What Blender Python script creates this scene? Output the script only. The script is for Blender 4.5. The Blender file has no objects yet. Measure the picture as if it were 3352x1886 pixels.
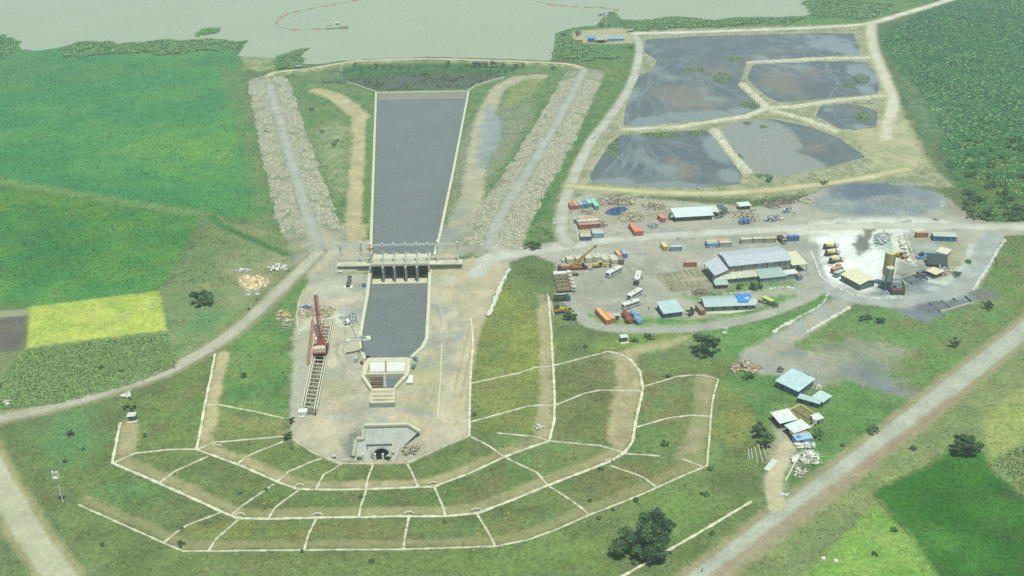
import bpy, math, random
import numpy as np
from mathutils import Matrix, Vector
from mathutils.geometry import delaunay_2d_cdt
random.seed(7); RNG = np.random.default_rng(11)
sc = bpy.context.scene
col = sc.collection
# ------------------------------------------------------------------ camera, sky, sun, exposure
CAM_H, PITCH, ROLL, FOC, CX, CY = 215.0, math.radians(27.0), math.radians(1.4), 3217.0, 1676.0, 943.0
_F = np.array([0, math.cos(PITCH), -math.sin(PITCH)]); _R = np.array([1.0, 0, 0]); _U = np.array([0, math.sin(PITCH), math.cos(PITCH)])
CR = _R*math.cos(ROLL) - _U*math.sin(ROLL); CU = _U*math.cos(ROLL) + _R*math.sin(ROLL)
cd = bpy.data.cameras.new('camera'); cam = bpy.data.objects.new('camera', cd); col.objects.link(cam)
cd.sensor_width = 36.0; cd.lens = FOC/3352*36.0; cd.clip_start = 1.0; cd.clip_end = 40000
m = Matrix.Identity(4)
for i in range(3):
    m[i][0] = CR[i]; m[i][1] = CU[i]; m[i][2] = -_F[i]
m[2][3] = CAM_H
cam.matrix_world = m; sc.camera = cam
SUN_TO = Vector((0.14, -0.25, 1.0)).normalized()          # direction towards the sun
wd = bpy.data.worlds.new('World'); sc.world = wd; wd.use_nodes = True
nt = wd.node_tree; bg = nt.nodes['Background']
sky = nt.nodes.new('ShaderNodeTexSky'); sky.sky_type = 'NISHITA'; sky.sun_disc = False
sky.sun_elevation = math.asin(SUN_TO.z); sky.sun_rotation = math.atan2(SUN_TO.x, SUN_TO.y); sky.altitude = 1800; sky.dust_density = 2.0
nt.links.new(sky.outputs[0], bg.inputs[0]); bg.inputs[1].default_value = 0.11
sl = bpy.data.lights.new('sun', 'SUN'); sl.energy = 3.6; sl.angle = math.radians(0.6); sl.color = (1.0, 0.97, 0.90)
so = bpy.data.objects.new('sun', sl); col.objects.link(so); so.rotation_euler = SUN_TO.to_track_quat('Z', 'Y').to_euler(); so.location = (0, 0, 400)
sc.view_settings.view_transform = 'Standard'; sc.view_settings.look = 'None'; sc.view_settings.exposure = 0.45; sc.view_settings.gamma = 1.0
sc.render.engine = 'CYCLES'; sc.cycles.use_denoising = False
HAZE = 0.00023
sc.cycles.max_bounces = 5; sc.cycles.diffuse_bounces = 2; sc.cycles.glossy_bounces = 2; sc.cycles.transparent_max_bounces = 4; sc.cycles.volume_bounces = 1
# ------------------------------------------------------------------ survey: where things stand (photo measurements turned into metres)
def at(p, z=0.0):
    d = _F*FOC + CR*(p[0]-CX) - CU*(p[1]-CY)
    t = (z-CAM_H)/d[2]
    return np.array([d[0]*t, d[1]*t, z])
def on_plane_y(p, Y):
    d = _F*FOC + CR*(p[0]-CX) - CU*(p[1]-CY)
    t = Y/d[1]
    return np.array([d[0]*t, Y, CAM_H+d[2]*t])
def on_portal(p):                                   # battered headwall plane of the tunnel portal
    d = _F*FOC + CR*(p[0]-CX) - CU*(p[1]-CY)
    t = (311.6+.491*(CAM_H+2.5))/(d[1]-.491*d[2])
    return np.array([d[0]*t, d[1]*t, CAM_H+d[2]*t])
def Q(x0, y0, s): return lambda u, v: (x0+u/s, y0+v/s)
def D(x, y): return (x*1.30175, y*1.30175)
q1 = Q(0,0,2.3); q2 = Q(750,0,2.3); q3 = Q(1550,0,2.3); q4 = Q(2500,0,2.3005); q5 = Q(0,630,2.3); q6 = Q(850,700,2.588)
q7 = Q(1600,600,2.3); q8 = Q(2450,600,2.3004)
b1 = Q(0,1240,2.2435); b2 = Q(850,1240,2.2435); b3 = Q(1700,1240,2.2435); b4 = Q(2400,1150,1.9685)
z5 = Q(1780,620,3.15); z6 = Q(2130,780,4.1548); z7 = Q(2600,720,3.68)
g1 = Q(1090,780,5.8545); g2 = Q(1150,1140,6.588); g3 = Q(1120,1370,8.5867); g4 = Q(960,930,5.3654); g5 = Q(1790,640,8.8828)
g6 = Q(1800,790,5.3667); g7 = Q(2180,640,4.9538); g8 = Q(2480,1180,3.6214)
k7 = Q(1920,10,14.49); m1 = Q(1840,80,8.587); m2 = Q(1030,60,17.17); m4 = Q(2700,760,4.6836); m6 = Q(2260,900,9.058); t7 = Q(930,1150,5.175); t8 = Q(1100,1080,8.05)
tw = Q(2000,1000,5.152); sil = Q(2850,800,8.05)
# ------------------------------------------------------------------ numeric helpers
def _h(xi, yi, s):
    h = (xi*374761393 + yi*668265263 + s*974711) & 0xffffffff
    h = ((h ^ (h >> 13))*1274126177) & 0xffffffff
    return ((h ^ (h >> 16)) & 0xffff)/65535.0
def vn(x, y, sc_, seed=0):
    x = x/sc_; y = y/sc_
    xi = np.floor(x).astype(np.int64); yi = np.floor(y).astype(np.int64)
    fx = x-xi; fy = y-yi; fx = fx*fx*(3-2*fx); fy = fy*fy*(3-2*fy)
    a = _h(xi,yi,seed); b = _h(xi+1,yi,seed); c = _h(xi,yi+1,seed); d = _h(xi+1,yi+1,seed)
    return (a+(b-a)*fx) + ((c+(d-c)*fx)-(a+(b-a)*fx))*fy
def fbm(x, y, sc_, seed=0, o=3):
    r = 0; a = 1; t = 0
    for i in range(o):
        r = r + a*vn(x, y, sc_/2**i, seed+i*17); t += a; a *= .55
    return r/t*2-1                                   # about -1..1
def sstep(a, b, x):
    t = np.clip((x-a)/(b-a), 0, 1); return t*t*(3-2*t)
def seg_dist(x, y, pts, closed=False, par=False):
    n = len(pts); best = np.full(x.shape, 1e18); bt = np.zeros(x.shape)
    for i in range(n if closed else n-1):
        ax, ay = pts[i][0], pts[i][1]; bx, by = pts[(i+1) % n][0], pts[(i+1) % n][1]
        dx, dy = bx-ax, by-ay; L = dx*dx+dy*dy+1e-12
        t = np.clip(((x-ax)*dx+(y-ay)*dy)/L, 0, 1)
        d = (x-ax-t*dx)**2+(y-ay-t*dy)**2
        k = d < best; best = np.where(k, d, best)
        if par: bt = np.where(k, i+t, bt)
    return (np.sqrt(best), bt) if par else np.sqrt(best)
def inside(x, y, pts):
    r = np.zeros(x.shape, bool); n = len(pts)
    for i in range(n):
        ax, ay = pts[i][0], pts[i][1]; bx, by = pts[(i+1) % n][0], pts[(i+1) % n][1]
        if ay == by: continue
        k = ((ay > y) != (by > y)) & (x < (bx-ax)*(y-ay)/(by-ay)+ax); r ^= k
    return r
def box_of(pts, mrg):
    a = np.array([p[:2] for p in pts]); return a[:,0].min()-mrg, a[:,0].max()+mrg, a[:,1].min()-mrg, a[:,1].max()+mrg
def sdf(x, y, pts, mrg=20):                          # positive inside
    out = np.full(x.shape, -1e3); b = box_of(pts, mrg)
    k = (x > b[0]) & (x < b[1]) & (y > b[2]) & (y < b[3])
    if k.any():
        d = seg_dist(x[k], y[k], pts, True); out[k] = np.where(inside(x[k], y[k], pts), d, -d)
    return out
def ldist(x, y, pts, mrg=30):
    out = np.full(x.shape, 1e3); tt = np.zeros(x.shape); b = box_of(pts, mrg)
    k = (x > b[0]) & (x < b[1]) & (y > b[2]) & (y < b[3])
    if k.any(): out[k], tt[k] = seg_dist(x[k], y[k], pts, False, True)
    return out, tt
def W(f, pts, z=0.0): return [at(f(*p), z) for p in pts]
def densify(pts, step):
    r = []
    for a, b in zip(pts[:-1], pts[1:]):
        a = np.array(a, float); b = np.array(b, float); n = max(1, int(np.linalg.norm((b-a)[:2])/step))
        for i in range(n): r.append(a+(b-a)*i/n)
    r.append(np.array(pts[-1], float)); return r
def smooth(pts, it=2):
    p = [np.array(q, float) for q in pts]
    for _ in range(it):
        n = [p[0]]
        for a, b in zip(p[:-1], p[1:]): n += [a*.75+b*.25, a*.25+b*.75]
        n.append(p[-1]); p = n
    return p
# ------------------------------------------------------------------ terrain
far = [np.array([-9000., 9000., 0]), np.array([9000., 9000., 0])]
LAKE = [np.array([-4000., 950., 0])] + W(D, [(-350,85),(0,88),(40,96),(52,122),(95,126),(150,118),(200,104),(300,108),(420,104),(510,100),(600,103),(612,118),(598,140),(690,143),(715,132),(762,125),(752,140),(745,158),(800,160),(860,151),(960,145),(1080,141),(1250,146),(1385,151),(1394,110),(1396,82),(1440,68),(1500,62),(1516,42),(1530,28),(1548,28),(1562,46),(1600,54),(1690,46),(1790,50),(1930,44),(2010,42),(2050,30),(2022,12),(2030,-6),(2150,-60)]) + [np.array([900., 2600., 0]), np.array([9000., 9000., 0]), np.array([-9000., 9000., 0])]
LAKE_Z = -0.5
POND_A = W(D, [(1622,98),(1750,90),(2000,84),(2147,82),(2160,118),(2164,136),(2060,142),(1884,153),(1872,170),(1862,205),(1900,245),(1918,266),(1880,283),(1780,300),(1640,314),(1600,318),(1566,312),(1572,270),(1590,225),(1606,190),(1640,172),(1652,150),(1618,130)])
POND_B = W(D, [(1894,160),(2060,152),(2176,154),(2200,180),(2212,212),(2208,234),(2100,245),(1960,257),(1925,240),(1885,205),(1878,190)])
POND_C = W(D, [(2062,266),(2130,258),(2180,268),(2208,280),(2204,318),(2150,326),(2110,322),(2050,290)])
POND_D = W(D, [(1814,318),(1870,297),(1950,299),(2040,318),(2110,345),(2150,372),(2176,394),(2100,415),(1990,440),(1905,448),(1888,428),(1850,385),(1826,350)])
POND_E = W(D, [(1486,456),(1482,438),(1530,362),(1560,338),(1600,335),(1700,327),(1775,325),(1795,340),(1835,392),(1868,440),(1860,462),(1760,472),(1640,470),(1540,464)])
PONDS = [POND_A, POND_B, POND_C, POND_D, POND_E]
POND_Z = -0.45
# embankments: crest lines x, y, z
def zl(f, pts): return [at(f(a,b), c) for a,b,c in pts]
CREST_L = zl(D, [(806,632,3.0),(795,590,3.4),(770,535,4),(740,436,4),(714,345,4),(690,255,4),(672,192,4)])
CREST_T = zl(D, [(672,192,4),(690,181,3.2),(770,175,2.6),(840,162,2.3),(900,153,2.2),(1070,147,2.2),(1250,153,2.3),(1390,158,2.6),(1440,163,3.3),(1470,174,4)])
CREST_R = zl(D, [(1470,174,4),(1462,192,4),(1436,243,4),(1388,330,4),(1332,425,4),(1282,500,4),(1248,565,3.6),(1232,615,3)])
PAD = zl(D, [(806,640,3),(850,660,3),(935,662,3),(1075,662,3),(1160,660,3),(1236,640,3),(1232,612,3),(1150,622,3),(1090,628,3),(935,632,3),(860,620,3),(815,618,3)])
DYKES = [zl(D, p) for p in ([(1884,156,.6),(2060,147,.6),(2180,145,.6)], [(1866,210,.6),(1930,270,.6),(1990,268,.6),(2100,252,.6),(2215,240,.6)], [(1930,270,.6),(1880,290,.6),(1700,318,.6),(1570,324,.6)], [(1930,272,.6),(2030,300,.6),(2100,328,.6)], [(1795,325,.6),(1835,380,.6),(1880,430,.6)])]
CH_UP = [at(D(948,237), -4), at(D(1174,233), -4), at(D(1091,618), -6), at(D(938,618), -6)]      # replaced by wall lines below
# upstream channel wall tops (z 0.8), downstream wall tops
UL = zl(D, [(947,233,.8),(941,420,.8),(935,612,.8),(934,640,.8)]); UR = zl(D, [(1177,229,.8),(1140,420,.8),(1104,590,.8),(1090,640,.8)])
DL = zl(D, [(932.5,677,0),(926,740,-.2),(915,800,-.5),(907,850,-.8),(912,880,-1),(919,902,-1.1)]); DR = zl(D, [(1079,673,0),(1076,760,-.2),(1071,850,-.8),(1060,872,-1),(1032,897,-1.1)])
def upz(y): return np.interp(y, [UR[-1][1], UL[0][1]], [-6.0, -4.0])
UPOLY = UL + UR[::-1]; DPOLY = DL + DR[::-1]
# pit terraces: rings of the berm drains
def zk(f, pts): return [at(f(a,b), c*.83) for a,b,c in pts]
R0 = zk(D, [(792,688,-.3),(755,745,-.3),(742,800,-.5),(738,900,-1.2),(733,1000,-2.4),(729,1050,-3),(736,1105,-5.5),(790,1142,-10),(850,1166,-14),(940,1168,-15),(1025,1166,-15),(1085,1140,-12),(1130,1118,-8.5),(1180,1098,-5),(1181,1020,-3.4),(1183,930,-2.2),(1194,825,-1.2),(1230,745,-.5),(1268,690,0)])
RA = zk(D, [(541,890,0),(530,950,-.4),(515,1020,-1),(504,1080,-2),(494,1131,-3),(610,1174,-6.5),(700,1214,-9.2),(752,1232,-10),(840,1233,-10),(920,1232,-10),(1000,1229,-10),(1092,1225,-10),(1180,1192,-8),(1270,1150,-5.5),(1335,1125,-4),(1381,1110,-3),(1394,1060,-2.2),(1395,1000,-1.4),(1391,920,-.6),(1386,830,-.1),(1379,745,.2)])
RB = zk(D, [(303,1063,0),(293,1110,-.5),(282,1165,-1),(400,1216,-2.6),(500,1262,-3.8),(580,1298,-4.7),(600,1305,-5),(680,1307,-5),(800,1303,-5),(905,1302,-5),(1020,1300,-5),(1120,1300,-5),(1202,1292,-4.7),(1290,1258,-3.9),(1380,1221,-3.2),(1460,1190,-2.6),(1530,1163,-2),(1570,1140,-1.5),(1590,1112,-1.2),(1603,1040,-.8),(1617,978,-.4),(1610,935,-.2),(1585,905,0),(1556,890,.1),(1530,885,.2)])
RC = zl(D, [(198,1270,0),(300,1316,0),(412,1366,0),(462,1387,0),(525,1387,0),(765,1384,0),(1015,1383,0),(1245,1375,0),(1330,1358,0),(1400,1332,0),(1480,1297,0),(1570,1262,0),(1652,1227,0),(1700,1205,0),(1778,1172,0),(1783,1110,0),(1790,1020,0),(1797,985,0),(1806,955,0),(1770,945,0),(1738,944,0)])
PITB = zl(D, [(800,672,0),(740,705,0),(690,765,0),(600,850,0),(520,888,0),(290,1050,0),(180,1270,0),(330,1352,0),(450,1402,0),(700,1420,0),(1010,1418,0),(1250,1410,0),(1500,1330,0),(1690,1240,0),(1820,1185,0),(1830,1050,0),(1842,950,0),(1740,930,0),(1620,885,0),(1535,872,0),(1440,845,0),(1402,770,0),(1396,728,0),(1290,682,0),(1262,668,.8),(1165,671,-.1),(1076,674,-.3),(935,678,-.3),(850,682,-.1)])
def inward(ring, w, dz):
    out = []
    for i, p in enumerate(ring):
        a = ring[max(0, i-1)]; b = ring[min(len(ring)-1, i+1)]
        t = (b-a)[:2]; t = t/np.linalg.norm(t); n = np.array([-t[1], t[0]])
        c = np.array([-12., 330.])-p[:2]
        if n @ c < 0: n = -n
        out.append(np.array([p[0]+n[0]*w, p[1]+n[1]*w, p[2]+dz]))
    return out
tin = []
for r_, bw in ((RA, 5), (RB, 5.5), (RC, 4.5)):
    r_ = densify(r_, 5); tin += r_ + inward(r_, bw, -.15)
tin += densify(R0, 4) + densify(PITB+[PITB[0]], 6)
tin += zl(D, [(800,720,-.3),(870,740,-.6),(1120,740,-.6),(1170,760,-.5),(1130,880,-1.5),(870,880,-1.5),(820,900,-1.5),(1110,960,-2),(860,960,-2),(800,1000,-2.4),(1110,1040,-2.6),(860,1040,-2.6),(960,1050,-2.5),(790,1060,-3.2),(1150,1050,-3.2),(840,1090,-4.6),(1120,1090,-5)])
pa = on_portal(g3(625,180)); pb = on_portal(g3(1850,150))
for x in np.linspace(pa[0]-3, pb[0]+1, 8): tin += [np.array([x, 312.3, -2.7]), np.array([x, 317, -2.6])]
for x in np.linspace(on_portal(g3(330,1000))[0], on_portal(g3(1500,1000))[0], 6): tin += [np.array([x, 307.0, -13.6]), np.array([x, 303.5, -13.0])]
for u, v in ((1660,880),(1850,715),(2080,570),(2290,440)):
    p = on_portal(g3(u,v)); tin += [p+np.array([0,-.3,.2]), p+np.array([1.5, 2.0, .4])]
for u, v in ((150,480),(90,760),(60,1000)):
    p = on_portal(g3(u,v)); tin.append(p+np.array([0,-.5,0]))
_tv, _, _tf, _, _, _ = delaunay_2d_cdt([Vector((p[0], p[1])) for p in tin], [], [], 0, 1e-5)
from mathutils.kdtree import KDTree
_kd = KDTree(len(tin))
for i, p in enumerate(tin): _kd.insert((p[0], p[1], 0), i)
_kd.balance()
TV = np.array([[v.x, v.y, tin[_kd.find((v.x, v.y, 0))[1]][2]] for v in _tv]); TF = [tuple(f) for f in _tf]
def tin_z(x, y):
    out = np.zeros(x.shape)
    order = np.argsort(y); ys = y[order]
    for f in TF:
        a, b, c = TV[f[0]], TV[f[1]], TV[f[2]]
        y0 = min(a[1], b[1], c[1]); y1 = max(a[1], b[1], c[1])
        i0, i1 = np.searchsorted(ys, y0), np.searchsorted(ys, y1, 'right')
        if i0 >= i1: continue
        k = order[i0:i1]; px = x[k]
        kk = (px >= min(a[0], b[0], c[0])) & (px <= max(a[0], b[0], c[0]))
        if not kk.any(): continue
        k = k[kk]; px = x[k]; py = y[k]
        d = (b[1]-c[1])*(a[0]-c[0])+(c[0]-b[0])*(a[1]-c[1])
        if abs(d) < 1e-9: continue
        l1 = ((b[1]-c[1])*(px-c[0])+(c[0]-b[0])*(py-c[1]))/d; l2 = ((c[1]-a[1])*(px-c[0])+(a[0]-c[0])*(py-c[1]))/d; l3 = 1-l1-l2
        g = (l1 > -1e-6) & (l2 > -1e-6) & (l3 > -1e-6)
        out[k[g]] = l1[g]*a[2]+l2[g]*b[2]+l3[g]*c[2]
    return out
def crest_h(x, y, line, hw, sw):
    d, t = ldist(x, y, line, hw+sw+2)
    zz = np.interp(t, range(len(line)), [p[2] for p in line])
    return np.where(d < hw+sw, zz*(1-np.maximum(d-hw, 0)/sw), -50.0)
def terrain(x, y):
    x = np.atleast_1d(np.asarray(x, float)); y = np.atleast_1d(np.asarray(y, float))
    z = .12*fbm(x, y, 14, 3, 2)
    s = sdf(x, y, LAKE, 30); z = z*(1-sstep(-2, 1, s)) - 2.6*sstep(-1.5, 6, s) - .25*sstep(-6,-1,s)
    z = np.maximum(z, crest_h(x, y, CREST_L, 3.6, 14)); z = np.maximum(z, crest_h(x, y, CREST_R, 3.6, 14)); z = np.maximum(z, crest_h(x, y, CREST_T, 3.0, 6))
    for p in PONDS:
        s = sdf(x, y, p, 8); z = np.where(s > -3, np.minimum(z, .15-1.3*sstep(-1.2, 2.0, s)), z)
    for dk in DYKES: z = np.maximum(z, crest_h(x, y, dk, 1.4, 2.2))
    s = sdf(x, y, PAD, 16); z = np.where(s > -13, np.maximum(z, 3*np.clip(1+s/13, 0, 1)), z)
    k = inside(x, y, PITB)
    if k.any(): z[k] = tin_z(x[k], y[k]) + .06*fbm(x[k], y[k], 6, 5, 2)
    s = sdf(x, y, UPOLY, 6); near = (s > -6) & (s < -.2) & ~k; z = np.where(near & (y < UL[0][1]-3), np.clip(z, -9, .6), z)
    z = np.where(s > -.3, np.minimum(z, .5-7.8*sstep(-.3, .3, s)), z)
    s = sdf(x, y, DPOLY, 4); z = np.where(s > -.3, np.minimum(z, z-7.5*sstep(-.3, .3, s)), z)
    s = sdf(x, y, MUD, 12); z = np.where(s > -4, z*(1-sstep(-4, 3, s))-1.8*sstep(-4, 3, s), z)
    for p in CUTS:
        s = sdf(x, y, p, 4); z = np.where(s > -.3, np.minimum(z, z-(z+7.2)*sstep(-.3, .3, s)), z)
    s = sdf(x, y, MOUTH, 4); z = np.where(s > -.2, np.minimum(z, z-(z+15.5)*sstep(-.2, .2, s)), z)
    for p in HOLES:
        s = sdf(x, y, p, 4); z = np.where(s > -.2, z-6*sstep(-.2, .25, s), z)
    return z
MUD = W(D, [(800,208),(860,196),(990,190),(1100,182),(1230,184),(1275,190),(1200,212),(1172,224),(950,229),(900,214)], -1)
HOLES = [[at(g2(u,v), -.8) for u,v in ((330,560),(1165,545),(920,832),(450,842))], [at(p, -.8) for p in (g4(512,610), g4(700,605), t7(525,990), t7(330,975))]]
_ga = at(g1(735,515), 3.0); _gb = at(g1(1822,495), 3.0); _gu = (_gb-_ga)/np.linalg.norm(_gb-_ga); _gn = np.array([-_gu[1], _gu[0], 0])
CUTS = [[_ga-_gu*.4-_gn*3, _gb+_gu*.4-_gn*3, _gb+_gu*.4+_gn*14, _ga-_gu*.4+_gn*14]]
_pc = on_portal(g3(1112,1000)); _pr = abs(on_portal(g3(1325,1000))[0]-_pc[0])+.2
MOUTH = [np.array([_pc[0]+a*_pr, b, 0]) for a, b in ((-1,305.8),(1,305.8),(1,312.2),(-1,312.2))]
def zt(x, y): return float(terrain(x, y)[0])
def hit(p):
    z = 0.0
    for _ in range(10):
        q = at(p, z); z = .3*z+.7*zt(q[0], q[1])
    q = at(p, z); return q
# height raster of the pit for quick look-ups
GX0, GX1, GY0, GY1, GS = -190.0, 190.0, 205.0, 560.0, 0.5
_gx = np.arange(GX0, GX1, GS); _gy = np.arange(GY0, GY1, GS); _mx, _my = np.meshgrid(_gx, _gy)
GZ = terrain(_mx.ravel(), _my.ravel()).reshape(_mx.shape)
def zq(x, y):
    x = np.asarray(x, float); y = np.asarray(y, float)
    u = np.clip((x-GX0)/GS, 0, len(_gx)-1.001); v = np.clip((y-GY0)/GS, 0, len(_gy)-1.001)
    i = u.astype(int); j = v.astype(int); fu = u-i; fv = v-j
    z = (GZ[j,i]*(1-fu)+GZ[j,i+1]*fu)*(1-fv)+(GZ[j+1,i]*(1-fu)+GZ[j+1,i+1]*fu)*fv
    return np.where((x > GX0) & (x < GX1) & (y > GY0) & (y < GY1), z, 0)
def hit(p):
    z = 0.0
    for _ in range(14):
        q = at(p, z); z = .4*z+.6*float(zq(q[0], q[1]))
    return at(p, z)
def H(f, pts): return [hit(f(*p)) for p in pts]
# ------------------------------------------------------------------ colours: photo tone -> base colour
KEXP = 1.30
def s2l(c): return np.where(c <= .04045, c/12.92, ((c+.055)/1.055)**2.4)
def alb(c, k=None):
    r = s2l(np.array(c, float)/255.0)
    hz = np.array([0.006, 0.010, 0.010])
    return tuple(np.clip((r-hz)/(k or KEXP)/np.array([1.0,1.03,1.14]), .008, .86))
# ------------------------------------------------------------------ paint of the ground: list of layers
LAY = []
def poly(f, pts, c, soft=1.5, na=1.5, c2=None, ns=9, veg=0.0, st=1.0, z=0.0, hitz=False):
    LAY.append(('p', H(f, pts) if hitz else W(f, pts, z), alb(c), soft, na, alb(c2) if c2 else None, ns, veg, st))
def line(f, pts, hw, c, soft=1.2, na=.8, c2=None, ns=6, veg=0.0, st=1.0, z=0.0, hitz=False, world=None):
    LAY.append(('l', world if world is not None else (H(f, pts) if hitz else W(f, pts, z)), alb(c), soft, na, alb(c2) if c2 else None, ns, veg, st, hw))
GRASS = (104,132,84); DIRT = (172,170,142); GREY = (148,158,142); SAND = (176,174,148); LIME = (188,200,180)
BASE = alb((112,136,92)); BASE2 = alb((92,122,78))
# left meadow, fields
poly(D, [(-700,60),(0,80),(150,100),(590,120),(608,190),(640,360),(700,560),(560,545),(440,525),(250,500),(0,455),(-700,330)], (68,142,84), 4, 6, (88,152,86), 34, 1)
poly(D, [(250,380),(420,330),(590,300),(600,400),(560,470),(400,440)], (104,162,82), 9, 10, (84,150,84), 16, 1, .75)
poly(D, [(420,380),(560,330),(600,350),(570,420)], (124,174,80), 8, 8, (100,160,82), 9, 1, .7)
poly(D, [(-300,150),(0,118),(150,150),(330,160),(600,140),(600,165),(300,195),(0,240),(-300,280)], (88,146,84), 6, 6, (70,136,80), 15, 1, .8)
poly(D, [(560,170),(610,180),(680,430),(720,590),(640,580),(620,420)], (118,142,92), 6, 6, (100,138,84), 14, .7, .85)
line(D, [(-300,415),(0,455),(250,500),(440,530),(520,545)], 5, (112,148,88), 3, 2, None, 6, .6)
poly(D, [(-700,420),(0,475),(160,495),(320,520),(500,548),(480,600),(440,680),(405,728),(200,762),(0,778),(-700,830)], (74,138,74), 3, 3, (94,148,72), 16, 1)
poly(D, [(-300,440),(0,470),(140,490),(300,520),(260,560),(100,540),(-300,540)], (112,150,58), 10, 12, (74,138,62), 5, 1, .8)
poly(D, [(60,520),(200,540),(230,700),(40,720)], (54,122,66), 12, 12, None, 9, 1, .6)
poly(D, [(520,545),(700,580),(780,640),(690,700),(640,760),(560,830),(440,920),(440,860),(410,730),(450,660),(500,600)], (134,146,102), 5, 6, (112,140,90), 16, .6)
poly(D, [(560,660),(700,630),(760,660),(680,720),(600,745)], (156,154,118), 8, 8, (128,144,100), 8, .3, .8)
poly(D, [(440,800),(600,770),(560,840),(450,920)], (92,142,92), 8, 7, (118,142,98), 10, .8, .8)
line(D, [(530,545),(560,570),(640,605),(720,640),(770,645)], 2.2, (78,128,76), 1.2, 1.2, None, 5, 1)
poly(D, [(70,772),(400,731),(421,832),(66,876)], (172,190,84), .5, .5, (156,180,80), 5, .8)
poly(D, [(-200,798),(70,776),(66,800),(-200,830)], (140,146,116), 1.2, .8, None, 6, .2)
poly(D, [(-200,822),(70,792),(62,876),(0,895),(-200,920)], (96,98,90), 1.0, .6, (108,106,92), 6, .1)
poly(D, [(-200,915),(62,882),(40,920),(-200,1000)], (116,134,92), 2, 2, None, 6, .5)
poly(D, [(62,880),(420,838),(446,900),(440,925),(330,968),(150,1015),(0,1030),(-200,1060),(-200,1010),(0,960)], (104,146,92), 1.0, 1, (122,160,96), 5, 1)
# around left main road and terraces
poly(D, [(-300,1060),(0,1040),(300,970),(520,870),(600,790),(720,690),(790,660),(800,900),(730,1100),(850,1160),(1180,1100),(1180,800),(1260,690),(1400,660),(1390,760),(1640,900),(1900,900),(1990,1100),(1960,1260),(1700,1470),(300,1470),(100,1270)], (108,132,80), 3, 5, (96,118,74), 10, .9)
poly(D, [(560,840),(700,760),(770,690),(795,690),(745,790),(735,900),(725,1050),(700,1060),(560,1030)], (104,140,78), 3, 4, (86,130,74), 8, 1, 1, hitz=True)
poly(D, [(560,1040),(715,1058),(720,1095),(540,1105),(520,1090)], (134,140,88), 3, 3, (110,128,80), 6, .8, 1, hitz=True)
for pl, c, c2 in (
    ([(330,1075),(500,900),(520,1010),(490,1125),(345,1140)], (98,132,72), (110,124,78)),
    ([(300,1150),(500,1135),(740,1230),(600,1295),(400,1205)], (106,128,78), (96,118,72)),
    ([(600,1240),(760,1240),(1100,1232),(1280,1160),(1480,1125),(1530,1150),(1200,1270),(700,1290)], (96,130,74), (110,120,78)),
    ([(1280,1160),(1380,1115),(1510,1120),(1400,1190)], (98,140,80), (112,128,82)),
    ([(480,1310),(900,1312),(1240,1305),(1470,1260),(1460,1300),(1240,1365),(560,1380),(440,1360)], (104,134,84), (118,126,80)),
    ([(1400,930),(1520,890),(1540,980),(1530,1105),(1400,1100)], (110,118,80), (100,112,74)),
    ([(1200,830),(1380,760),(1385,900),(1370,1020),(1340,1090),(1190,1080)], (110,132,76), (118,130,72)),
    ([(1630,960),(1730,950),(1735,1060),(1730,1160),(1600,1130),(1620,1000)], (106,130,82), (116,122,80)),
    ([(1560,1150),(1760,1170),(1650,1220),(1500,1290),(1400,1240),(1520,1180)], (104,128,84), (114,120,78)),
    ([(560,1060),(730,1110),(860,1165),(1020,1170),(1170,1110),(1260,1150),(1080,1215),(760,1225),(600,1160)], (112,132,80), (104,124,74))):
    poly(D, pl, c, 4, 5, c2, 8, .9, .9, hitz=True)
# olive / brown drifts and yellow flowers
for cx_, cy_, rx, ry, c in ((1250,760,70,45,(132,146,70)),(1330,840,40,60,(132,146,70)),(1260,980,70,60,(126,138,76)),(1340,900,30,80,(132,146,70)),(1600,960,60,40,(120,118,80)),(1640,860,40,20,(132,142,66)),(560,1330,60,15,(128,142,64)),(1860,1010,60,70,(120,134,74)),(1850,1080,50,40,(128,134,72)),
                        (900,1340,130,20,(118,122,76)),(1300,1410,160,25,(102,134,74)),(1480,1380,60,30,(114,142,76)),(400,1120,70,40,(108,124,72)),(640,890,60,40,(96,144,70)),(250,1180,60,60,(96,124,74)),(700,1345,50,12,(124,132,70)),(180,1080,90,60,(92,138,90)),(150,1130,80,40,(84,132,84)),(330,1230,90,30,(92,140,86)),(900,1420,300,25,(112,126,78)),(1200,1430,300,30,(106,136,76)),(1700,1300,120,60,(104,140,76)),(1500,1090,30,60,(104,126,74)),
                        (1650,1100,50,40,(94,136,74)),(1560,1020,10,10,(120,124,84))):
    pts = [(cx_+rx*math.cos(a*.7854), cy_+ry*math.sin(a*.7854)) for a in range(8)]
    poly(D, pts, c, 8, 9, None, 6, 1, .75, hitz=True)
for r_, w_, c in ((RA, 3.6, (164,158,122)), (RB, 3.8, (150,150,112)), (RC, 3.0, (134,138,96))):
    LAY.append(('l', inward(r_, 3.2, 0), alb(c), 1.4, 1.3, alb((138,140,100)), 5, .2, .9, w_/1.6))
line(D, [(1570,895),(1580,960),(1565,1040),(1560,1100)], 4.6, (166,160,124), 1.5, 1.5, (150,148,112), 5, .2, 1, hitz=True)
line(D, [(1770,950),(1765,1040),(1745,1110),(1720,1150)], 3.4, (152,150,116), 1.6, 1.5, (134,140,100), 5, .2, .95, hitz=True)
line(D, [(1372,760),(1375,880),(1372,1000),(1358,1080)], 2.4, (158,156,118), 1.6, 1.4, None, 5, .2, .9, hitz=True)
line(D, [(325,1075),(322,1130)], 3.2, (160,156,118), 1.5, 1.3, None, 5, .2, .9, hitz=True)
line(D, [(562,890),(545,960),(528,1060),(510,1100)], 2.2, (170,164,126), 1.2, 1, None, 5, .2, .95, hitz=True)
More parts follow.
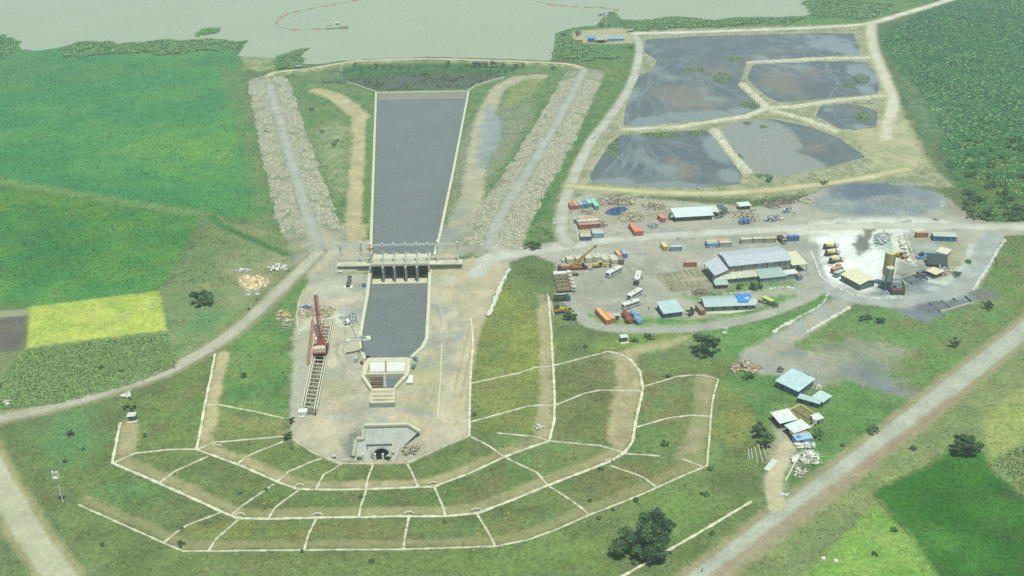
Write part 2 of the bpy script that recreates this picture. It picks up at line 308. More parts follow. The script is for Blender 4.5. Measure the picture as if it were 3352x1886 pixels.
# right side: marsh, ponds surrounds, dykes
poly(D, [(2030,-60),(2420,-60),(2380,10),(2200,60),(2150,68),(1600,80),(1560,60),(1700,48),(2020,42)], (84,138,80), 3, 4, (110,146,76), 14, 1)
poly(D, [(2420,-60),(3300,-200),(3300,620),(2500,560),(2430,490),(2380,420),(2360,330),(2330,260),(2290,210),(2260,180),(2215,110),(2205,85),(2300,40)], (50,108,68), 3, 5, (66,122,72), 26, 1)
poly(D, [(2390,120),(2575,90),(2575,260),(2420,250),(2330,230)], (68,128,68), 14, 14, (52,112,62), 9, 1, .6)
poly(D, [(2380,280),(2575,300),(2575,430),(2430,430)], (72,136,64), 12, 12, (54,114,60), 8, 1, .6)
poly(D, [(2430,430),(2575,380),(2575,560),(2480,545)], (70,112,66), 10, 10, (118,138,58), 7, 1, .8)
poly(D, [(2270,190),(2310,205),(2320,250),(2380,265),(2390,330),(2350,360),(2310,350),(2290,300),(2275,240)], (120,146,118), 6, 10, (70,122,78), 4, .5, .55)
poly(D, [(1600,75),(2160,60),(2200,70),(2215,150),(2260,260),(2330,400),(2400,470),(2200,470),(1900,500),(1440,490),(1440,430),(1520,310),(1590,200)], (168,170,142), 3, 3, (138,152,112), 5, .45)
poly(D, [(2110,330),(2280,300),(2330,400),(2280,440),(2180,420),(2190,390)], (172,172,134), 6, 5, (150,160,118), 7, .2)
for dk in DYKES: LAY.append(('l', dk, alb((184,188,152)), 1.4, 1.6, alb((198,202,178)), 4, .2, 1, 3.2))
line(D, [(1884,156),(2060,147),(2180,145)], 2.6, (206,212,192), 1, 1, None, 5, 0)
line(D, [(1795,325),(1835,380),(1880,430)], 2.2, (196,204,178), 1, 1, (150,166,120), 4, 0)
poly(D, [(1395,80),(1450,72),(1520,60),(1560,55),(1610,90),(1610,150),(1560,250),(1500,330),(1440,400),(1400,560),(1300,640),(1280,600),(1380,470),(1450,330),(1530,190),(1500,150),(1390,150)], (104,142,84), 3, 4, (88,132,78), 9, 1)
poly(D, [(1470,150),(1580,160),(1560,220),(1500,300),(1480,200)], (124,144,88), 6, 6, (98,136,80), 6, .9, .7)
poly(D, [(1440,78),(1560,70),(1600,80),(1606,105),(1570,112),(1440,108)], (172,168,132), 2.5, 2.5, (158,162,126), 6, .1)
poly(D, [(1410,500),(1440,520),(1420,600),(1330,630),(1290,640),(1350,560)], (132,146,98), 4, 4, (96,134,78), 6, .8, .8)
# between the embankments
poly(D, [(680,190),(760,185),(950,175),(1250,165),(1440,175),(1330,400),(1230,600),(1100,625),(930,625),(830,610),(760,400)], (118,144,96), 2, 3, (96,138,84), 8, .9)
poly(D, [(850,300),(900,330),(880,480),(850,500),(780,330)], (158,168,132), 6, 5, (128,150,104), 6, .5, .8)
poly(D, [(1160,330),(1330,210),(1340,300),(1230,470),(1150,560),(1110,600)], (140,150,122), 5, 5, (126,142,110), 7, .6)
poly(D, [(1290,200),(1370,190),(1360,215),(1270,280)], (142,156,96), 4, 4, None, 7, .7)
line(D, [(800,228),(850,245),(905,290),(912,340),(905,440),(900,560),(880,615)], 7, (180,170,132), 2.2, 2, (164,162,124), 5, .1)
line(D, [(930,300),(925,450),(922,560)], 2.6, (108,144,88), 1.5, 1.5, None, 5, 1)
line(D, [(1360,192),(1300,197),(1250,225),(1215,300),(1195,420),(1185,520),(1215,590)], 6.5, (170,168,140), 2, 2, (158,160,132), 6, .1)
poly(D, [(1225,260),(1260,300),(1262,350),(1215,430),(1200,400),(1210,320)], (136,150,148), 3, 3, None, 6, 0, .9)
poly(D, [(1100,600),(1160,500),(1215,560),(1235,640),(1150,660),(1085,640)], (158,160,136), 3, 3, (146,154,134), 6, 0)
poly(D, [(1105,560),(1130,570),(1190,610),(1100,625)], (132,144,132), 3, 3, None, 6, 0, .8)
poly(D, [(850,150),(990,165),(1250,160),(1330,165),(1270,185),(1100,180),(990,195),(860,200)], (80,126,78), 2.5, 3, (64,108,70), 6, 1, z=0)
LAY.append(('p', MUD, alb((92,100,96)), 2.5, 3.5, alb((84,104,78)), 4, .5, .95))
# embankment slopes and crest roads
for c_ in (CREST_L, CREST_R):
    LAY.append(('l', c_, alb((158,158,140)), 1.4, 1.6, alb((128,142,108)), 6, .25, 1, 16.0))
LAY.append(('l', CREST_T, alb((132,144,104)), 2, 1.4, alb((112,140,88)), 5, .7, 1, 7.5))
LAY.append(('l', CREST_T, alb((182,180,146)), 1, .6, None, 4, 0, 1, 3.2))
poly(D, [(605,140),(690,140),(720,150),(690,180),(612,178)], (160,166,130), 3, 3, (120,144,90), 6, .4)
# sandy pit floor
poly(D, [(770,640),(800,560),(835,600),(935,610),(935,680),(850,690),(830,700),(800,760),(770,700)], (170,168,142), 2.5, 2, (158,160,138), 6, 0, 1, hitz=True)
for c_ in (CREST_L+[at(D(803,650),2.5)], CREST_R+[at(D(1240,632),2.6), at(D(1262,648),1)]):
    LAY.append(('l', smooth(c_, 2), alb((150,158,144)), .5, .25, alb((158,166,150)), 7, 0, 1, 3.2))
    for o_ in (-.9, .9): LAY.append(('l', [np.array([q[0]+o_, q[1]+o_*.15, q[2]]) for q in c_], alb((172,178,162)), .4, .2, None, 4, 0, .6, .35))
LAY.append(('p', R0, alb(SAND), 1.2, .8, alb((154,158,140)), 7, 0, 1))
for pl, c, s_ in (([(800,690),(850,700),(870,740),(800,760)], (168,174,152), .8), ([(770,790),(840,780),(900,800),(900,840),(820,840),(760,830)], (186,192,166), .9), ([(745,850),(775,840),(770,1000),(735,1080),(735,960)], (160,168,148), .9),
                  ([(810,950),(880,940),(900,990),(820,1010)], (150,152,120), .7), ([(1110,740),(1150,735),(1140,780),(1105,800)], (136,150,146), .8), ([(1030,920),(1105,880),(1105,1040),(1000,1010)], (164,166,122), .7),
                  ([(1110,950),(1150,930),(1160,1060),(1105,1055)], (176,174,146), .8), ([(860,770),(905,780),(905,810),(870,815)], (150,166,162), .8), ([(740,1060),(830,1050),(850,1110),(760,1110)], (184,178,150), .8)):
    poly(D, pl, c, 3, 3, None, 6, 0, s_, hitz=True)
line(D, [(1262,668),(1222,730),(1195,810),(1172,900),(1150,1000),(1140,1060),(1080,1072),(1000,1050)], 3.6, (184,176,140), 1.4, .8, (172,168,138), 4, 0, .85, hitz=True)
for o in (-1.4, 1.2): line(D, [(1262+o*4,668),(1222+o*6,730),(1195+o*7,810),(1172+o*7,900),(1150+o*8,1000)], .45, (154,152,128), .4, .4, None, 4, 0, .8, hitz=True)
poly(D, [(1080,650),(1165,662),(1240,640),(1275,655),(1262,690),(1225,745),(1185,800),(1080,760)], (176,172,140), 2.5, 2, (164,164,136), 6, 0, 1, hitz=True)
line(D, [(1255,655),(1222,730),(1195,810)], 4.2, (180,174,142), 1.6, 1, (168,166,138), 5, 0, .9, hitz=True)
# yard and plant
YARD = W(D, [(1418,500),(1480,488),(1600,498),(1700,505),(1900,520),(2000,510),(2060,480),(2130,462),(2260,462),(2370,490),(2420,530),(2480,558),(2700,560),(2700,600),(2510,592),(2480,640),(2470,700),(2450,745),(2470,765),(2380,775),(2300,800),(2240,775),(2140,745),(2060,735),(1990,770),(1880,805),(1760,826),(1600,832),(1500,828),(1455,805),(1440,775),(1398,752),(1396,662),(1340,640),(1260,668),(1235,640),(1300,622),(1400,606),(1410,560)])
LAY.append(('p', YARD, alb((152,158,142)), 1.6, 1.4, alb((164,166,148)), 14, 0, 1))
poly(D, [(1430,690),(1600,660),(1640,720),(1600,790),(1460,800)], (138,146,128), 10, 8, (150,154,136), 9, 0, .7)
poly(D, [(1640,690),(1770,672),(1790,720),(1690,735)], (140,140,108), 2, 2, (124,130,96), 4, .3, .9)
poly(D, [(1500,500),(1680,505),(1690,560),(1560,570),(1500,560)], (166,158,126), 7, 6, (148,150,126), 6, 0, .7)
poly(D, [(1960,572),(2120,552),(2220,545),(2340,552),(2400,566),(2300,580),(2240,600),(2150,610),(2080,640),(2050,600)], (208,214,198), 5, 6, (194,202,188), 9, 0, .95)
poly(D, [(2052,600),(2150,585),(2240,590),(2262,640),(2262,700),(2235,738),(2170,736),(2085,708),(2058,660)], (226,232,224), 4, 5, (206,216,208), 8, 0, 1)
poly(D, [(2150,590),(2185,595),(2190,625),(2160,640),(2150,615)], (112,122,112), 1.2, 3.2, None, 4, 0)
poly(D, [(2170,575),(2200,560),(2205,575),(2185,600),(2165,590)], (116,124,108), 1.2, 3.0, None, 4, 0)
poly(D, [(2190,610),(2250,590),(2260,640),(2230,650)], (138,160,152), 3, 4, (180,196,184), 3, 0, .85)
poly(D, [(2090,480),(2180,465),(2300,466),(2370,495),(2360,530),(2250,545),(2120,540),(2040,520)], (132,146,144), 6, 6, (118,134,138), 9, 0)
poly(D, [(2130,468),(2230,462),(2250,490),(2160,500)], (92,108,120), 5, 5, None, 6, 0, .9)
poly(D, [(2370,500),(2440,540),(2490,556),(2450,560),(2380,530)], (138,136,116), 3, 3, None, 6, 0, .8)
poly(D, [(2250,680),(2330,660),(2390,720),(2480,700),(2470,760),(2380,775),(2300,800),(2230,765),(2180,745)], (118,132,134), 4, 4, (132,146,146), 9, 0)
poly(D, [(2200,750),(2300,765),(2400,775),(2330,815),(2250,790)], (112,126,130), 4, 4, (140,152,148), 7, 0)
line(D, [(2485,600),(2465,660),(2440,715),(2400,735),(2340,725)], 3.5, (182,192,182), 2, 2, (150,166,168), 5, 0, .9)
poly(D, [(2290,600),(2420,600),(2430,680),(2370,700),(2320,670)], (158,162,130), 4, 4, (138,150,112), 6, .3, .85)
poly(D, [(1640,1500),(1400,1500)], GRASS) if False else None
line(D, [(2110,562),(2150,568),(2200,560),(2240,566),(2290,556)], 1.0, (122,130,112), .8, 1.6, None, 4, 0, .85)
line(q8, [(462,505),(500,590),(540,700),(640,780),(780,840),(950,868),(1150,862)], 2.6, (198,208,198), 1.2, 1.2, (176,190,184), 4, 0, .95)
line(q8, [(1720,480),(1700,560),(1640,650),(1560,720),(1460,745),(1380,730)], 3.4, (196,204,188), 1.6, 1.6, (172,184,172), 4, 0, .9)
line(q8, [(1900,470),(1850,540),(1790,650),(1730,760),(1690,810)], 1.8, (202,210,200), 1.0, 1.2, None, 4, 0, .9)
line(q8, [(1130,430),(1160,520),(1230,600)], 4.0, (200,206,186), 1.2, 1.4, None, 4, 0, .95)
line(q8, [(1200,400),(1210,480),(1270,600),(1320,650)], 1.0, (128,132,112), .8, 1.2, None, 4, 0, .9)
poly(q8, [(1250,470),(1340,430),(1420,470),(1400,540),(1290,560)], (152,166,156), 3, 4, None, 4, 0, .9)
poly(q8, [(1110,600),(1200,580),(1300,640),(1310,680),(1150,720)], (140,148,136), 3, 3, None, 4, 0, .9)
# green apron below the yard and towards the village
poly(D, [(1480,790),(1560,800),(1760,800),(1900,775),(1960,740),(2000,745),(1900,790),(1760,812),(1600,818),(1510,812)], (98,144,80), 3, 3, (84,132,72), 6, 1)
poly(D, [(1700,745),(1760,735),(1900,690),(2010,690),(2000,720),(1880,735),(1760,760)], (118,146,92), 4, 4, (90,134,76), 6, .8, .9)
poly(D, [(1500,850),(1600,845),(1740,840),(1760,850),(1580,880),(1500,880)], (104,142,76), 3, 3, (124,146,70), 6, 1)
poly(D, [(1760,835),(1880,815),(2000,775),(2070,740),(2080,760),(1960,850),(1900,890),(1840,900),(1760,890)], (98,142,80), 3, 3, (84,132,74), 8, 1)
poly(D, [(1570,880),(1700,850),(1740,845),(1700,872),(1580,895)], (164,164,122), 3, 3, None, 6, .2, .9)
poly(D, [(1960,880),(2100,790),(2240,775),(2330,815),(2480,760),(2560,600),(2800,600),(2800,740),(2575,830),(2340,1000),(2200,1000),(2100,960),(2000,900)], (98,138,80), 3, 4, (108,128,80), 10, 1)
poly(D, [(2480,600),(2575,590),(2700,640),(2560,760),(2440,800),(2460,700)], (100,134,76), 4, 4, (122,134,86), 6, 1)
poly(D, [(2070,860),(2200,850),(2270,880),(2240,950),(2330,1000),(2200,1005),(2080,970),(1990,920)], (142,148,124), 6, 7, (118,132,112), 8, .2, .95)
poly(D, [(2110,930),(2180,910),(2260,960),(2300,995),(2200,990)], (118,130,128), 5, 6, None, 7, 0, .9)
poly(D, [(1890,900),(1980,900),(2290,1010),(2280,1060),(2100,1180),(1990,1260),(1930,1260),(1980,1110),(1900,1050),(1820,960)], (98,138,80), 3, 4, (84,126,72), 8, 1)
poly(D, [(1872,890),(1910,872),(1970,862),(2070,895),(2120,960),(2060,968),(1970,932),(1905,930)], (150,154,138), 3, 3, (136,144,132), 6, .1, .9)
line(D, [(2110,765),(2040,812),(1965,858),(1905,885),(1890,908),(1925,925),(1985,935)], 5.2, (150,158,146), 2, 1.5, (164,162,138), 6, 0)
line(D, [(2034,620),(2034,650),(2042,690),(2072,725),(2150,750),(2250,762),(2340,752),(2410,730),(2455,680),(2480,625),(2500,590)], 5.2, (148,158,150), 1.6, 1, (160,168,160), 6, 0)
poly(D, [(1975,1050),(2000,1110),(2010,1160),(1975,1200),(1968,1260),(1935,1262),(1925,1200),(1935,1140),(1955,1100),(1940,1060)], (158,160,136), 2, 2, (140,148,132), 5, 0)
# lower right: fields beyond the big road
poly(D, [(1700,1480),(2050,1240),(2575,850),(3200,500),(3200,1700),(1700,1700)], (126,142,94), 3, 4, (112,134,90), 10, .8)
poly(D, [(1980,1480),(2200,1270),(2290,1350),(2390,1480)], (112,158,72), 1.2, 1.2, (126,162,80), 8, 1)
poly(D, [(2190,1240),(2330,1170),(2410,1110),(2470,1140),(2500,1190),(2575,1250),(3000,1500),(2400,1500),(2290,1350)], (50,106,40), 1.5, 1.5, (60,116,46), 12, 1)
poly(D, [(2320,1320),(2450,1380),(2440,1420),(2330,1380)], (92,142,70), 8, 8, None, 6, 1, .6)
poly(D, [(2470,1060),(2520,1010),(2800,800),(2900,1000),(2580,1110),(2500,1160),(2480,1120)], (144,160,92), 1.5, 1.2, (130,152,86), 6, .9)
poly(D, [(2500,1160),(2580,1110),(2800,1090),(2800,1300),(2580,1240)], (126,150,92), 1.5, 1.2, (100,134,76), 3, 1)
rgy = random.Random(12)
for i in range(46):
    u0 = rgy.uniform(1430,2040); v0 = rgy.uniform(500,815); a_ = rgy.uniform(-.5,.5); pts = []
    for k in range(6): pts.append((u0+k*26*math.cos(a_), v0+k*14*math.sin(a_)+rgy.uniform(-3,3))); a_ += rgy.uniform(-.35,.35)
    pts = [q for q in pts if inside(np.array([at(D(*q))[0]]), np.array([at(D(*q))[1]]), YARD)[0]]
    if len(pts) > 2: line(D, pts, rgy.uniform(.3,1.4), rgy.choice([(176,176,156),(122,130,116),(168,160,136),(134,140,126)]), 1.0, .8, None, 4, 0, rgy.uniform(.25,.6))
for i in range(30):
    u0 = rgy.uniform(1430,2300); v0 = rgy.uniform(500,815); q = at(D(u0,v0))
    if inside(np.array([q[0]]), np.array([q[1]]), YARD)[0]: r_ = rgy.uniform(8,30); poly(D, [(u0+r_*math.cos(k*.785), v0+r_*.4*math.sin(k*.785)) for k in range(8)], rgy.choice([(172,170,150),(126,134,120),(164,154,128),(136,142,112),(180,184,168)]), 3, 5, None, 4, .1, rgy.uniform(.3,.65))
for i in range(26):
    u0 = rgy.uniform(770,1150); v0 = rgy.uniform(720,980); a_ = rgy.uniform(1.0,2.1); pts = []
    for k in range(6): pts.append((u0+k*12*math.cos(a_), v0+k*17*math.sin(a_))); a_ += rgy.uniform(-.3,.3)
    for o_ in (0, 8): line(D, [(q[0]+o_, q[1]) for q in pts], rgy.uniform(.3,.6), rgy.choice([(196,192,168),(138,140,122),(150,150,128)]), .5, .5, None, 4, .1, rgy.uniform(.25,.55), hitz=True)
for i in range(44):
    u0 = rgy.uniform(760,1160); v0 = rgy.uniform(700,1090); r_ = rgy.uniform(8,26); q = hit(D(u0,v0))
    if inside(np.array([q[0]]), np.array([q[1]]), R0)[0]: poly(D, [(u0+r_*math.cos(k*.785), v0+r_*.6*math.sin(k*.785)) for k in range(8)], rgy.choice([(190,184,160),(156,156,130),(148,156,142),(166,154,120),(182,188,172)]), 2.5, 3.5, None, 4, .1, rgy.uniform(.3,.6), hitz=True)
# roads: centre line, half width, colour
ROADS = {}
def road(nm, f, pts, hw, c, c2, verge=(150,146,116), vw=1.6, z=0.0, hitz=False, cz=None):
    p = smooth(H(f, pts) if hitz else W(f, pts, z), 2); ROADS[nm] = (p, hw)
    if verge: LAY.append(('l', p, alb(verge), 1.6, 1.2, None, 5, .15, .9, hw+vw))
    LAY.append(('l', p, alb(c), .7, .35, alb(c2), 9, 0, 1, hw))
    LAY.append(('l', p, alb(cz or c2), .8, .3, None, 5, 0, .6, hw*.32))
road('road', D, [(-260,1118),(0,1053),(150,1020),(300,978),(420,935),(530,876),(600,826),(660,772),(720,712),(765,672),(802,648)], 3.2, (160,164,138), (172,174,152), (140,140,108), 2.0)
road('road_yard', D, [(1195,690),(1225,662),(1262,648),(1340,632),(1480,611),(1600,598),(1760,588),(1900,580),(2100,570),(2300,566),(2460,570),(2575,574),(2800,580)], 4.0, (172,178,162), (184,188,172), None)
road('road_ponds', D, [(1590,84),(1606,100),(1609,130),(1597,190),(1570,245),(1520,312),(1482,360),(1448,430),(1424,490),(1412,545),(1412,590),(1430,612)], 3.2, (164,168,150), (176,182,164), (146,150,118), 1.5)
road('road_shore', D, [(1596,84),(1700,82),(1950,74),(2120,66),(2190,60),(2260,38),(2330,18),(2410,-8),(2520,-60)], 4.0, (184,184,160), (202,204,186), (158,164,124), 2.5)
road('track_ponds', D, [(2190,62),(2192,110),(2212,165),(2238,225),(2248,262),(2235,300),(2226,350)], 3.6, (182,180,154), (196,196,172), (166,174,134), 2)
road('track_bund', D, [(1432,468),(1520,476),(1700,486),(1820,488),(2000,472),(2160,452),(2280,425)], 3.0, (174,172,130), (186,182,144), (150,160,108), 2)
road('highway', D, [(1640,1560),(1790,1437),(1900,1352),(2000,1277),(2100,1202),(2200,1124),(2300,1048),(2400,966),(2500,888),(2600,812),(2760,680)], 3.9, (158,166,146), (166,174,154), (146,144,112), 2.6)
road('road_near', b1, [(-500,-240),(-250,260),(-90,600),(90,930),(250,1190),(430,1440),(700,1800)], 4.2, (166,170,140), (176,178,150), (150,150,110), 2.2)
road('road_loop', D, [(1446,765),(1458,800),(1500,824),(1600,831),(1750,828),(1890,803),(1990,768),(2062,733),(2044,690),(2030,645),(2036,615)], 3.2, (150,158,142), (160,164,148), None)
road('track_village', D, [(1952,1275),(1945,1235),(1948,1200),(1960,1160),(1985,1120)], 2.8, (176,172,136), (182,178,146), None)
line(D, [(2400,1000),(2100,1225),(1900,1372),(1800,1450)], 1.6, (146,134,106), 1.2, 1.0, None, 5, 0, .8)
# ------------------------------------------------------------------ evaluate paint
VG = np.array([1.04, 1.08, 1.06]); DG_ = np.array([1.09, 1.12, 1.17])
def paint(x, y):
    n = len(x); c = np.empty((n,3)); nl = fbm(x, y, 22, 40, 3); nm = fbm(x, y, 7, 41, 3); nf = fbm(x, y, 2.2, 42, 2)
    k = sstep(-.5, .6, nl)[:,None]; c[:] = np.array(BASE)*(1-k)+np.array(BASE2)*k; veg = np.full(n, .8)
    edge = .65*nm+.55*nf
    for L in LAY:
        typ, pts, c1, soft, na, c2, ns, vg, st = L[:9]
        mrg = soft+na*1.3+2+(L[9] if typ == 'l' else 0); b = box_of(pts, mrg)
        k = np.nonzero((x > b[0]) & (x < b[1]) & (y > b[2]) & (y < b[3]))[0]
        if not len(k): continue
        xs, ys = x[k], y[k]
        if typ == 'p':
            d = seg_dist(xs, ys, pts, True); d = np.where(inside(xs, ys, pts), d, -d)
        else: d = L[9]-seg_dist(xs, ys, pts)
        w = sstep(-soft, soft, d+na*edge[k])*st
        cc = np.array(c1)[None,:].repeat(len(k), 0)*(DG_ if vg < .4 else VG)
        if c2 is not None:
            q = sstep(-.45, .5, fbm(xs, ys, ns, 60+int(ns), 2))[:,None]; cc = cc*(1-q)+np.array(c2)*(DG_ if vg < .4 else VG)*q
        c[k] = c[k]*(1-w[:,None])+cc*w[:,None]; veg[k] = veg[k]*(1-w)+vg*w
    nearf = 1-.8*sstep(400, 500, y); k = veg > .45; q = (nearf*sstep(.0, .75, fbm(x, y, 13, 210, 3))*.34*np.clip((veg-.45)*2, 0, 1))[:,None]; lum = c.sum(1)[:,None]
    c = c*(1-q)+q*lum*np.array([.40,.40,.20])*.98
    q = (sstep(.1, .7, fbm(x, y, 5.0, 230, 3))*.30*np.clip((veg-.45)*2, 0, 1))[:,None]; c = c*(1-q)+q*c*np.array([.72,.86,.80])
    c = c*(1-.16*(np.clip(veg*1.3, 0, 1)*sstep(400, 480, y))[:,None])
    kn = (np.clip(veg*1.3, 0, 1)*(1-sstep(360, 450, y)))[:,None]; c = c*(1-kn)+c*kn*np.array([1.12,1.09,.95])
    lum = c.mean(1)[:,None]; dsat = (.10*np.clip(veg*1.4, 0, 1)*(1-sstep(380, 470, y)))[:,None]; c = c*(1-dsat)+lum*dsat
    return c, veg
# ------------------------------------------------------------------ mesh and material tools
def mesh_np(name, v, f, colr=None, veg=None, smooth_=False, fsize=3):
    me = bpy.data.meshes.new(name); f = np.asarray(f, np.int32)
    me.vertices.add(len(v)); me.vertices.foreach_set('co', np.asarray(v, np.float32).ravel())
    nf = len(f); me.loops.add(nf*fsize); me.loops.foreach_set('vertex_index', f.ravel())
    me.polygons.add(nf); me.polygons.foreach_set('loop_start', np.arange(0, nf*fsize, fsize, dtype=np.int32)); me.polygons.foreach_set('loop_total', np.full(nf, fsize, np.int32))
    if smooth_: me.polygons.foreach_set('use_smooth', np.ones(nf, bool))
    me.update(calc_edges=True)
    if colr is not None:
        a = me.color_attributes.new('Col', 'FLOAT_COLOR', 'POINT'); cc = np.ones((len(v),4), np.float32); cc[:,:3] = colr; a.data.foreach_set('color', cc.ravel())
    if veg is not None:
        a = me.attributes.new('veg', 'FLOAT', 'POINT'); a.data.foreach_set('value', np.asarray(veg, np.float32))
    return me
def link(name, me, mat=None, parent=None):
    o = bpy.data.objects.new(name, me); col.objects.link(o)
    if mat: me.materials.append(mat) if not me.materials else None
    if parent: o.parent = parent
    return o
def tag(o, label=None, cat=None, group=None, kind=None):
    if label: o['label'] = label
    if cat: o['category'] = cat
    if group: o['group'] = group
    if kind: o['kind'] = kind
    return o
def N(nt, t, **kw):
    n = nt.nodes.new(t)
    for k, v in kw.items(): setattr(n, k, v)
    return n
def noise_fac(nt, scale, detail=4, rough=.6, vec=None):
    n = N(nt, 'ShaderNodeTexNoise'); n.inputs['Scale'].default_value = scale; n.inputs['Detail'].default_value = detail; n.inputs['Roughness'].default_value = rough
    if vec: nt.links.new(vec, n.inputs['Vector'])
    return n.outputs['Fac']
def maprange(nt, src, a, b, c, d):
    n = N(nt, 'ShaderNodeMapRange'); nt.links.new(src, n.inputs[0])
    for i, v in zip((1,2,3,4), (a,b,c,d)): n.inputs[i].default_value = v
    return n.outputs[0]
def mth(nt, op, a, b=None):
    n = N(nt, 'ShaderNodeMath', operation=op)
    for i, s in enumerate((a, b)):
        if s is None: continue
        if isinstance(s, (int, float)): n.inputs[i].default_value = s
        else: nt.links.new(s, n.inputs[i])
    return n.outputs[0]
def newmat(name):
    mt = bpy.data.materials.new(name); mt.use_nodes = True; return mt, mt.node_tree, mt.node_tree.nodes['Principled BSDF']
def ground_mat():
    mt, nt, bs = newmat('ground_soil_and_grass')
    geo = N(nt, 'ShaderNodeNewGeometry'); pos = geo.outputs['Position']
    at_ = N(nt, 'ShaderNodeAttribute', attribute_name='Col'); vg = N(nt, 'ShaderNodeAttribute', attribute_name='veg')
    n1 = noise_fac(nt, .5, 6, .75, pos); n2 = noise_fac(nt, .09, 4, .6, pos); n3 = noise_fac(nt, 1.1, 4, .7, pos)
    a = mth(nt, 'ADD', maprange(nt, n1, .3, .7, -.5, .5), maprange(nt, n3, .3, .7, -.4, .4))
    amp = maprange(nt, vg.outputs['Fac'], 0, 1, .30, .70)
    s = mth(nt, 'ADD', mth(nt, 'MULTIPLY', a, amp), 1.0)
    s = mth(nt, 'MULTIPLY', s, maprange(nt, n2, .3, .7, .86, 1.14))
    mul = N(nt, 'ShaderNodeVectorMath', operation='SCALE'); nt.links.new(at_.outputs['Color'], mul.inputs[0]); nt.links.new(s, mul.inputs['Scale'])
    nt.links.new(mul.outputs[0], bs.inputs['Base Color']); bs.inputs['Roughness'].default_value = .95; bs.inputs['Specular IOR Level'].default_value = .1
    bp = N(nt, 'ShaderNodeBump'); bp.inputs['Distance'].default_value = .5
    nt.links.new(maprange(nt, vg.outputs['Fac'], 0, 1, .25, .9), bp.inputs['Strength']); nt.links.new(n1, bp.inputs['Height']); nt.links.new(bp.outputs[0], bs.inputs['Normal'])
    return mt
GMAT = ground_mat()
def attr_mat(name, rough=.9, spec=.2, trans=0.0):
    mt, nt, bs = newmat(name)
    a = N(nt, 'ShaderNodeAttribute', attribute_name='Col'); geo = N(nt, 'ShaderNodeNewGeometry')
    n1 = noise_fac(nt, 1.3, 3, .6, geo.outputs['Position'])
    mul = N(nt, 'ShaderNodeVectorMath', operation='SCALE'); nt.links.new(a.outputs['Color'], mul.inputs[0]); nt.links.new(maprange(nt, n1, .3, .7, .85, 1.15), mul.inputs['Scale'])
    nt.links.new(mul.outputs[0], bs.inputs['Base Color']); bs.inputs['Roughness'].default_value = rough; bs.inputs['Specular IOR Level'].default_value = spec
    return mt
LEAFM = attr_mat('foliage_leaf', .7, .25); STONEM = attr_mat('rock_stone', .9, .2)
_mc = {}
def mat(kind, c, rough=.7, metal=0.0, var=.18, scale=1.2, rust=0.0, bump=.15):
    key = (kind, tuple(c), rough, metal, var, scale, rust)
    if key in _mc: return _mc[key]
    mt, nt, bs = newmat(kind)
    geo = N(nt, 'ShaderNodeTexCoord'); v = geo.outputs['Object']
    n1 = noise_fac(nt, scale, 5, .65, v)
    a = np.array(alb(c)); rp = N(nt, 'ShaderNodeValToRGB'); nt.links.new(n1, rp.inputs[0])
    rp.color_ramp.elements[0].position = .32; rp.color_ramp.elements[1].position = .68
    rp.color_ramp.elements[0].color = (*np.clip(a*(1-var), 0, 1), 1); rp.color_ramp.elements[1].color = (*np.clip(a*(1+var*.7), 0, .9), 1)
    out = rp.outputs[0]
    if rust:
        mp = N(nt, 'ShaderNodeMapping'); mp.inputs['Scale'].default_value = (1.6, 1.6, .12); nt.links.new(v, mp.inputs['Vector'])
        n2 = noise_fac(nt, 1.0, 4, .7, mp.outputs[0]); mx = N(nt, 'ShaderNodeMix', data_type='RGBA')
        nt.links.new(maprange(nt, n2, .62-rust*.2, .70-rust*.18, 0, 1), mx.inputs[0]); nt.links.new(out, mx.inputs[6]); mx.inputs[7].default_value = (*alb((118,84,66)), 1); out = mx.outputs[2]
    nt.links.new(out, bs.inputs['Base Color']); bs.inputs['Roughness'].default_value = rough; bs.inputs['Metallic'].default_value = metal; bs.inputs['Specular IOR Level'].default_value = .35
    if bump:
        bp = N(nt, 'ShaderNodeBump'); bp.inputs['Strength'].default_value = bump; bp.inputs['Distance'].default_value = .1
        nt.links.new(noise_fac(nt, scale*4, 3, .6, v), bp.inputs['Height']); nt.links.new(bp.outputs[0], bs.inputs['Normal'])
    _mc[key] = mt; return mt
# ------------------------------------------------------------------ ground sheet
vs = np.concatenate([np.arange(2010, -330, -3.9), -np.geomspace(332, 640, 24)])
dep = PITCH+np.arctan((vs-CY)/FOC); rowY = CAM_H/np.tan(dep)
us = np.concatenate([-np.geomspace(9000, 2320, 12), np.arange(-2080, 2085, 4.3), np.geomspace(2320, 9000, 12)])/FOC
depth = rowY*math.cos(PITCH)+CAM_H*math.sin(PITCH)
GXX = us[None,:]*depth[:,None]; GYY = np.broadcast_to(rowY[:,None], GXX.shape)
gx = GXX.ravel(); gy = GYY.ravel(); gz = terrain(gx, gy); gc, gv = paint(gx, gy)
nr, nc = GXX.shape; ii = np.arange(nr-1)[:,None]*nc+np.arange(nc-1)[None,:]; ii = ii.ravel()
me = mesh_np('ground', np.stack([gx, gy, gz], 1), np.stack([ii, ii+1, ii+nc+1, ii+nc], 1), gc, gv, True, 4)
tag(link('ground', me, GMAT), kind='structure')
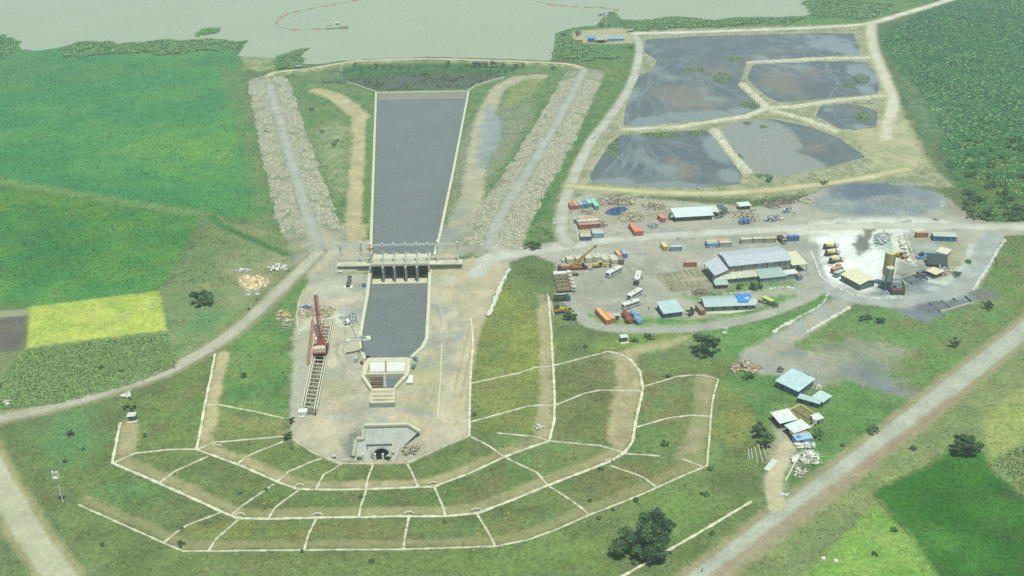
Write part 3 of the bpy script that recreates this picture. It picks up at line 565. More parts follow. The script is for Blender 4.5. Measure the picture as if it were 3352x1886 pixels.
# roads as strips lying on the ground, noisy edges
for nm, (p, hw) in ROADS.items():
    p = densify(p, 1.6); P = np.array([q[:2] for q in p]); t = np.gradient(P, axis=0); t /= np.linalg.norm(t, axis=1)[:,None]; nrm = np.stack([-t[:,1], t[:,0]], 1)
    k = 11; off = np.linspace(-1, 1, k); wl = hw+.6*fbm(P[:,0], P[:,1], 5, 90, 3); wr = hw+.6*fbm(P[:,0]+300, P[:,1], 5, 91, 3)
    o_ = np.where(off[None,:] < 0, off[None,:]*wl[:,None], off[None,:]*wr[:,None])
    X = P[:,0:1]+nrm[:,0:1]*o_; Y = P[:,1:2]+nrm[:,1:2]*o_; x = X.ravel(); y = Y.ravel()
    z = terrain(x, y)+.10-.06*np.abs(np.tile(off, len(P)))
    c, v_ = paint(x, y); n = len(P); i = (np.arange(n-1)[:,None]*k+np.arange(k-1)[None,:]).ravel()
    me = mesh_np(nm, np.stack([x,y,z],1), np.stack([i, i+1, i+k+1, i+k],1), c, v_, True, 4)
    tag(link(nm.split('_')[0], me, GMAT), kind='structure')
for c_ in (CREST_L, CREST_R, CREST_T):
    p = densify(smooth(c_, 2), 2); P = np.array([q[:2] for q in p]); t = np.gradient(P, axis=0); t /= np.linalg.norm(t, axis=1)[:,None]; nrm = np.stack([-t[:,1], t[:,0]], 1)
    k = 9; off = np.linspace(-2.9, 2.9, k); X = P[:,0:1]+nrm[:,0:1]*off; Y = P[:,1:2]+nrm[:,1:2]*off; x = X.ravel(); y = Y.ravel()
    z = terrain(x, y)+.10; c, v_ = paint(x, y); n = len(P); i = (np.arange(n-1)[:,None]*k+np.arange(k-1)[None,:]).ravel()
    tag(link('road', mesh_np('crest_road', np.stack([x,y,z],1), np.stack([i, i+1, i+k+1, i+k],1), c, v_, True, 4), GMAT), kind='structure')
# fields as draped sheets
def drape(name, pts, step, dz=.1):
    b = box_of(pts, 0); out = [q for q in densify(list(pts)+[pts[0]], step)[:-1]]
    ox = np.array([q[0] for q in out]); oy = np.array([q[1] for q in out]); j = .35
    ox = ox+j*fbm(ox, oy, 3, 70, 2); oy = oy+j*fbm(ox, oy, 3, 71, 2)
    X, Y = np.meshgrid(np.arange(b[0], b[1], step), np.arange(b[2], b[3], step)); X = X.ravel(); Y = Y.ravel()
    k = sdf(X, Y, pts, 1) > step*.6; X = np.concatenate([ox, X[k]]); Y = np.concatenate([oy, Y[k]]); no = len(ox)
    v, _, f, _, _, _ = delaunay_2d_cdt([Vector(p) for p in zip(X, Y)], [(i, (i+1) % no) for i in range(no)], [list(range(no))], 1, 1e-5)
    x = np.array([q.x for q in v]); y = np.array([q.y for q in v]); c, vg = paint(x, y)
    f = [tuple(q) for q in f if len(q) == 3]
    me = mesh_np(name, np.stack([x, y, terrain(x, y)+dz], 1), f, c, vg, True)
    return tag(link(name, me, GMAT), kind='structure')
drape('field', W(D, [(70,772),(400,731),(421,832),(66,876)]), 1.6)
drape('field', W(D, [(-60,805),(70,790),(62,876),(0,895),(-60,905)]), 1.8)
drape('field', W(D, [(2190,1240),(2330,1170),(2410,1110),(2470,1140),(2500,1190),(2575,1250),(2700,1330),(2560,1440),(2380,1460),(2290,1350)]), 1.8)
drape('field', W(D, [(1990,1470),(2200,1270),(2290,1350),(2380,1460)]), 1.8)
drape('field', W(D, [(2470,1060),(2520,1010),(2640,920),(2680,1060),(2580,1110),(2500,1160),(2480,1120)]), 1.8)
# ------------------------------------------------------------------ water
def water_mat(name, c, c2, rough, bs_=.25, sc_=.05, ripple=.15):
    mt, nt, bs = newmat(name); geo = N(nt, 'ShaderNodeNewGeometry'); pos = geo.outputs['Position']
    n = noise_fac(nt, sc_, 5, .6, pos); mx = N(nt, 'ShaderNodeMix', data_type='RGBA'); nt.links.new(maprange(nt, n, .35, .65, 0, 1), mx.inputs[0])
    mx.inputs[6].default_value = (*alb(c), 1); mx.inputs[7].default_value = (*alb(c2), 1); nt.links.new(mx.outputs[2], bs.inputs['Base Color'])
    bs.inputs['Roughness'].default_value = rough; bs.inputs['Specular IOR Level'].default_value = bs_
    bp = N(nt, 'ShaderNodeBump'); bp.inputs['Strength'].default_value = ripple; bp.inputs['Distance'].default_value = .3
    mp = N(nt, 'ShaderNodeMapping'); mp.inputs['Scale'].default_value = (.35, 1, 1); nt.links.new(pos, mp.inputs[0])
    nt.links.new(noise_fac(nt, .5, 4, .6, mp.outputs[0]), bp.inputs['Height']); nt.links.new(bp.outputs[0], bs.inputs['Normal'])
    return mt
LAKEM = water_mat('lake_water', (160,176,142), (164,180,148), .35, .25, .012, .3)
lk = []
for i, p in enumerate(LAKE):
    a = LAKE[i-1]; b = LAKE[(i+1) % len(LAKE)]; t = (b-a)[:2]; t = t/np.linalg.norm(t); n_ = np.array([t[1], -t[0]])
    q = p[:2]+n_*4
    if inside(np.array([p[0]+n_[0]*.5]), np.array([p[1]+n_[1]*.5]), LAKE)[0]: q = p[:2]-n_*4
    lk.append(Vector((q[0], q[1])))
_v, _, _f, _, _, _ = delaunay_2d_cdt(lk, [(i, (i+1) % len(lk)) for i in range(len(lk))], [list(range(len(lk)))], 1, 1e-5)
me = bpy.data.meshes.new('lake'); me.from_pydata([(q.x, q.y, LAKE_Z) for q in _v], [], [tuple(q) for q in _f])
tag(link('lake', me, LAKEM), kind='structure')
def pond_mat():
    mt, nt, bs = newmat('pond_silt_and_water'); geo = N(nt, 'ShaderNodeNewGeometry'); pos = geo.outputs['Position']
    c = N(nt, 'ShaderNodeAttribute', attribute_name='Col'); a = N(nt, 'ShaderNodeAttribute', attribute_name='wet')
    mu = N(nt, 'ShaderNodeVectorMath', operation='SCALE'); nt.links.new(c.outputs['Color'], mu.inputs[0]); nt.links.new(maprange(nt, noise_fac(nt, .25, 5, .65, pos), .3, .7, .93, 1.07), mu.inputs['Scale'])
    nt.links.new(mu.outputs[0], bs.inputs['Base Color']); nt.links.new(maprange(nt, a.outputs['Fac'], 0, 1, .75, .28), bs.inputs['Roughness']); bs.inputs['Specular IOR Level'].default_value = .22
    return mt
PONDM = pond_mat()
PSILT, PMID, PBRN, PWAT, PWAT2, PSTR = [np.array(alb(c)) for c in ((92,108,112),(104,120,122),(126,126,114),(132,148,146),(146,154,142),(126,144,146))]
def pond(pts, wets, brown, streams, wat=PWAT, fan=None):
    b = box_of(pts, 6); X, Y = np.meshgrid(np.arange(b[0], b[1], 1.1), np.arange(b[2], b[3], 2.2)); x = X.ravel(); y = Y.ravel(); s = sdf(x, y, pts, 20)
    nb = fbm(x, y*.6, 45, 301, 4); nm = fbm(x, y*.6, 14, 302, 4); wx = x+9*fbm(x, y, 30, 303, 3); wy = y+9*fbm(x, y, 30, 304, 3); lines_ = fbm(wx, wy*.55, 16, 305, 4)
    k = sstep(-.35, .45, nm)[:,None]; c = PSILT*(1-k)+PMID*k
    def blobs(L):
        r_ = np.zeros(len(x))
        for u, v, ru, rv, a_ in L:
            q = at(D(u, v)); q2_ = at(D(u+ru, v)); q3_ = at(D(u, v-rv)); r_ = np.maximum(r_, a_*(1.25-np.sqrt(((x-q[0])/(q2_[0]-q[0]))**2+((y-q[1])/(q3_[1]-q[1]))**2)))
        return r_
    br = sstep(.1, .95, blobs(brown)+.55*nb+.42*nm) if brown else np.zeros(len(x)); c = c*(1-br[:,None]*.85)+PBRN*br[:,None]*.85
    wv_ = sstep(.16, .50, blobs(wets)+.75*nb+.38*nm-.02); wet = wv_
    rid = 1-sstep(.006, .05, np.abs(lines_)); rid = rid*sstep(-.4, .2, nb)*.7; c = c*(1-rid[:,None])+PSTR*rid[:,None]
    c = c*(1-wv_[:,None]*.92)+wat*wv_[:,None]*.92
    for st in streams:
        L = densify(smooth(W(D, st), 2), 3); L = [np.array([q[0]+3*float(fbm(np.array([q[0]]), np.array([q[1]]), 14, 310, 2)[0]), q[1], 0]) for q in L]; d, _ = ldist(x, y, L, 8); wd_ = .55+.9*np.clip(fbm(x, y, 9, 311, 2)+.35, 0, 1); q = (1-sstep(wd_*.3, wd_*1.5, d))*(.35+.5*np.clip(fbm(x, y, 22, 312, 2)+.5, 0, 1)); c = c*(1-q[:,None])+PSTR*q[:,None]; wet = np.maximum(wet, q)
    nr, nc = X.shape; i = (np.arange(nr-1)[:,None]*nc+np.arange(nc-1)[None,:]).ravel(); f = np.stack([i, i+1, i+nc+1, i+nc], 1); f = f[(s[f] > -3).any(1)]
    used = np.unique(f); mp = np.full(len(x), -1); mp[used] = np.arange(len(used)); v = np.stack([x, y, np.full(len(x), POND_Z)], 1)[used]
    me = mesh_np('settling_pond', v, mp[f], c[used], None, False, 4); a = me.attributes.new('wet', 'FLOAT', 'POINT'); a.data.foreach_set('value', wet[used].astype(np.float32))
    tag(link('settling_pond', me, PONDM), kind='structure')
pond(POND_A, [(2105,112,70,35,1),(1640,308,60,16,1),(1780,292,110,16,1),(1870,280,50,14,.9)], [(1720,245,90,40,1),(1800,180,60,24,.8),(1660,230,40,20,.7),(1850,150,80,12,.6)], [[(2080,142),(2040,125),(1960,112),(1860,118),(1760,108),(1680,118)],[(2060,135),(1980,128),(1900,124),(1800,132)],[(1640,180),(1625,200),(1640,215),(1610,235),(1612,262),(1604,285),(1600,318)],[(1605,225),(1585,262),(1572,300)],[(1670,225),(1660,250),(1690,275),(1680,290)],[(1700,160),(1790,200),(1850,235),(1880,255)]])
pond(POND_B, [(2165,180,40,22,.8),(2180,225,30,16,.7)], [(1970,210,80,36,1),(2040,180,50,16,.6)], [[(2066,150),(2082,172),(2098,192),(2112,214),(2096,236),(2080,250)],[(2190,190),(2200,210),(2180,230)],[(2110,214),(2150,232),(2190,236)],[(2180,186),(2192,205),(2170,222)]])
pond(POND_C, [(2165,318,30,14,.9),(2075,275,22,10,.7)], [(2150,275,30,10,.7)], [[(2078,262),(2096,282),(2110,300),(2138,326)],[(2108,298),(2150,300),(2190,302)]])
pond(POND_D, [(1890,340,110,60,1.05),(1960,410,130,40,1.05),(1850,330,60,40,1)], [(2060,372,60,20,.9),(1990,340,40,14,.5)], [[(2135,336),(2070,362),(2000,385),(1985,395)],[(2010,330),(2040,350),(2080,355)]], PWAT2)
pond(POND_E, [(1530,458,70,14,1.05),(1680,468,140,12,1.05),(1815,375,50,40,1),(1835,440,40,26,1)], [(1720,430,40,26,1),(1690,400,30,20,.5)], [[(1592,338),(1570,380),(1530,420),(1505,452)],[(1592,338),(1580,390),(1555,430),(1540,448)],[(1594,338),(1605,380),(1590,420),(1570,450)],[(1594,338),(1620,375),(1625,420),(1610,452)],[(1596,338),(1640,370),(1660,410),(1650,450)],[(1596,338),(1660,362),(1710,395),(1720,440)],[(1600,338),(1690,352),(1760,372),(1800,385)],[(1600,337),(1680,345),(1750,352),(1790,352)],[(1612,372),(1640,410),(1630,440)]])
# ------------------------------------------------------------------ mesh builder
class MB:
    def __init__(s): s.v = []; s.f = []
    def add(s, v, f):
        o = len(s.v); s.v += [tuple(map(float, p)) for p in v]; s.f += [tuple(i+o for i in q) for q in f]; return s
    def box(s, x0, x1, y0, y1, z0, z1, top=None):
        t = top or (0, 0, 0, 0)       # insets of the top face: x0, x1, y0, y1
        v = [(x0,y0,z0),(x1,y0,z0),(x1,y1,z0),(x0,y1,z0),(x0+t[0],y0+t[2],z1),(x1-t[1],y0+t[2],z1),(x1-t[1],y1-t[3],z1),(x0+t[0],y1-t[3],z1)]
        return s.add(v, [(0,3,2,1),(4,5,6,7),(0,1,5,4),(1,2,6,5),(2,3,7,6),(3,0,4,7)])
    def prism(s, pts, z0, z1):                       # pts xy; z may be per-point lists
        n = len(pts); a = sum(pts[i][0]*pts[(i+1)%n][1]-pts[(i+1)%n][0]*pts[i][1] for i in range(n))
        if a < 0: pts = pts[::-1]; z0 = z0[::-1] if isinstance(z0, list) else z0; z1 = z1[::-1] if isinstance(z1, list) else z1
        g = lambda z, i: z[i] if isinstance(z, list) else z
        v = [(p[0], p[1], g(z0,i)) for i, p in enumerate(pts)]+[(p[0], p[1], g(z1,i)) for i, p in enumerate(pts)]
        return s.add(v, [tuple(range(n-1,-1,-1)), tuple(range(n,2*n))]+[(i,(i+1)%n,n+(i+1)%n,n+i) for i in range(n)])
    def prof(s, pts, a0, a1, axis='y'):              # profile in xz (axis y) or yz (axis x)
        n = len(pts); fn = (lambda p, a: (p[0], a, p[1])) if axis == 'y' else (lambda p, a: (a, p[0], p[1]))
        v = [fn(p, a0) for p in pts]+[fn(p, a1) for p in pts]
        return s.add(v, [tuple(range(n)), tuple(range(2*n-1,n-1,-1))]+[((i+1)%n,i,n+i,n+(i+1)%n) for i in range(n)])
    def cyl(s, p0, p1, r0, r1=None, n=10, cap=True):
        r1 = r0 if r1 is None else r1; p0 = Vector(p0); p1 = Vector(p1); d = (p1-p0).normalized()
        u = d.orthogonal().normalized(); w = d.cross(u); v = []
        for p, r in ((p0, r0), (p1, r1)):
            for i in range(n):
                a = 2*math.pi*i/n; v.append(p+(u*math.cos(a)+w*math.sin(a))*r)
        f = [(i,(i+1)%n,n+(i+1)%n,n+i) for i in range(n)]
        if cap: f += [tuple(range(n-1,-1,-1)), tuple(range(n,2*n))]
        return s.add(v, f)
    def bar(s, p0, p1, w, h=None):
        h = h or w; p0 = Vector(p0); p1 = Vector(p1); d = (p1-p0).normalized(); up = Vector((0,0,1))
        if abs(d.z) > .95: up = Vector((0,1,0))
        r = d.cross(up).normalized(); u = r.cross(d).normalized(); v = []
        for p in (p0, p1):
            for a, b in ((-1,-1),(1,-1),(1,1),(-1,1)): v.append(p+r*a*w/2+u*b*h/2)
        return s.add(v, [(0,1,2,3),(7,6,5,4),(0,4,5,1),(1,5,6,2),(2,6,7,3),(3,7,4,0)])
    def build(s, name, mt, parent=None):
        me = bpy.data.meshes.new(name); me.from_pydata(s.v, [], s.f); me.update()
        return link(name, me, mt, parent)
def thing(name, label, cat, loc=(0,0,0), rz=0.0, group=None):
    o = bpy.data.objects.new(name, None); col.objects.link(o); o.location = [float(q) for q in loc]; o.rotation_euler = (0,0,float(rz)); o.empty_display_size = .5
    return tag(o, label, cat, group)
def copy_tree(o, parent=None):
    c = o.copy(); col.objects.link(c)
    if parent: c.parent = parent
    for ch in o.children: copy_tree(ch, c)
    return c
def edge(pA, pB, z=0.0, depth=0.0):
    """two photographed points of a front bottom edge -> centre-left origin, angle, length, away normal"""
    a = at(pA, z); b = at(pB, z); d = b-a; L = float(np.hypot(d[0], d[1])); rz = math.atan2(d[1], d[0])
    return a, rz, L
# paints
CONC = mat('concrete_pale', (206,212,184), .85, 0, .14, .6); CONCG = mat('concrete_grey', (158,172,168), .85, 0, .16, .5); CONCD = mat('concrete_damp', (112,124,122), .85, 0, .2, .5)
WHITE = mat('white_paint', (228,236,226), .5, 0, .08); DARK = mat('dark_steel', (58,68,72), .6, 0, .2); TYRE = mat('tyre_rubber', (52,58,60), .9, 0, .1)
GLASS = mat('window_glass', (60,76,84), .15, 0, .1); STEEL = mat('steel_grey', (150,164,166), .5, .2, .15); GANT = mat('gantry_paint', (206,216,212), .55, 0, .1); RUST = mat('rusty_steel', (136,92,76), .85, 0, .3, 1.5); WOOD = mat('timber', (186,172,134), .9, 0, .25, 2)
YEL = mat('yellow_paint', (214,184,70), .5, 0, .18); RED = mat('red_paint', (172,84,78), .55, 0, .2); ORG = mat('orange_paint', (214,140,60), .55, 0, .15); ROOFZ = mat('galvanised_sheet', (184,204,196), .5, 0, .14, .8); ROOFW = mat('pale_sheet', (208,222,208), .5, 0, .1, .6)
BRICK = mat('brick', (168,118,92), .9, 0, .2, 2)
SKIN = mat('skin', (110,78,62), .7, 0, .1); 
# ------------------------------------------------------------------ intake channel
def floor_mat():
    mt, nt, bs = newmat('stone_pitching'); geo = N(nt, 'ShaderNodeNewGeometry'); pos = geo.outputs['Position']
    vo = N(nt, 'ShaderNodeTexVoronoi'); vo.inputs['Scale'].default_value = 1.1; nt.links.new(pos, vo.inputs['Vector'])
    n2 = noise_fac(nt, .06, 4, .6, pos); n3 = noise_fac(nt, .7, 4, .7, pos)
    br = N(nt, 'ShaderNodeTexBrick'); nt.links.new(pos, br.inputs['Vector']); br.inputs['Scale'].default_value = .25; br.inputs['Mortar Size'].default_value = .012; br.inputs['Color1'].default_value = (1,1,1,1); br.inputs['Color2'].default_value = (.97,.97,.97,1); br.inputs['Mortar'].default_value = (.82,.82,.82,1)
    sep = N(nt, 'ShaderNodeSeparateColor'); nt.links.new(vo.outputs['Color'], sep.inputs[0])
    s = mth(nt, 'MULTIPLY', maprange(nt, sep.outputs[0], 0, 1, .90, 1.10), maprange(nt, n2, .3, .7, .92, 1.08)); s = mth(nt, 'MULTIPLY', s, maprange(nt, n3, .3, .7, .93, 1.07))
    mu = N(nt, 'ShaderNodeVectorMath', operation='SCALE'); nt.links.new(br.outputs['Color'], mu.inputs[0]); nt.links.new(s, mu.inputs['Scale'])
    m2 = N(nt, 'ShaderNodeVectorMath', operation='MULTIPLY'); nt.links.new(mu.outputs[0], m2.inputs[0]); m2.inputs[1].default_value = alb((112,125,126)); nt.links.new(m2.outputs[0], bs.inputs['Base Color']); bs.inputs['Roughness'].default_value = .9
    bp = N(nt, 'ShaderNodeBump'); bp.inputs['Strength'].default_value = .2; bp.inputs['Distance'].default_value = .1; nt.links.new(vo.outputs['Distance'], bp.inputs['Height']); nt.links.new(bp.outputs[0], bs.inputs['Normal']); return mt
FLOORM = floor_mat()
def strip(name, line_, w, h, mt, label=None, cat=None, group=None, side=0, down=None):
    p = [np.array(q, float) for q in line_]; n = len(p); P = np.array([q[:2] for q in p]); t = np.gradient(P, axis=0) if n > 2 else np.repeat((P[1]-P[0])[None], 2, 0)
    t /= np.linalg.norm(t, axis=1)[:,None]; nr_ = np.stack([-t[:,1], t[:,0]], 1); mb = MB(); v = []
    for i in range(n):
        for s_ in (-1, 1):
            o = (s_*.5+side*.5)*w; x, y = P[i]+nr_[i]*o; dz = down[i] if isinstance(down, list) else (down if down is not None else p[i][2]-h)
            v += [(x, y, dz), (x, y, p[i][2])]
    f = []
    for i in range(n-1):
        a = i*4; b = a+4; f += [(a+1,a+3,b+3,b+1),(a,a+1,b+1,b),(a+3,a+2,b+2,b+3)]
    f += [(0,2,3,1), ((n-1)*4,(n-1)*4+1,(n-1)*4+3,(n-1)*4+2)]
    mb.add(v, f); o = mb.build(name, mt)
    if label: tag(o, label, cat, group)
    return o
ul = densify(UL, 12); ur = [np.array([np.interp(i/(len(ul)-1), np.linspace(0,1,len(UR)), [q[k] for q in UR]) for k in range(3)]) for i in range(len(ul))]
mb = MB(); v = []
for a, b in zip(ul, ur): v += [(a[0], a[1], upz(a[1])), (b[0], b[1], upz(b[1]))]
mb.add(v, [(2*i,2*i+1,2*i+3,2*i+2) for i in range(len(ul)-1)]); tag(mb.build('channel_floor', FLOORM), kind='structure')
dl = DL; dr = [np.array([np.interp(i/(len(dl)-1), np.linspace(0,1,len(DR)), [q[k] for q in DR]) for k in range(3)]) for i in range(len(dl))]
mb = MB(); v = []; dzs = np.linspace(-6, -5.4, len(dl))
for a, b, z in zip(dl, dr, dzs): v += [(a[0], a[1], z), (b[0], b[1], z)]
mb.add(v, [(2*i,2*i+1,2*i+3,2*i+2) for i in range(len(dl)-1)]); tag(mb.build('channel_floor', FLOORM), kind='structure')
strip('channel_wall', UL, 1.5, 8, CONC, 'long pale concrete wall of the wide channel, on the side of the rubble track', 'wall', None, -.6, -7.2)
strip('channel_wall', UR, 1.5, 8, CONC, 'long pale concrete wall of the wide channel, beside the curved grey haul track', 'wall', None, .6, -7.2)
e0 = UL[0]; e1 = UR[0]
ew = strip('end_wall', [e0+np.array([-1,.2,.1]), e1+np.array([1,.2,.1])], 1.6, 6, CONC, 'straight concrete wall closing the far end of the wide channel', 'wall', None, 0, -5.0)
mb = MB(); mb.prism([(e0[0]+.6,e0[1]-.8),(e1[0]-.6,e1[1]-.8),(e1[0]-.8,e1[1]-5),(e0[0]+.8,e0[1]-5)], -4.6, -3.7); mb.build('footing', mat('footing_grey', (140,152,148), .9), ew)
strip('wing_wall', [q+np.array([0,0,.7]) for q in W(D, [(948,233),(905,218),(872,208)], .8)], .9, 3, CONC, 'thin pale wing wall running from channel corner to the lamp mast', 'wall', None, 0, -2.4)
strip('wing_wall', [q+np.array([0,0,.7]) for q in W(D, [(1177,229),(1200,214),(1240,202),(1268,195)], .8)], .9, 3, CONC, 'thin pale wing wall running from channel corner along the dark mud', 'wall', None, 0, -2.4)
strip('channel_wall', DL, 1.5, 7, CONC, 'concrete wall of the lower channel, on the side of the red crane', 'wall', None, -.5, -7.5)
strip('channel_wall', DR, 1.6, 7, CONC, 'concrete wall of the lower channel, on the side of the sandy ramp', 'wall', None, .5, -7.5)
# ------------------------------------------------------------------ gate structure
gA = at(g1(75,560), 0.0); gB = at(g1(2470,520), 0.0)     # front foot of the two wings
a_ = at(g1(735,515), 3.0); b_ = at(g1(1822,495), 3.0)    # front top edge over the openings
ang = math.atan2(b_[1]-a_[1], b_[0]-a_[0]); GW = float(np.hypot(*(b_-a_)[:2]))
gt = thing('gate_structure', 'concrete sluice gate structure with five dark openings across the channel', 'sluice gate', (a_[0], a_[1], 0), ang)
xl = (at(g1(75,555), 3.0)-a_)[:2]@np.array([math.cos(ang), math.sin(ang)]); xr = (at(g1(2472,520), 3.0)-a_)[:2]@np.array([math.cos(ang), math.sin(ang)])
DEP = 12.5
bay = GW/5.0; pw = 1.05
MB().box(-.6, GW+.6, 0, DEP, 2.2, 3.0).build('deck', CONC, gt)
MB().box(-.6, GW+.6, .0, .35, 3.0, 3.35).build('kerb', CONC, gt)
for nm, x0, x1 in (('platform', xl, -.6), ('platform', GW+.6, xr)):
    MB().box(x0, x1, -.3, 4.6, 2.5, 3.02).build(nm, CONC, gt)
    MB().box(x0+.3, x1-.3, .2, 4.4, -1.5, 2.5).build('retaining_wall', mat('stone_wall', (146,146,132), .9, 0, .3, 1.2), gt)
for k in range(1, 5):
    x = k*bay; mb = MB(); mb.prism([(x-pw/2,DEP),(x-pw/2,-1.6),(x-pw*.3,-2.3),(x,-2.5),(x+pw*.3,-2.3),(x+pw/2,-1.6),(x+pw/2,DEP)], -6.2, 2.2)
    o = mb.build('pier', CONCG, gt)
for x in (-.9, GW+.1): MB().box(x, x+.8, -3.2, DEP, -6.2, 2.2).build('abutment', CONCG, gt)
for k in range(5):
    x0 = k*bay+(pw/2 if k else 0)+.06; x1 = (k+1)*bay-(pw/2 if k < 4 else 0)-.06
    gl = MB().box(x0, x1, 5.2, 5.6, -4.2, 2.15); o = gl.build('gate_leaf', mat('gate_steel', (54,66,76), .6, .2, .15), gt)
    mb = MB()
    for z in (-3, -1.4, .2): mb.box(x0+.1, x1-.1, 5.02, 5.2, z, z+.22)
    mb.build('stiffener', DARK, o)
MB().box(-.1, GW+.1, -3.6, 6.5, -6.15, -5.72).build('sill', CONC, gt)
MB().box(-.1, GW+.1, 5.7, DEP, -6.1, -5.5).build('inlet_floor', CONCD, gt)
rl = MB()
for x in np.arange(0, GW+.1, GW/20): rl.box(x-.04, x+.04, .9, .98, 3.0, 4.05)
for z in (3.5, 4.0): rl.box(0, GW, .91, .97, z, z+.06)
rl.build('railing', STEEL, gt)
for x0, x1 in ((xl+2, xl+9.5), (xr-9.5, xr-2.5)):
    g_ = MB()
    for x in np.linspace(x0, x1, 7): g_.box(x-.06, x+.06, .6, 1.9, 3.03, 3.14)
    for y in (.6, 1.9): g_.box(x0, x1, y-.06, y+.06, 3.03, 3.14)
    g_.build('deck_grating', STEEL, gt)
for k in range(6): MB().box(max(-.5, k*bay-.9), min(GW+.5, k*bay+.9), DEP, DEP+.7, 2.0, 3.3).build('back_corbel', CONC, gt)
# hoist gantry standing on the deck
hg = thing('hoist_gantry', 'grey steel gantry of ten braced frames with long rails above the sluice gates', 'gantry', (a_[0], a_[1], 3.0), ang)
fx = [xl+1.6, xl+12, -.7]+[k*bay for k in range(1,6)]+[xr-12.5, xr-2.2]
for i, x in enumerate(fx):
    hgt = 10.9 if i in (1, 8) else 10.0; fr = MB()
    fr.box(x-.36, x+.36, 3.2, 3.9, 0, hgt); fr.box(x-.3, x+.3, 2.5, 4.3, hgt, hgt+.35); fr.box(x-.2, x+.2, 1.0, 1.4, 0, .6); fr.bar((x, 1.0, .3), (x, 3.4, 3.6), .32, .32)
    fr.build('gantry_post', GANT, hg)
for y in (2.7, 4.0): MB().box(fx[0]-.4, fx[-1]+.4, y-.16, y+.16, 9.2, 9.55).build('rail', GANT, hg)
MB().box(fx[0], fx[-1], 3.5, 3.72, 2.0, 2.22).build('cross_rail', GANT, hg)
t_ = thing('chain_hoist', 'small orange hoist trolley hanging on the gantry rail', 'hoist', at(g1(710,200), 11.6), ang)
MB().box(-1.6, 1.6, -.5, .5, -.4, .4).build('trolley', ORG, t_); MB().box(-.6, .6, -.7, .7, -1.0, -.4).build('drum', mat('rust_orange', (196,120,70)), t_)
# ------------------------------------------------------------------ shaft intake below the lower channel
IN = thing('intake_shaft', 'pale concrete intake basin with railed deck at the end of the lower channel', 'intake')
def ipr(name, pts, z0, z1, mt, zz=None):
    mb = MB(); mb.prism([tuple(at(g2(*p), zz if zz is not None else z1)[:2]) for p in pts], z0, z1); return mb.build(name, mt, IN)
Zt = -.5
ipr('deck', [(425,862),(955,846),(936,1168),(384,1178)], -5, Zt, CONC)
ipr('front_wall', [(384,1180),(936,1170),(938,1200),(382,1212)], -5, Zt-.25, CONCG)
ipr('wing_wall', [(212,600),(275,575),(455,838),(408,886)], -5, Zt+.02, CONC)
ipr('wing_wall', [(1168,540),(1246,560),(958,852),(915,832)], -5, Zt+.02, CONC)
ipr('side_wall', [(1185,200),(1292,212),(1246,562),(1166,542)], -5, Zt+.05, CONC)
ipr('side_wall', [(292,290),(368,208),(385,300),(330,560),(272,578),(214,600),(225,520)], -5, Zt+.05, CONC)
ipr('sill', [(366,206),(1228,196),(1218,284),(376,292)], -6, -.9, CONC)
for pl in ([(386,302),(726,298),(726,522),(404,530)], [(760,294),(1172,290),(1160,516),(760,522)]): ipr('cover_slab', pl, -5, -1.1, mat('white_concrete', (222,230,222), .7, 0, .08, .8))
ipr('divider', [(728,270),(760,270),(758,522),(728,524)], -5, -.7, mat('divider_brown', (150,134,116), .9))
ipr('cross_beam', [(318,532),(1220,516),(1218,546),(318,562)], -5, Zt+.08, CONC)
ipr('centre_wall', [(692,562),(744,560),(768,842),(692,846)], -6, Zt-.1, CONCG)
ipr('basin_floor', [(318,560),(1218,545),(925,835),(455,842)], -6.4, -6, CONCD)
ipr('basin_water', [(770,580),(1150,572),(925,832),(775,836)], -3.2, -2.4, mat('still_water', (112,128,130), .15, 0, .1))
for i, v in enumerate((612,660,708,756,800)): ipr('strut', [(380+max(0,(v-600))*.4, v),(692, v-6),(692, v+8),(384+max(0,(v-600))*.4, v+16)], -1.6, -1.0, mat('form_brown', (122,104,88), .9, 0, .3) if i % 2 else mat('form_timber', (150,132,112), .9, 0, .3))
for v, x0, x1, n in ((540,420,1160,14),(870,450,930,7),(975,465,880,6),(1058,445,875,6),(1148,470,820,5)):
    a = at(g2(x0,v), Zt); b = at(g2(x1,v-8), Zt); r_ = MB()
    for i in range(n+1):
        q = a+(b-a)*i/n; r_.box(q[0]-.05, q[0]+.05, q[1]-.05, q[1]+.05, Zt, Zt+1.0)
    r_.bar(a+np.array([0,0,1.0]), b+np.array([0,0,1.0]), .08); r_.bar(a+np.array([0,0,.5]), b+np.array([0,0,.5]), .06)
    r_.build('railing', mat('rail_brown', (150,126,104), .8), IN)
for v in (905, 1010, 1090): ipr('deck_beam', [(440,v),(925,v-8),(925,v+14),(440,v+22)], Zt, Zt+.25, mat('timber_beam', (206,196,158), .9, 0, .2, 2))
ipr('parapet', [(384,1178),(936,1168),(936,1152),(386,1160)], Zt, Zt+.5, CONC); ipr('parapet', [(936,1168),(955,846),(938,846),(918,1160)], Zt, Zt+.5, CONC); ipr('parapet', [(384,1175),(425,862),(442,862),(400,1170)], Zt, Zt+.5, CONC)
vb = thing('valve_chamber', 'small white topped concrete box beside the intake basin wall', 'chamber')
mb = MB(); pts = [tuple(at(g2(*p), -1.0)[:2]) for p in ((1250,575),(1336,575),(1326,745),(1180,745))]; mb.prism(pts, -4, -1.15); mb.build('body', CONCG, vb)
mb = MB(); mb.prism(pts, -1.15, -1.0); mb.build('lid', WHITE, vb)
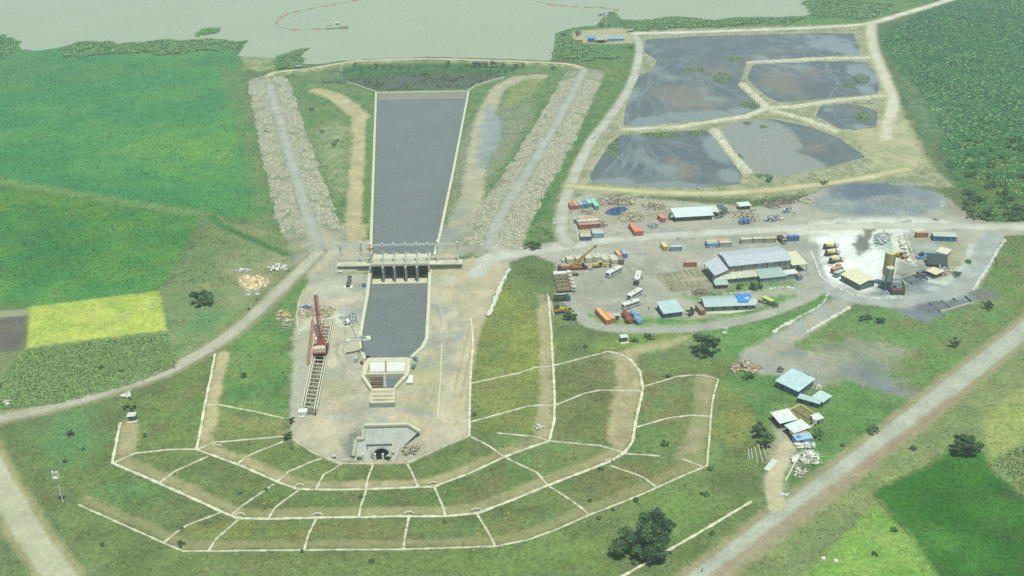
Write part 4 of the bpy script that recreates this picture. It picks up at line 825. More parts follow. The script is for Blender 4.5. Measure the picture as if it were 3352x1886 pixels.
# ------------------------------------------------------------------ tunnel portal
PB = Vector((0, 306.2, -13.5)); PN = Vector((0, -1, .491)).normalized(); PS = Vector((0, .491, 1)).normalized()
pt = thing('tunnel_portal', 'grey concrete headwall with dark arched tunnel mouth at the pit bottom', 'tunnel portal', PB)
def wv(u, v, off=0.0): return Vector(on_portal(g3(u, v)))-PB+PN*off
def slab(pts, off, th, name, mt):                # flat piece lying in the plane of the headwall
    n = len(pts); v = [p+PN*off for p in pts]+[p+PN*(off-th) for p in pts]; mb = MB()
    mb.add(v, [tuple(range(n-1,-1,-1)), tuple(range(n,2*n))]+[(i,(i+1)%n,n+(i+1)%n,n+i) for i in range(n)]); return mb.build(name, mt, pt)
cA = wv(1112, 1000); rx_ = abs(wv(1325,1000).x-cA.x); rz_ = (wv(1112,838)-cA).length; dn_ = PS*-3.0
arch = [cA+Vector((rx_*math.cos(a),0,0))+PS*(rz_*math.sin(a)) for a in np.linspace(0, math.pi, 17)]
out_ = [wv(320,1060), wv(400,575), wv(600,575), wv(625,180), wv(1850,150), wv(2170,350), wv(1640,870), wv(1520,1060)]; out_[0] = out_[0]+dn_*.6; out_[-1] = out_[-1]+dn_*.6
jl = [arch[0]+dn_]+arch+[arch[-1]+dn_]
slab(out_+jl, 0, 1.2, 'headwall', mat('portal_concrete', (200,210,202), .85, 0, .16, .35))
mb = MB(); n = len(jl); v = list(jl)+[Vector((p.x, 5.2, p.z)) for p in jl]; mb.add(v, [(i,i+1,n+i+1,n+i) for i in range(n-1)]+[tuple(range(n,2*n))]); mb.build('tunnel_lining', mat('tunnel_shade', (56,60,60), .95, 0, .2), pt)  # short tube with added end cap, coloured dark for the shade deeper inside
ao = [cA+Vector(((rx_+.6)*math.cos(a),0,0))+PS*((rz_+.6)*math.sin(a)) for a in np.linspace(0, math.pi, 17)]; ao = [ao[0]+dn_]+ao+[ao[-1]+dn_]
mb = MB(); v = [p+PN*.55 for p in jl]+[p+PN*.55 for p in ao]+list(jl)+list(ao); f = []
for i in range(n-1): f += [(i,i+1,n+i+1,n+i), (n+i,n+i+1,3*n+i+1,3*n+i), (i,2*n+i,2*n+i+1,i+1)]
mb.add(v, f); mb.build('arch_ring', CONCG, pt)
MB().bar(wv(690,742,.2), wv(1405,722,.2), .5, .35).build('ledge', CONCD, pt); MB().bar(wv(690,742,.15), wv(715,860,.15), .3, .3).build('ledge', CONCD, pt)
for p0, p1 in (((625,195),(1850,165)), ((1850,165),(2170,362)), ((615,300),(592,575)), ((595,562),(405,570)), ((395,580),(330,1050))): MB().bar(wv(*p0,.1), wv(*p1,.1), 1.3, .9).build('coping', CONC, pt)
slab([wv(1440,500), wv(1512,500), wv(1500,830), wv(1470,960), wv(1398,960), wv(1420,780)], .7, .9, 'access_ramp', CONC)
for tri in ([(430,930),(430,1050),(555,1050)], [(1390,930),(1390,1045),(1240,1045)]): slab([wv(*p) for p in tri], 1.6, 1.7, 'buttress', CONC)
for u in (605, 940, 1160): a = wv(u, 1020, 1.5); MB().box(a.x-.35, a.x+.35, a.y-.4, a.y+.4, a.z-2.5, a.z+.8).build('bollard', WHITE, pt)
lad = MB(); a = wv(860, 1000, .8)
for z in np.arange(-2.0, 1.0, .5): lad.box(a.x-.6, a.x+.6, a.y-.1, a.y, a.z+z, a.z+z+.12)
for x in (-.6, .6): lad.box(a.x+x-.06, a.x+x+.06, a.y-.12, a.y+.02, a.z-2, a.z+1)
lad.build('step_frame', STEEL, pt)
stn = mat('stone_masonry', (150,156,142), .95, 0, .3, 1.5)
slab([wv(215,440), wv(360,400), wv(380,560), wv(330,1050), wv(170,1050)], .2, 2.4, 'stone_buttress', stn); slab([wv(375,420), wv(595,380), wv(590,560), wv(385,560)], -.3, 2.0, 'stone_buttress', stn)
# ------------------------------------------------------------------ drains
DRN = mat('drain_concrete', (222,226,200), .9, 0, .3, .5)
def drain(pts, w=.95, label='', group=None):
    p = densify(pts, 1.5); P = np.array([q[:2] for q in p]); P = P+.12*np.stack([fbm(P[:,0],P[:,1],6,31,2), fbm(P[:,0],P[:,1],6,32,2)],1)
    t = np.gradient(P, axis=0) if len(P) > 2 else np.repeat((P[1]-P[0])[None], 2, 0); t /= np.linalg.norm(t, axis=1)[:,None]+1e-9; nr_ = np.stack([-t[:,1], t[:,0]], 1)
    prf = [(-.5,-.1),(-.5,.24),(-.24,.26),(-.16,.05),(.16,.05),(.24,.26),(.5,.24),(.5,-.1)]; v = []
    for i in range(len(P)):
        for a, dz in prf:
            x, y = P[i]+nr_[i]*a*w*(.82+.3*math.sin(i*1.7)*math.sin(i*.63)); v.append((x, y, 0)); 
    v = np.array(v); zz = zq(v[:,0], v[:,1]); zc = zz.reshape(-1, 8).max(1).repeat(8); v[:,2] = zc+np.tile([q[1] for q in prf], len(P))
    k = 8; n = len(P); f = [(i*k+j, i*k+j+1, (i+1)*k+j+1, (i+1)*k+j) for i in range(n-1) for j in range(k-1)]
    me = bpy.data.meshes.new('drainage_channel'); me.from_pydata([tuple(q) for q in v], [], f); o = link('drainage_channel', me, DRN)
    return tag(o, label, 'drain', group)
drain(RA, 1.1, 'long pale concrete drain round the lowest berm of the terraced pit', 'berm drains of the terraced pit')
drain(RB, 1.2, 'long pale concrete drain round the middle berm of the terraced pit', 'berm drains of the terraced pit')
drain(RC, .75, 'pale concrete drain along the outermost edge of the terraces', 'berm drains of the terraced pit')
drain(H(D, [(1184,800),(1190,860),(1184,930),(1181,1010),(1180,1098)]), 1.0, 'pale concrete drain at the foot of the slope beside the ramp')
drain(R0[6:10], .6, 'pale concrete drain at the slope foot, from the culvert yard to the portal', 'slope foot drains at the portal')
drain(R0[10:14], .7, 'pale concrete drain at the slope foot, from the portal up to the ramp', 'slope foot drains at the portal')
RADL = [[(515,1020),(545,1018),(640,1036),(715,1053)],[(496,1131),(545,1112),(720,1098)],[(284,1165),(340,1141),(420,1132),(494,1131)],[(400,1216),(440,1186),(525,1148)],[(580,1298),(640,1252),(690,1218)],[(412,1366),(470,1322),(555,1290)],[(525,1387),(545,1355),(600,1307)],
        [(598,1168),(620,1150),(660,1132),(712,1112)],[(698,1212),(725,1187),(810,1155)],[(795,1230),(815,1195),(862,1165)],[(920,1231),(925,1205),(938,1170)],[(1052,1228),(1038,1195),(1025,1168)],[(675,1305),(695,1275),(750,1235)],[(903,1301),(910,1265),(921,1233)],[(1120,1299),(1108,1260),(1092,1226)],
        [(765,1384),(778,1340),(795,1306)],[(1015,1382),(1020,1340),(1028,1301)],[(1245,1375),(1225,1335),(1200,1294)],[(1185,1100),(1235,1125),(1272,1152)],[(1272,1152),(1350,1190),(1378,1222)],[(1378,1222),(1440,1262),(1480,1294)],[(1250,1090),(1345,1098),(1380,1110)],[(1382,1110),(1510,1122),(1570,1140)],[(1572,1142),(1660,1148)],[(1535,1172),(1615,1200),(1652,1227)],[(1715,1155),(1770,1176)],
        [(1182,965),(1300,940),(1345,925),(1390,922)],[(1184,1062),(1330,1022),(1393,1020)],[(1392,920),(1470,900),(1530,884)],[(1396,1020),(1470,990),(1510,982),(1612,984)],[(1620,972),(1700,948),(1738,944)],[(1598,1076),(1680,1052),(1735,1045),(1790,1048)]]
for r_ in RADL:
    h_ = H(D, r_); m_ = h_[len(h_)//2]; mx_ = np.array([m_[0]]); my_ = np.array([m_[1]]); ds = [float(seg_dist(mx_, my_, q_)[0]) for q_ in (R0, RA, RB, RC)]; tier = ('lowest', 'middle', 'outermost')[int(np.argmin([ds[0]+ds[1], ds[1]+ds[2], ds[2]+ds[3]]))]
    fl = 'on the meadow flank' if r_[0][0] < 600 else ('opposite the tunnel portal' if r_[0][0] < 1250 else 'on the flank towards the yard')
    drain(h_, .85, 'short pale concrete cross drain down the %s terrace slope, %s' % (tier, fl), 'cross drains on the %s slope %s' % (tier, fl))
drain(W(D, [(1890,1262),(1790,1322),(1690,1380),(1600,1430),(1500,1490)]), 1.0, 'straight pale concrete drain beside the wide gravel road')
for p in ((752,1228),(602,1302),(1090,1222),(797,1302),(1028,1298),(1198,1290),(870,1165),(1028,1163),(1534,1165),(545,1128)):
    q = hit(D(*p)); o = MB()
    for a in np.linspace(0, math.pi, 7)[:-1]:
        o.bar((1.6*math.cos(a), 1.1*math.sin(a), .3), (1.6*math.cos(a+.53), 1.1*math.sin(a+.53), .3), .4, .5)
    ob = o.build('drain_inlet', DRN); ob.location = (q[0], q[1]+.6, q[2]+.15); tag(ob, 'small curved concrete drain head where drains meet on a terrace', 'drain inlet', 'drain heads on the terraces')
# ------------------------------------------------------------------ lamp masts
def mast(p, name_label, h=12.0, z=0.0, lean=0):
    q = at(p, z); t = thing('lamp_mast', name_label, 'lamp mast', q, random.uniform(-.3,.3), 'floodlight masts')
    MB().cyl((0,0,0), (0,0,h-2), .20, .13, 8).build('pole', WHITE, t); MB().cyl((0,0,0), (0,0,.7), .34, .26, 8).build('base', CONC, t)
    mb = MB(); mb.box(-.95,.95,-.8,.8,h-2.1,h-1.95)
    for a in (-.9, .9):
        for b in (-.75, .75): mb.box(a-.06, a+.06, b-.06, b+.06, h-1.95, h-.9)
    mb.box(-.96,.96,-.82,-.72,h-1.0,h-.9); mb.box(-.96,.96,.72,.82,h-1.0,h-.9); mb.box(-.96,-.86,-.8,.8,h-1.0,h-.9); mb.box(.86,.96,-.8,.8,h-1.0,h-.9)
    mb.build('platform', WHITE, t)
    for a in (-.65, .65):
        mb = MB(); mb.bar((a,-.2,h-.9), (a,.1,h+.1), .12); mb.box(a-.42, a+.42, -.35, .25, h-.1, h+.5, (.05,.05,.1,.1)); mb.build('floodlight', WHITE, t)
mast((207.4,1645.7), 'tall white floodlight mast in the grass by the near gravel road bend', 12.8)
mast((823.1,1019.7), 'tall white floodlight mast above the curving gravel road by the stone heap', 11)
mast((846.3,983.8), 'short white floodlight mast just behind the taller mast by the stone heap', 5.6)
mast((2366.8,1157.2), 'tall white floodlight mast beside the large tree below the yard', 12.2)
mast((1121.7,271.4), 'tall floodlight mast on the wing wall at the far end of the channel', 12.2, .8)
mast((3074.5,724.5), 'tall floodlight mast by the dark gravel stockpile', 11)
mast((1815.7,783.5), 'tall floodlight mast at the verge opposite the container rows', 11.5)
mast((1984.0,89.4), 'tall floodlight mast on the lake shore spit', 12.2)
# ------------------------------------------------------------------ containers
def cont(f, A, B, side, roof, label, L=None, endon=False, z=0.0, H_=2.59, group='shipping containers about the yard', text=None, wd_=2.44):
    a, rz, le = edge(f(*A), f(*B), z)
    if endon: L = L or 6.06
    else: L = L or (6.06 if le < 9 else 12.19); wd_ = wd_
    t = thing('shipping_container', label, 'container', a, rz, group)
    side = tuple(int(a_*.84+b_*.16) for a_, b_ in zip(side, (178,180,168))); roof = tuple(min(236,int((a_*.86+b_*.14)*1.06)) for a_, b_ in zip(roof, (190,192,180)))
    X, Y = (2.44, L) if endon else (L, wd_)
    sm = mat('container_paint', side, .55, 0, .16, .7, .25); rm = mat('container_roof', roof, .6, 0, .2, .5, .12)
    mb = MB()
    def rib(x0, x1, y, s_):
        n = max(4, int((x1-x0)/.5)); xs = np.linspace(x0, x1, n*2+1); return [(x, y+s_*(.05 if i % 2 else 0)) for i, x in enumerate(xs)]
    pl = rib(0.06, X-.06, .06, 1)+[(X-.02, .06)]+[(x, y) for x, y in rib(.06, X-.06, Y-.06, -1)[::-1]]
    pl = rib(.06, X-.06, .06, 1)+rib(.06, X-.06, Y-.06, -1)[::-1]
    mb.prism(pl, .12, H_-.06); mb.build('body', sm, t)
    fr = MB()
    for x in (0, X-.14):
        for y in (0, Y-.14): fr.box(x, x+.14, y, y+.14, 0, H_)
    for z0 in (0, H_-.12):
        fr.box(.14, X-.14, 0, .1, z0, z0+.12); fr.box(.14, X-.14, Y-.1, Y, z0, z0+.12); fr.box(0, .1, .14, Y-.14, z0, z0+.12); fr.box(X-.1, X, .14, Y-.14, z0, z0+.12)
    fr.build('frame', sm, t)
    mb = MB(); n = 12
    mb.box(.1, X-.1, .1, Y-.1, H_-.06, H_+.02)
    for i in range(n):
        if X > Y: mb.box(.3+i*(X-.6)/n, .3+(i+.5)*(X-.6)/n, .2, Y-.2, H_+.02, H_+.045)
        else: mb.box(.2, X-.2, .3+i*(Y-.6)/n, .3+(i+.5)*(Y-.6)/n, H_+.02, H_+.045)
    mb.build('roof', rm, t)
    for s_ in (0, 1):
        d = MB()
        if endon:
            x0 = .15+s_*1.08; d.box(x0, x0+1.05, -.03, .03, .15, H_-.15); o = d.build('door', sm, t); h_ = MB()
            for q in (.3, .75): h_.cyl((x0+q, -.07, .2), (x0+q, -.07, H_-.2), .03, n=6)
            h_.build('lock_bar', STEEL, o)
        else:
            y0 = .15+s_*1.08; d.box(-.03, .03, y0, y0+1.05, .15, H_-.15); o = d.build('door', sm, t); h_ = MB()
            for q in (.3, .75): h_.cyl((-.07, y0+q, .2), (-.07, y0+q, H_-.2), .03, n=6)
            h_.build('lock_bar', STEEL, o)
    return t
def lettering(parent, txt, x, y, z, size, mt):
    cu = bpy.data.curves.new('lettering', 'FONT'); cu.body = txt; cu.size = size; cu.extrude = .01
    ob = bpy.data.objects.new('tmp', cu); col.objects.link(ob); dg = bpy.context.evaluated_depsgraph_get(); me = bpy.data.meshes.new_from_object(ob.evaluated_get(dg)); bpy.data.objects.remove(ob)
    o = link('lettering', me, mt, parent); o.location = (x, y, z); o.rotation_euler = (math.pi/2, 0, 0); return o
OR=(202,126,96); OR2=(226,160,112); LB=(140,182,200); BL=(86,132,180); TE=(126,206,178); BR=(158,102,82); PK=(214,160,136)
cont(g5,(690,430),(811,419),(178,110,92),OR,'brick orange container, outermost of the six in a row below the pond bund',endon=True)
cont(g5,(820,418),(941,408),(190,124,98),OR2,'light orange container second in the row of six below the pond bund',endon=True)
cont(g5,(948,396),(1069,386),(128,176,190),(150,196,202),'faded sky blue container between the orange and the blue one',endon=True)
cont(g5,(1082,386),(1203,376),(80,128,170),(104,150,188),'mid blue container between two pale blue ones below the pond bund',endon=True)
cont(g5,(1204,350),(1320,340),(130,176,182),(180,222,220),'pale cyan roofed container set back next to the long teal one',endon=True)
cont(g5,(1392,432),(1512,422),(96,190,160),(132,226,192),'long teal green container at the end of the row of six',L=12.19,endon=True)
cont(g5,(862,838),(1086,758),(150,160,150),(196,208,182),'pale grey roofed container lying askew behind the long brown rows',L=6.06)
o0=(925,992); o1=(1550,952)
for i,(s_,r_,lb) in enumerate((((158,96,78),(196,142,112),'long brown container with streaked side, front of the four long ones'),((130,138,136),(128,138,138),'long grey roofed container second of the four long ones'),((170,180,170),(206,216,192),'long white roofed container third of the four long ones'),((196,130,96),(214,152,118),'long orange roofed container at the back of the four long ones'))):
    a,rz,le=edge(g5(*o0),g5(*o1)); n_=np.array([-math.sin(rz),math.cos(rz)])*2.55*i
    t=cont(g5,o0,o1,s_,r_,lb,L=12.19); t.location=(a[0]+n_[0],a[1]+n_[1],0)
for i,(A,B,s_,r_,lb) in enumerate((((970,1332),(1310,1322),(60,100,160),(206,206,160),'dark blue sided container with yellowish roof at the kerb corner'),((970,1332),(1310,1322),(120,140,110),(178,196,150),'green roofed container wedged behind the dark blue sided one'),((970,1332),(1310,1322),(170,130,110),(206,170,140),'pinkish roofed container third behind the dark blue sided one'),
      ((1322,1242),(1652,1234),(112,176,204),(178,206,196),'sky blue container with white lettering beside the dark blue one'),((1322,1242),(1652,1234),(150,170,170),(190,206,190),'whitish roofed container behind the lettered sky blue one'),((1322,1242),(1652,1234),(140,150,146),(168,172,162),'dull grey roofed container third behind the lettered sky blue one'))):
    a,rz,le=edge(g5(*A),g5(*B)); n_=np.array([-math.sin(rz),math.cos(rz)])*2.5*(i%3); t=cont(g5,A,B,s_,r_,lb,L=6.06); t.location=(a[0]+n_[0],a[1]+n_[1],0)
    if i==3:
        MB().box(1.0,1.75,-.05,-.01,1.0,1.75).build('logo_panel',WHITE,t); lettering(t,'MAERSK',1.95,-.03,1.05,.85,WHITE)
mb = MB(); p = [at(g5(*q)) for q in ((945,1345),(1310,1335),(1312,1320),(960,1328),(860,830),(840,840))]; kb = MB()
for a, b in ((p[5]+0, p[0]+0), (p[0]+0, p[1]+0)): kb.bar(tuple(a[:2])+(.12,), tuple(b[:2])+(.12,), .5, .3)
tag(kb.build('kerb', CONC), 'low concrete kerb round the corner of the container rows', 'kerb')
cont(z5,(936,484),(981,480),(206,104,80),(232,134,104),'long bright orange container parked at an angle in the open yard',L=12.19,endon=True)
cont(z5,(984,480),(1028,474),(206,112,88),(226,138,112),'short bright orange container against the long one',endon=True)
cont(z5,(1216,346),(1270,338),(204,112,84),(228,142,112),'orange container beside the bush at the white roofed house',endon=True)
cont(z6,(172,180),(240,175),(206,186,120),(232,212,150),'yellow container standing beside the white roofed blue one',endon=True)
cont(z6,(266,184),(432,178),(122,168,196),(186,214,214),'light blue container with white marks next to the yellow one',L=6.06)
t=cont(z6,(770,140),(932,132),(118,176,214),(140,184,206),'sky blue container with white marks in front of the yellow roofed one',L=6.06)
MB().box(1.2,2.4,-.04,-.01,.3,1.1).build('white_mark',WHITE,t); MB().box(2.7,3.6,-.04,-.01,.3,.8).build('white_mark',WHITE,t)
a,rz,le=edge(z6(770,140),z6(932,132)); n_=np.array([-math.sin(rz),math.cos(rz)])*2.55
t=cont(z6,(770,140),(932,132),(190,170,110),(214,200,130),'yellow roofed container behind the marked sky blue one',L=6.06); t.location=(a[0]+n_[0],a[1]+n_[1],0)
cont(z6,(940,128),(1092,120),(180,188,186),(206,206,190),'off white container with patchy side next to the sky blue one',L=6.06)
a,rz,le=edge(z6(940,128),z6(1092,120)); t=cont(z6,(940,128),(1092,120),(196,150,130),(214,170,150),'pink roofed container behind the off white one',L=6.06); t.location=(a[0]-math.sin(rz)*2.55,a[1]+math.cos(rz)*2.55,0)
cont(g7,(1215,792),(1405,780),(176,186,176),(200,208,182),'off white container at the end of the three along the yard road',L=6.06)
cont(g7,(1412,780),(1592,770),(168,174,172),(206,210,184),'off white container in the middle of the three along the yard road',L=6.06)
cont(g7,(1602,776),(1788,766),(170,170,158),(196,200,172),'off white container next to the old truck by the yard road',L=6.06)
cont(g7,(1976,748),(2166,736),(64,116,190),(72,124,196),'bright blue container office beside the old truck',L=6.06)
cont(z6,(462,398),(634,392),(172,110,94),(204,150,128),'brick red container behind the marked out plot',L=6.06)
cont(z6,(2006,582),(2066,572),(124,172,200),(160,126,96),'container with rusty roof and blue end tucked by the shed',endon=True)
cont(g6,(1194,322),(1279,312),(186,128,70),(236,172,92),'yellow orange roofed container beside the stacked segments',endon=True)
cont(g6,(1286,304),(1371,296),(110,150,196),(146,184,224),'pale blue roofed container beside the yellow orange roofed one',endon=True)
cont(g6,(1221,414),(1312,406),(142,90,82),(130,132,132),'container with dark grey roof and maroon end before the yellow orange one',endon=True)
cont(z5,(642,1404),(692,1394),(196,128,70),(230,170,106),'long amber container in the weeds at the yard edge',L=12.19,endon=True)
cont(z5,(692,1388),(730,1380),(200,130,86),(228,166,124),'short amber container next to the long one in the weeds',endon=True)
cont(m1,(396,522),(590,514),(196,110,80),(224,150,116),'orange container by the lake shore, apart from the blue tarp shelter',L=6.06)
cont(m1,(935,524),(1002,518),(204,150,130),(222,176,156),'pink container at the open shelter, on the blue tarp side',endon=True)
cont(m1,(1198,524),(1284,518),(200,140,116),(220,170,148),'pink container at the open shelter, on the long house side',endon=True)
cont(m4,(136,655),(330,592),(150,96,84),(196,146,128),'red brown container at the batching plant office',L=6.06)
cont(m4,(180,712),(352,640),(136,170,166),(182,214,200),'pale teal container against the batching plant office',L=6.06)
cont(m4,(1400,90),(1600,84),(178,108,84),(196,132,106),'rusty orange container up on the bank beside the blue long house',L=6.06)
cont(m6,(292,1215),(436,1195),(160,98,82),(150,150,116),'rusty container with litter on its roof by the tarp patched house',endon=True)
# ------------------------------------------------------------------ buildings
def bld(f, A, B, label, dep, wall_h, wallc, roofc, name='shed', rise=.8, over=.4, L=None, z=0.0, mono=False, openf=False, win=0, door=0, cat='shed', group=None, rust=0.0, ribs=True, base=0.0, yoff=0.0, fpost=0):
    a, rz, le = edge(f(*A), f(*B), z); L = L or le
    t = thing(name, label, cat, a, rz, group); wm = mat('wall_'+name, wallc, .8, 0, .15, .8, rust); rm = mat('roof_'+name, tuple(min(235,int(q*1.08)) for q in roofc), .55, 0, .12, .5, .08 if rust else 0)
    if base: MB().box(-.4, L+.4, -.5, dep+.4, 0, base).build('plinth', CONC, t)
    if openf:
        w = MB(); w.box(0, .15, .2, dep, base, wall_h); w.build('wall', wm, t); MB().box(L-.15, L, .2, dep, base, wall_h).build('wall', wm, t); MB().box(.15, L-.15, dep-.15, dep, base, wall_h).build('wall', wm, t)
        n = max(2, int(L/4))
        for i in range(n+1): MB().box(i*(L-.14)/n, i*(L-.14)/n+.14, 0, .14, base, wall_h).build('post', WOOD, t)
    else: MB().box(0, L, 0, dep, base, wall_h).build('wall', wm, t)
    rf = MB()
    if mono:
        pr = [(-over, wall_h-.02), (dep+over, wall_h+rise), (dep+over, wall_h+rise+.12), (-over, wall_h+.1)]; rf.prof(pr, -over, L+over, 'x')
        if not openf: MB().prof([(.0, wall_h-.01), (dep, wall_h-.01), (dep, wall_h+rise-.06)], 0.02, L-.02, 'x').build('gable', wm, t)
    else:
        pr = [(-over, wall_h-.1), (dep/2, wall_h+rise), (dep+over, wall_h-.1), (dep+over, wall_h+.02), (dep/2, wall_h+rise+.12), (-over, wall_h+.02)]; rf.prof(pr, -over, L+over, 'x')
        MB().prof([(.0, wall_h-.01), (dep, wall_h-.01), (dep/2, wall_h+rise-.04)], 0.02, L-.02, 'x').build('gable', wm, t)
    ro = rf.build('roof', rm, t)
    if ribs:
        rb = MB(); n = int(L/1.0)
        for i in range(n+1):
            x = i*L/n
            if mono: rb.bar((x, -over, wall_h+.12), (x, dep+over, wall_h+rise+.14), .07, .07)
            else: rb.bar((x, -over, wall_h+.05), (x, dep/2, wall_h+rise+.15), .07, .07); rb.bar((x, dep/2, wall_h+rise+.15), (x, dep+over, wall_h+.05), .07, .07)
        rb.build('sheet_rib', rm, ro)['kind'] = 'stuff'
    for i in range(win):
        x = (i+.7)*L/(win+.4); MB().box(x-.5, x+.5, -.06, .0, wall_h*.42, wall_h*.78).build('window', GLASS, t)
    for i in range(door):
        x = (i+.3)*L/max(1, door); MB().box(x-.45, x+.45, -.05, .0, base, base+2.0).build('door', DARK, t)
    return t, L
# long workshop shed
a0 = at(z6(1085,500), 0.0); a, rz, le = edge(z6(872,640), z6(1960,526))
sh = thing('workshop_shed', 'large long metal workshop with rust streaked wall and lean-to roofs', 'shed', a, rz)
WS = mat('corrugated_wall', (172,184,178), .6, 0, .16, .8, .62); WG = mat('grey_green_wall', (140,164,160), .7, 0, .12, .6); RG = mat('shed_roof', (192,208,216), .5, 0, .1, .35, .14)
LT = le; hx0 = LT*.215
def roofp(mb, pts): n = len(pts); mb.add(list(pts)+[(p[0],p[1],p[2]+.12) for p in pts], [tuple(range(n-1,-1,-1)), tuple(range(n,2*n))]+[(i,(i+1)%n,n+(i+1)%n,n+i) for i in range(n)])
HD0, HD1, HH = 4.6, 20.0, 7.2
MB().box(hx0, LT-.6, HD0, HD1, 0, HH).build('hall_wall', WS, sh)
mb = MB(); roofp(mb, [(hx0-.6, HD0-.7, HH), (LT, HD0-.7, HH), (LT, (HD0+HD1)/2, HH+1.3), (hx0-.6, (HD0+HD1)/2, HH+1.3)]); hr = mb.build('hall_roof', RG, sh)
mb = MB(); roofp(mb, [(hx0-.6, (HD0+HD1)/2, HH+1.3), (LT, (HD0+HD1)/2, HH+1.3), (LT, HD1+.7, HH), (hx0-.6, HD1+.7, HH)]); mb.build('hall_roof', RG, sh)
mb = MB(); mb.prof([(HD0, HH-.02), (HD1, HH-.02), ((HD0+HD1)/2, HH+1.28)], hx0+.02, LT-.62, 'x'); mb.build('gable', WS, sh)
rb = MB()
for x in np.arange(hx0, LT-.2, 1.05): rb.bar((x, HD0-.7, HH+.16), (x, (HD0+HD1)/2, HH+1.46), .08, .08); rb.bar((x, (HD0+HD1)/2, HH+1.46), (x, HD1+.7, HH+.16), .08, .08)
rb.build('roof_rib', RG, hr)['kind'] = 'stuff'
mb = MB(); roofp(mb, [(-.4, 0, 5.0), (hx0-.7, HD0-1, 5.6), (hx0-.7, HD1-2, 6.3), (-.4, HD1-4.5, 4.8)]); o = mb.build('side_roof', RG, sh)
mb = MB(); mb.box(.2, hx0-.1, HD0-1.2, HD0-.9, 0, 4.9); mb.build('side_wall', WS, sh)
for y in (1, 6, 11, 15): MB().box(0, .25, y, y+.25, 0, 4.7).build('post', STEEL, sh)
s1 = LT*.53; s2 = LT*.86
mb = MB(); roofp(mb, [(-.3, -.4, 2.6), (s1, -.4, 2.6), (s1, HD0-.02, 3.6), (-.3, HD0-.02, 3.6)]); mb.build('lean_to_roof', mat('rusty_sheet', (202,212,190), .6, 0, .16, .5, .3), sh); MB().box(0, s1, .2, HD0-.05, 0, 2.55).build('lean_to_wall', WG, sh)
mb = MB(); roofp(mb, [(s1+.05, -3.0, 2.5), (s2, -3.0, 2.5), (s2, HD0-.02, 3.75), (s1+.05, HD0-.02, 3.75)]); mb.build('lean_to_roof', mat('sheet_green_grey', (164,192,184), .5, 0, .1), sh); MB().box(s1+.3, s2-.2, -2.6, HD0-.05, 0, 2.45).build('lean_to_wall', WG, sh)
mb = MB(); roofp(mb, [(s2+.05, -2.0, 2.7), (LT+.6, -2.0, 2.7), (LT+.6, 2, 3.2), (s2+.05, 2, 3.2)]); mb.build('lean_to_roof', ROOFW, sh); MB().box(s2+.2, LT+.3, -1.7, 1.8, 0, 2.6).build('lean_to_wall', mat('blue_white_wall', (136,170,190)), sh)
mb = MB(); roofp(mb, [(LT+.1, 4.0, 4.2), (LT+8.2, 4.0, 4.2), (LT+8.2, 18, 4.9), (LT+.1, 18, 4.9)]); mb.build('carport_roof', mat('cream_sheet', (214,220,182), .5, 0, .08), sh)
MB().box(LT+.1, LT+2.6, 4.8, 5.0, 0, 4.1).build('carport_wall', mat('pale_wall', (170,188,190)), sh); MB().box(LT+.1, LT+8, 17.4, 17.6, 0, 4.6).build('carport_wall', DARK, sh)
for y in (4.4, 17): MB().box(LT+7.7, LT+7.95, y, y+.25, 0, 4.2).build('post', STEEL, sh)
for i in range(4): x = 6+i*4.0; MB().box(x, x+1.2, .14, .2, 1.0, 1.9).build('window', GLASS, sh)
bld(m6, (755,420), (1105,400), 'small brick annex with grey sheet roof at the workshop corner', 3.2, 2.2, (170,118,94), (164,190,190), 'annex', .35, .5, mono=True, cat='annex', door=1)
t, L = bld(z6, (178,1092), (428,1062), 'square grey store shed with single pitched sheet roof', 9.0, 2.6, (96,120,124), (172,198,196), 'store_shed', 1.0, .5, mono=True, door=1)
t, L = bld(m6, (440,1105), (1370,1065), 'long house with arched grey roof and blue tarpaulin patch', 9.0, 2.9, (128,140,138), (168,190,188), 'long_house', 1.2, .6, L=22, cat='house', win=4, door=2, base=.25)
mb = MB(); roofp(mb, [(15.2, 1.2, 3.75), (19.5, 1.0, 3.75), (22.2, 4.6, 4.5), (22.4, 9.4, 3.6), (15.6, 9.2, 3.55), (15.4, 4.6, 4.6)]); tp = mb.build('tarpaulin', mat('blue_tarp', (66,150,230), .4, 0, .08)); tp.location = t.location; tp.rotation_euler = t.rotation_euler; tag(tp, 'bright blue tarpaulin spread over the end of a grey roof', 'tarpaulin')
mb = MB(); mb.box(18.3, 24.2, .6, 4.8, 3.0, 3.15); po = mb.build('porch_roof', ROOFW, t)
for x in (18.5, 23.9): MB().box(x, x+.15, .8, .95, 0, 3.0).build('post', WOOD, t)
tag(link('terrace_slab', (lambda q: (q.from_pydata([tuple(at(m6(*p), .12)) for p in ((440,1130),(880,1075),(1600,1030),(1620,1085),(1150,1150),(500,1150))], [], [(0,1,2,3,4,5)]), q)[1])(bpy.data.meshes.new('terrace')), CONC), 'pale concrete apron along the front of the tarp patched house', 'slab')
t, L = bld(g7, (165,430), (640,402), 'brown walled house with wide white roof across from the containers', 9.5, 3.0, (98,94,86), (198,222,216), 'white_roofed_house', .9, .9, mono=True, cat='house', win=5, door=2, base=.2, L=20)
mb = MB(); roofp(mb, [(20.2, 3.2, 3.2), (25.2, 3.4, 3.0), (25.0, 10.5, 3.9), (20.2, 10.5, 4.0)]); mb.build('carport_roof', ROOFW, t)
for x in (21, 24.8): MB().box(x, x+.15, 3.6, 3.75, 0, 3.0).build('post', STEEL, t)
MB().box(20.2, 24.9, 9.8, 9.95, 0, 3.1).build('carport_wall', DARK, t)
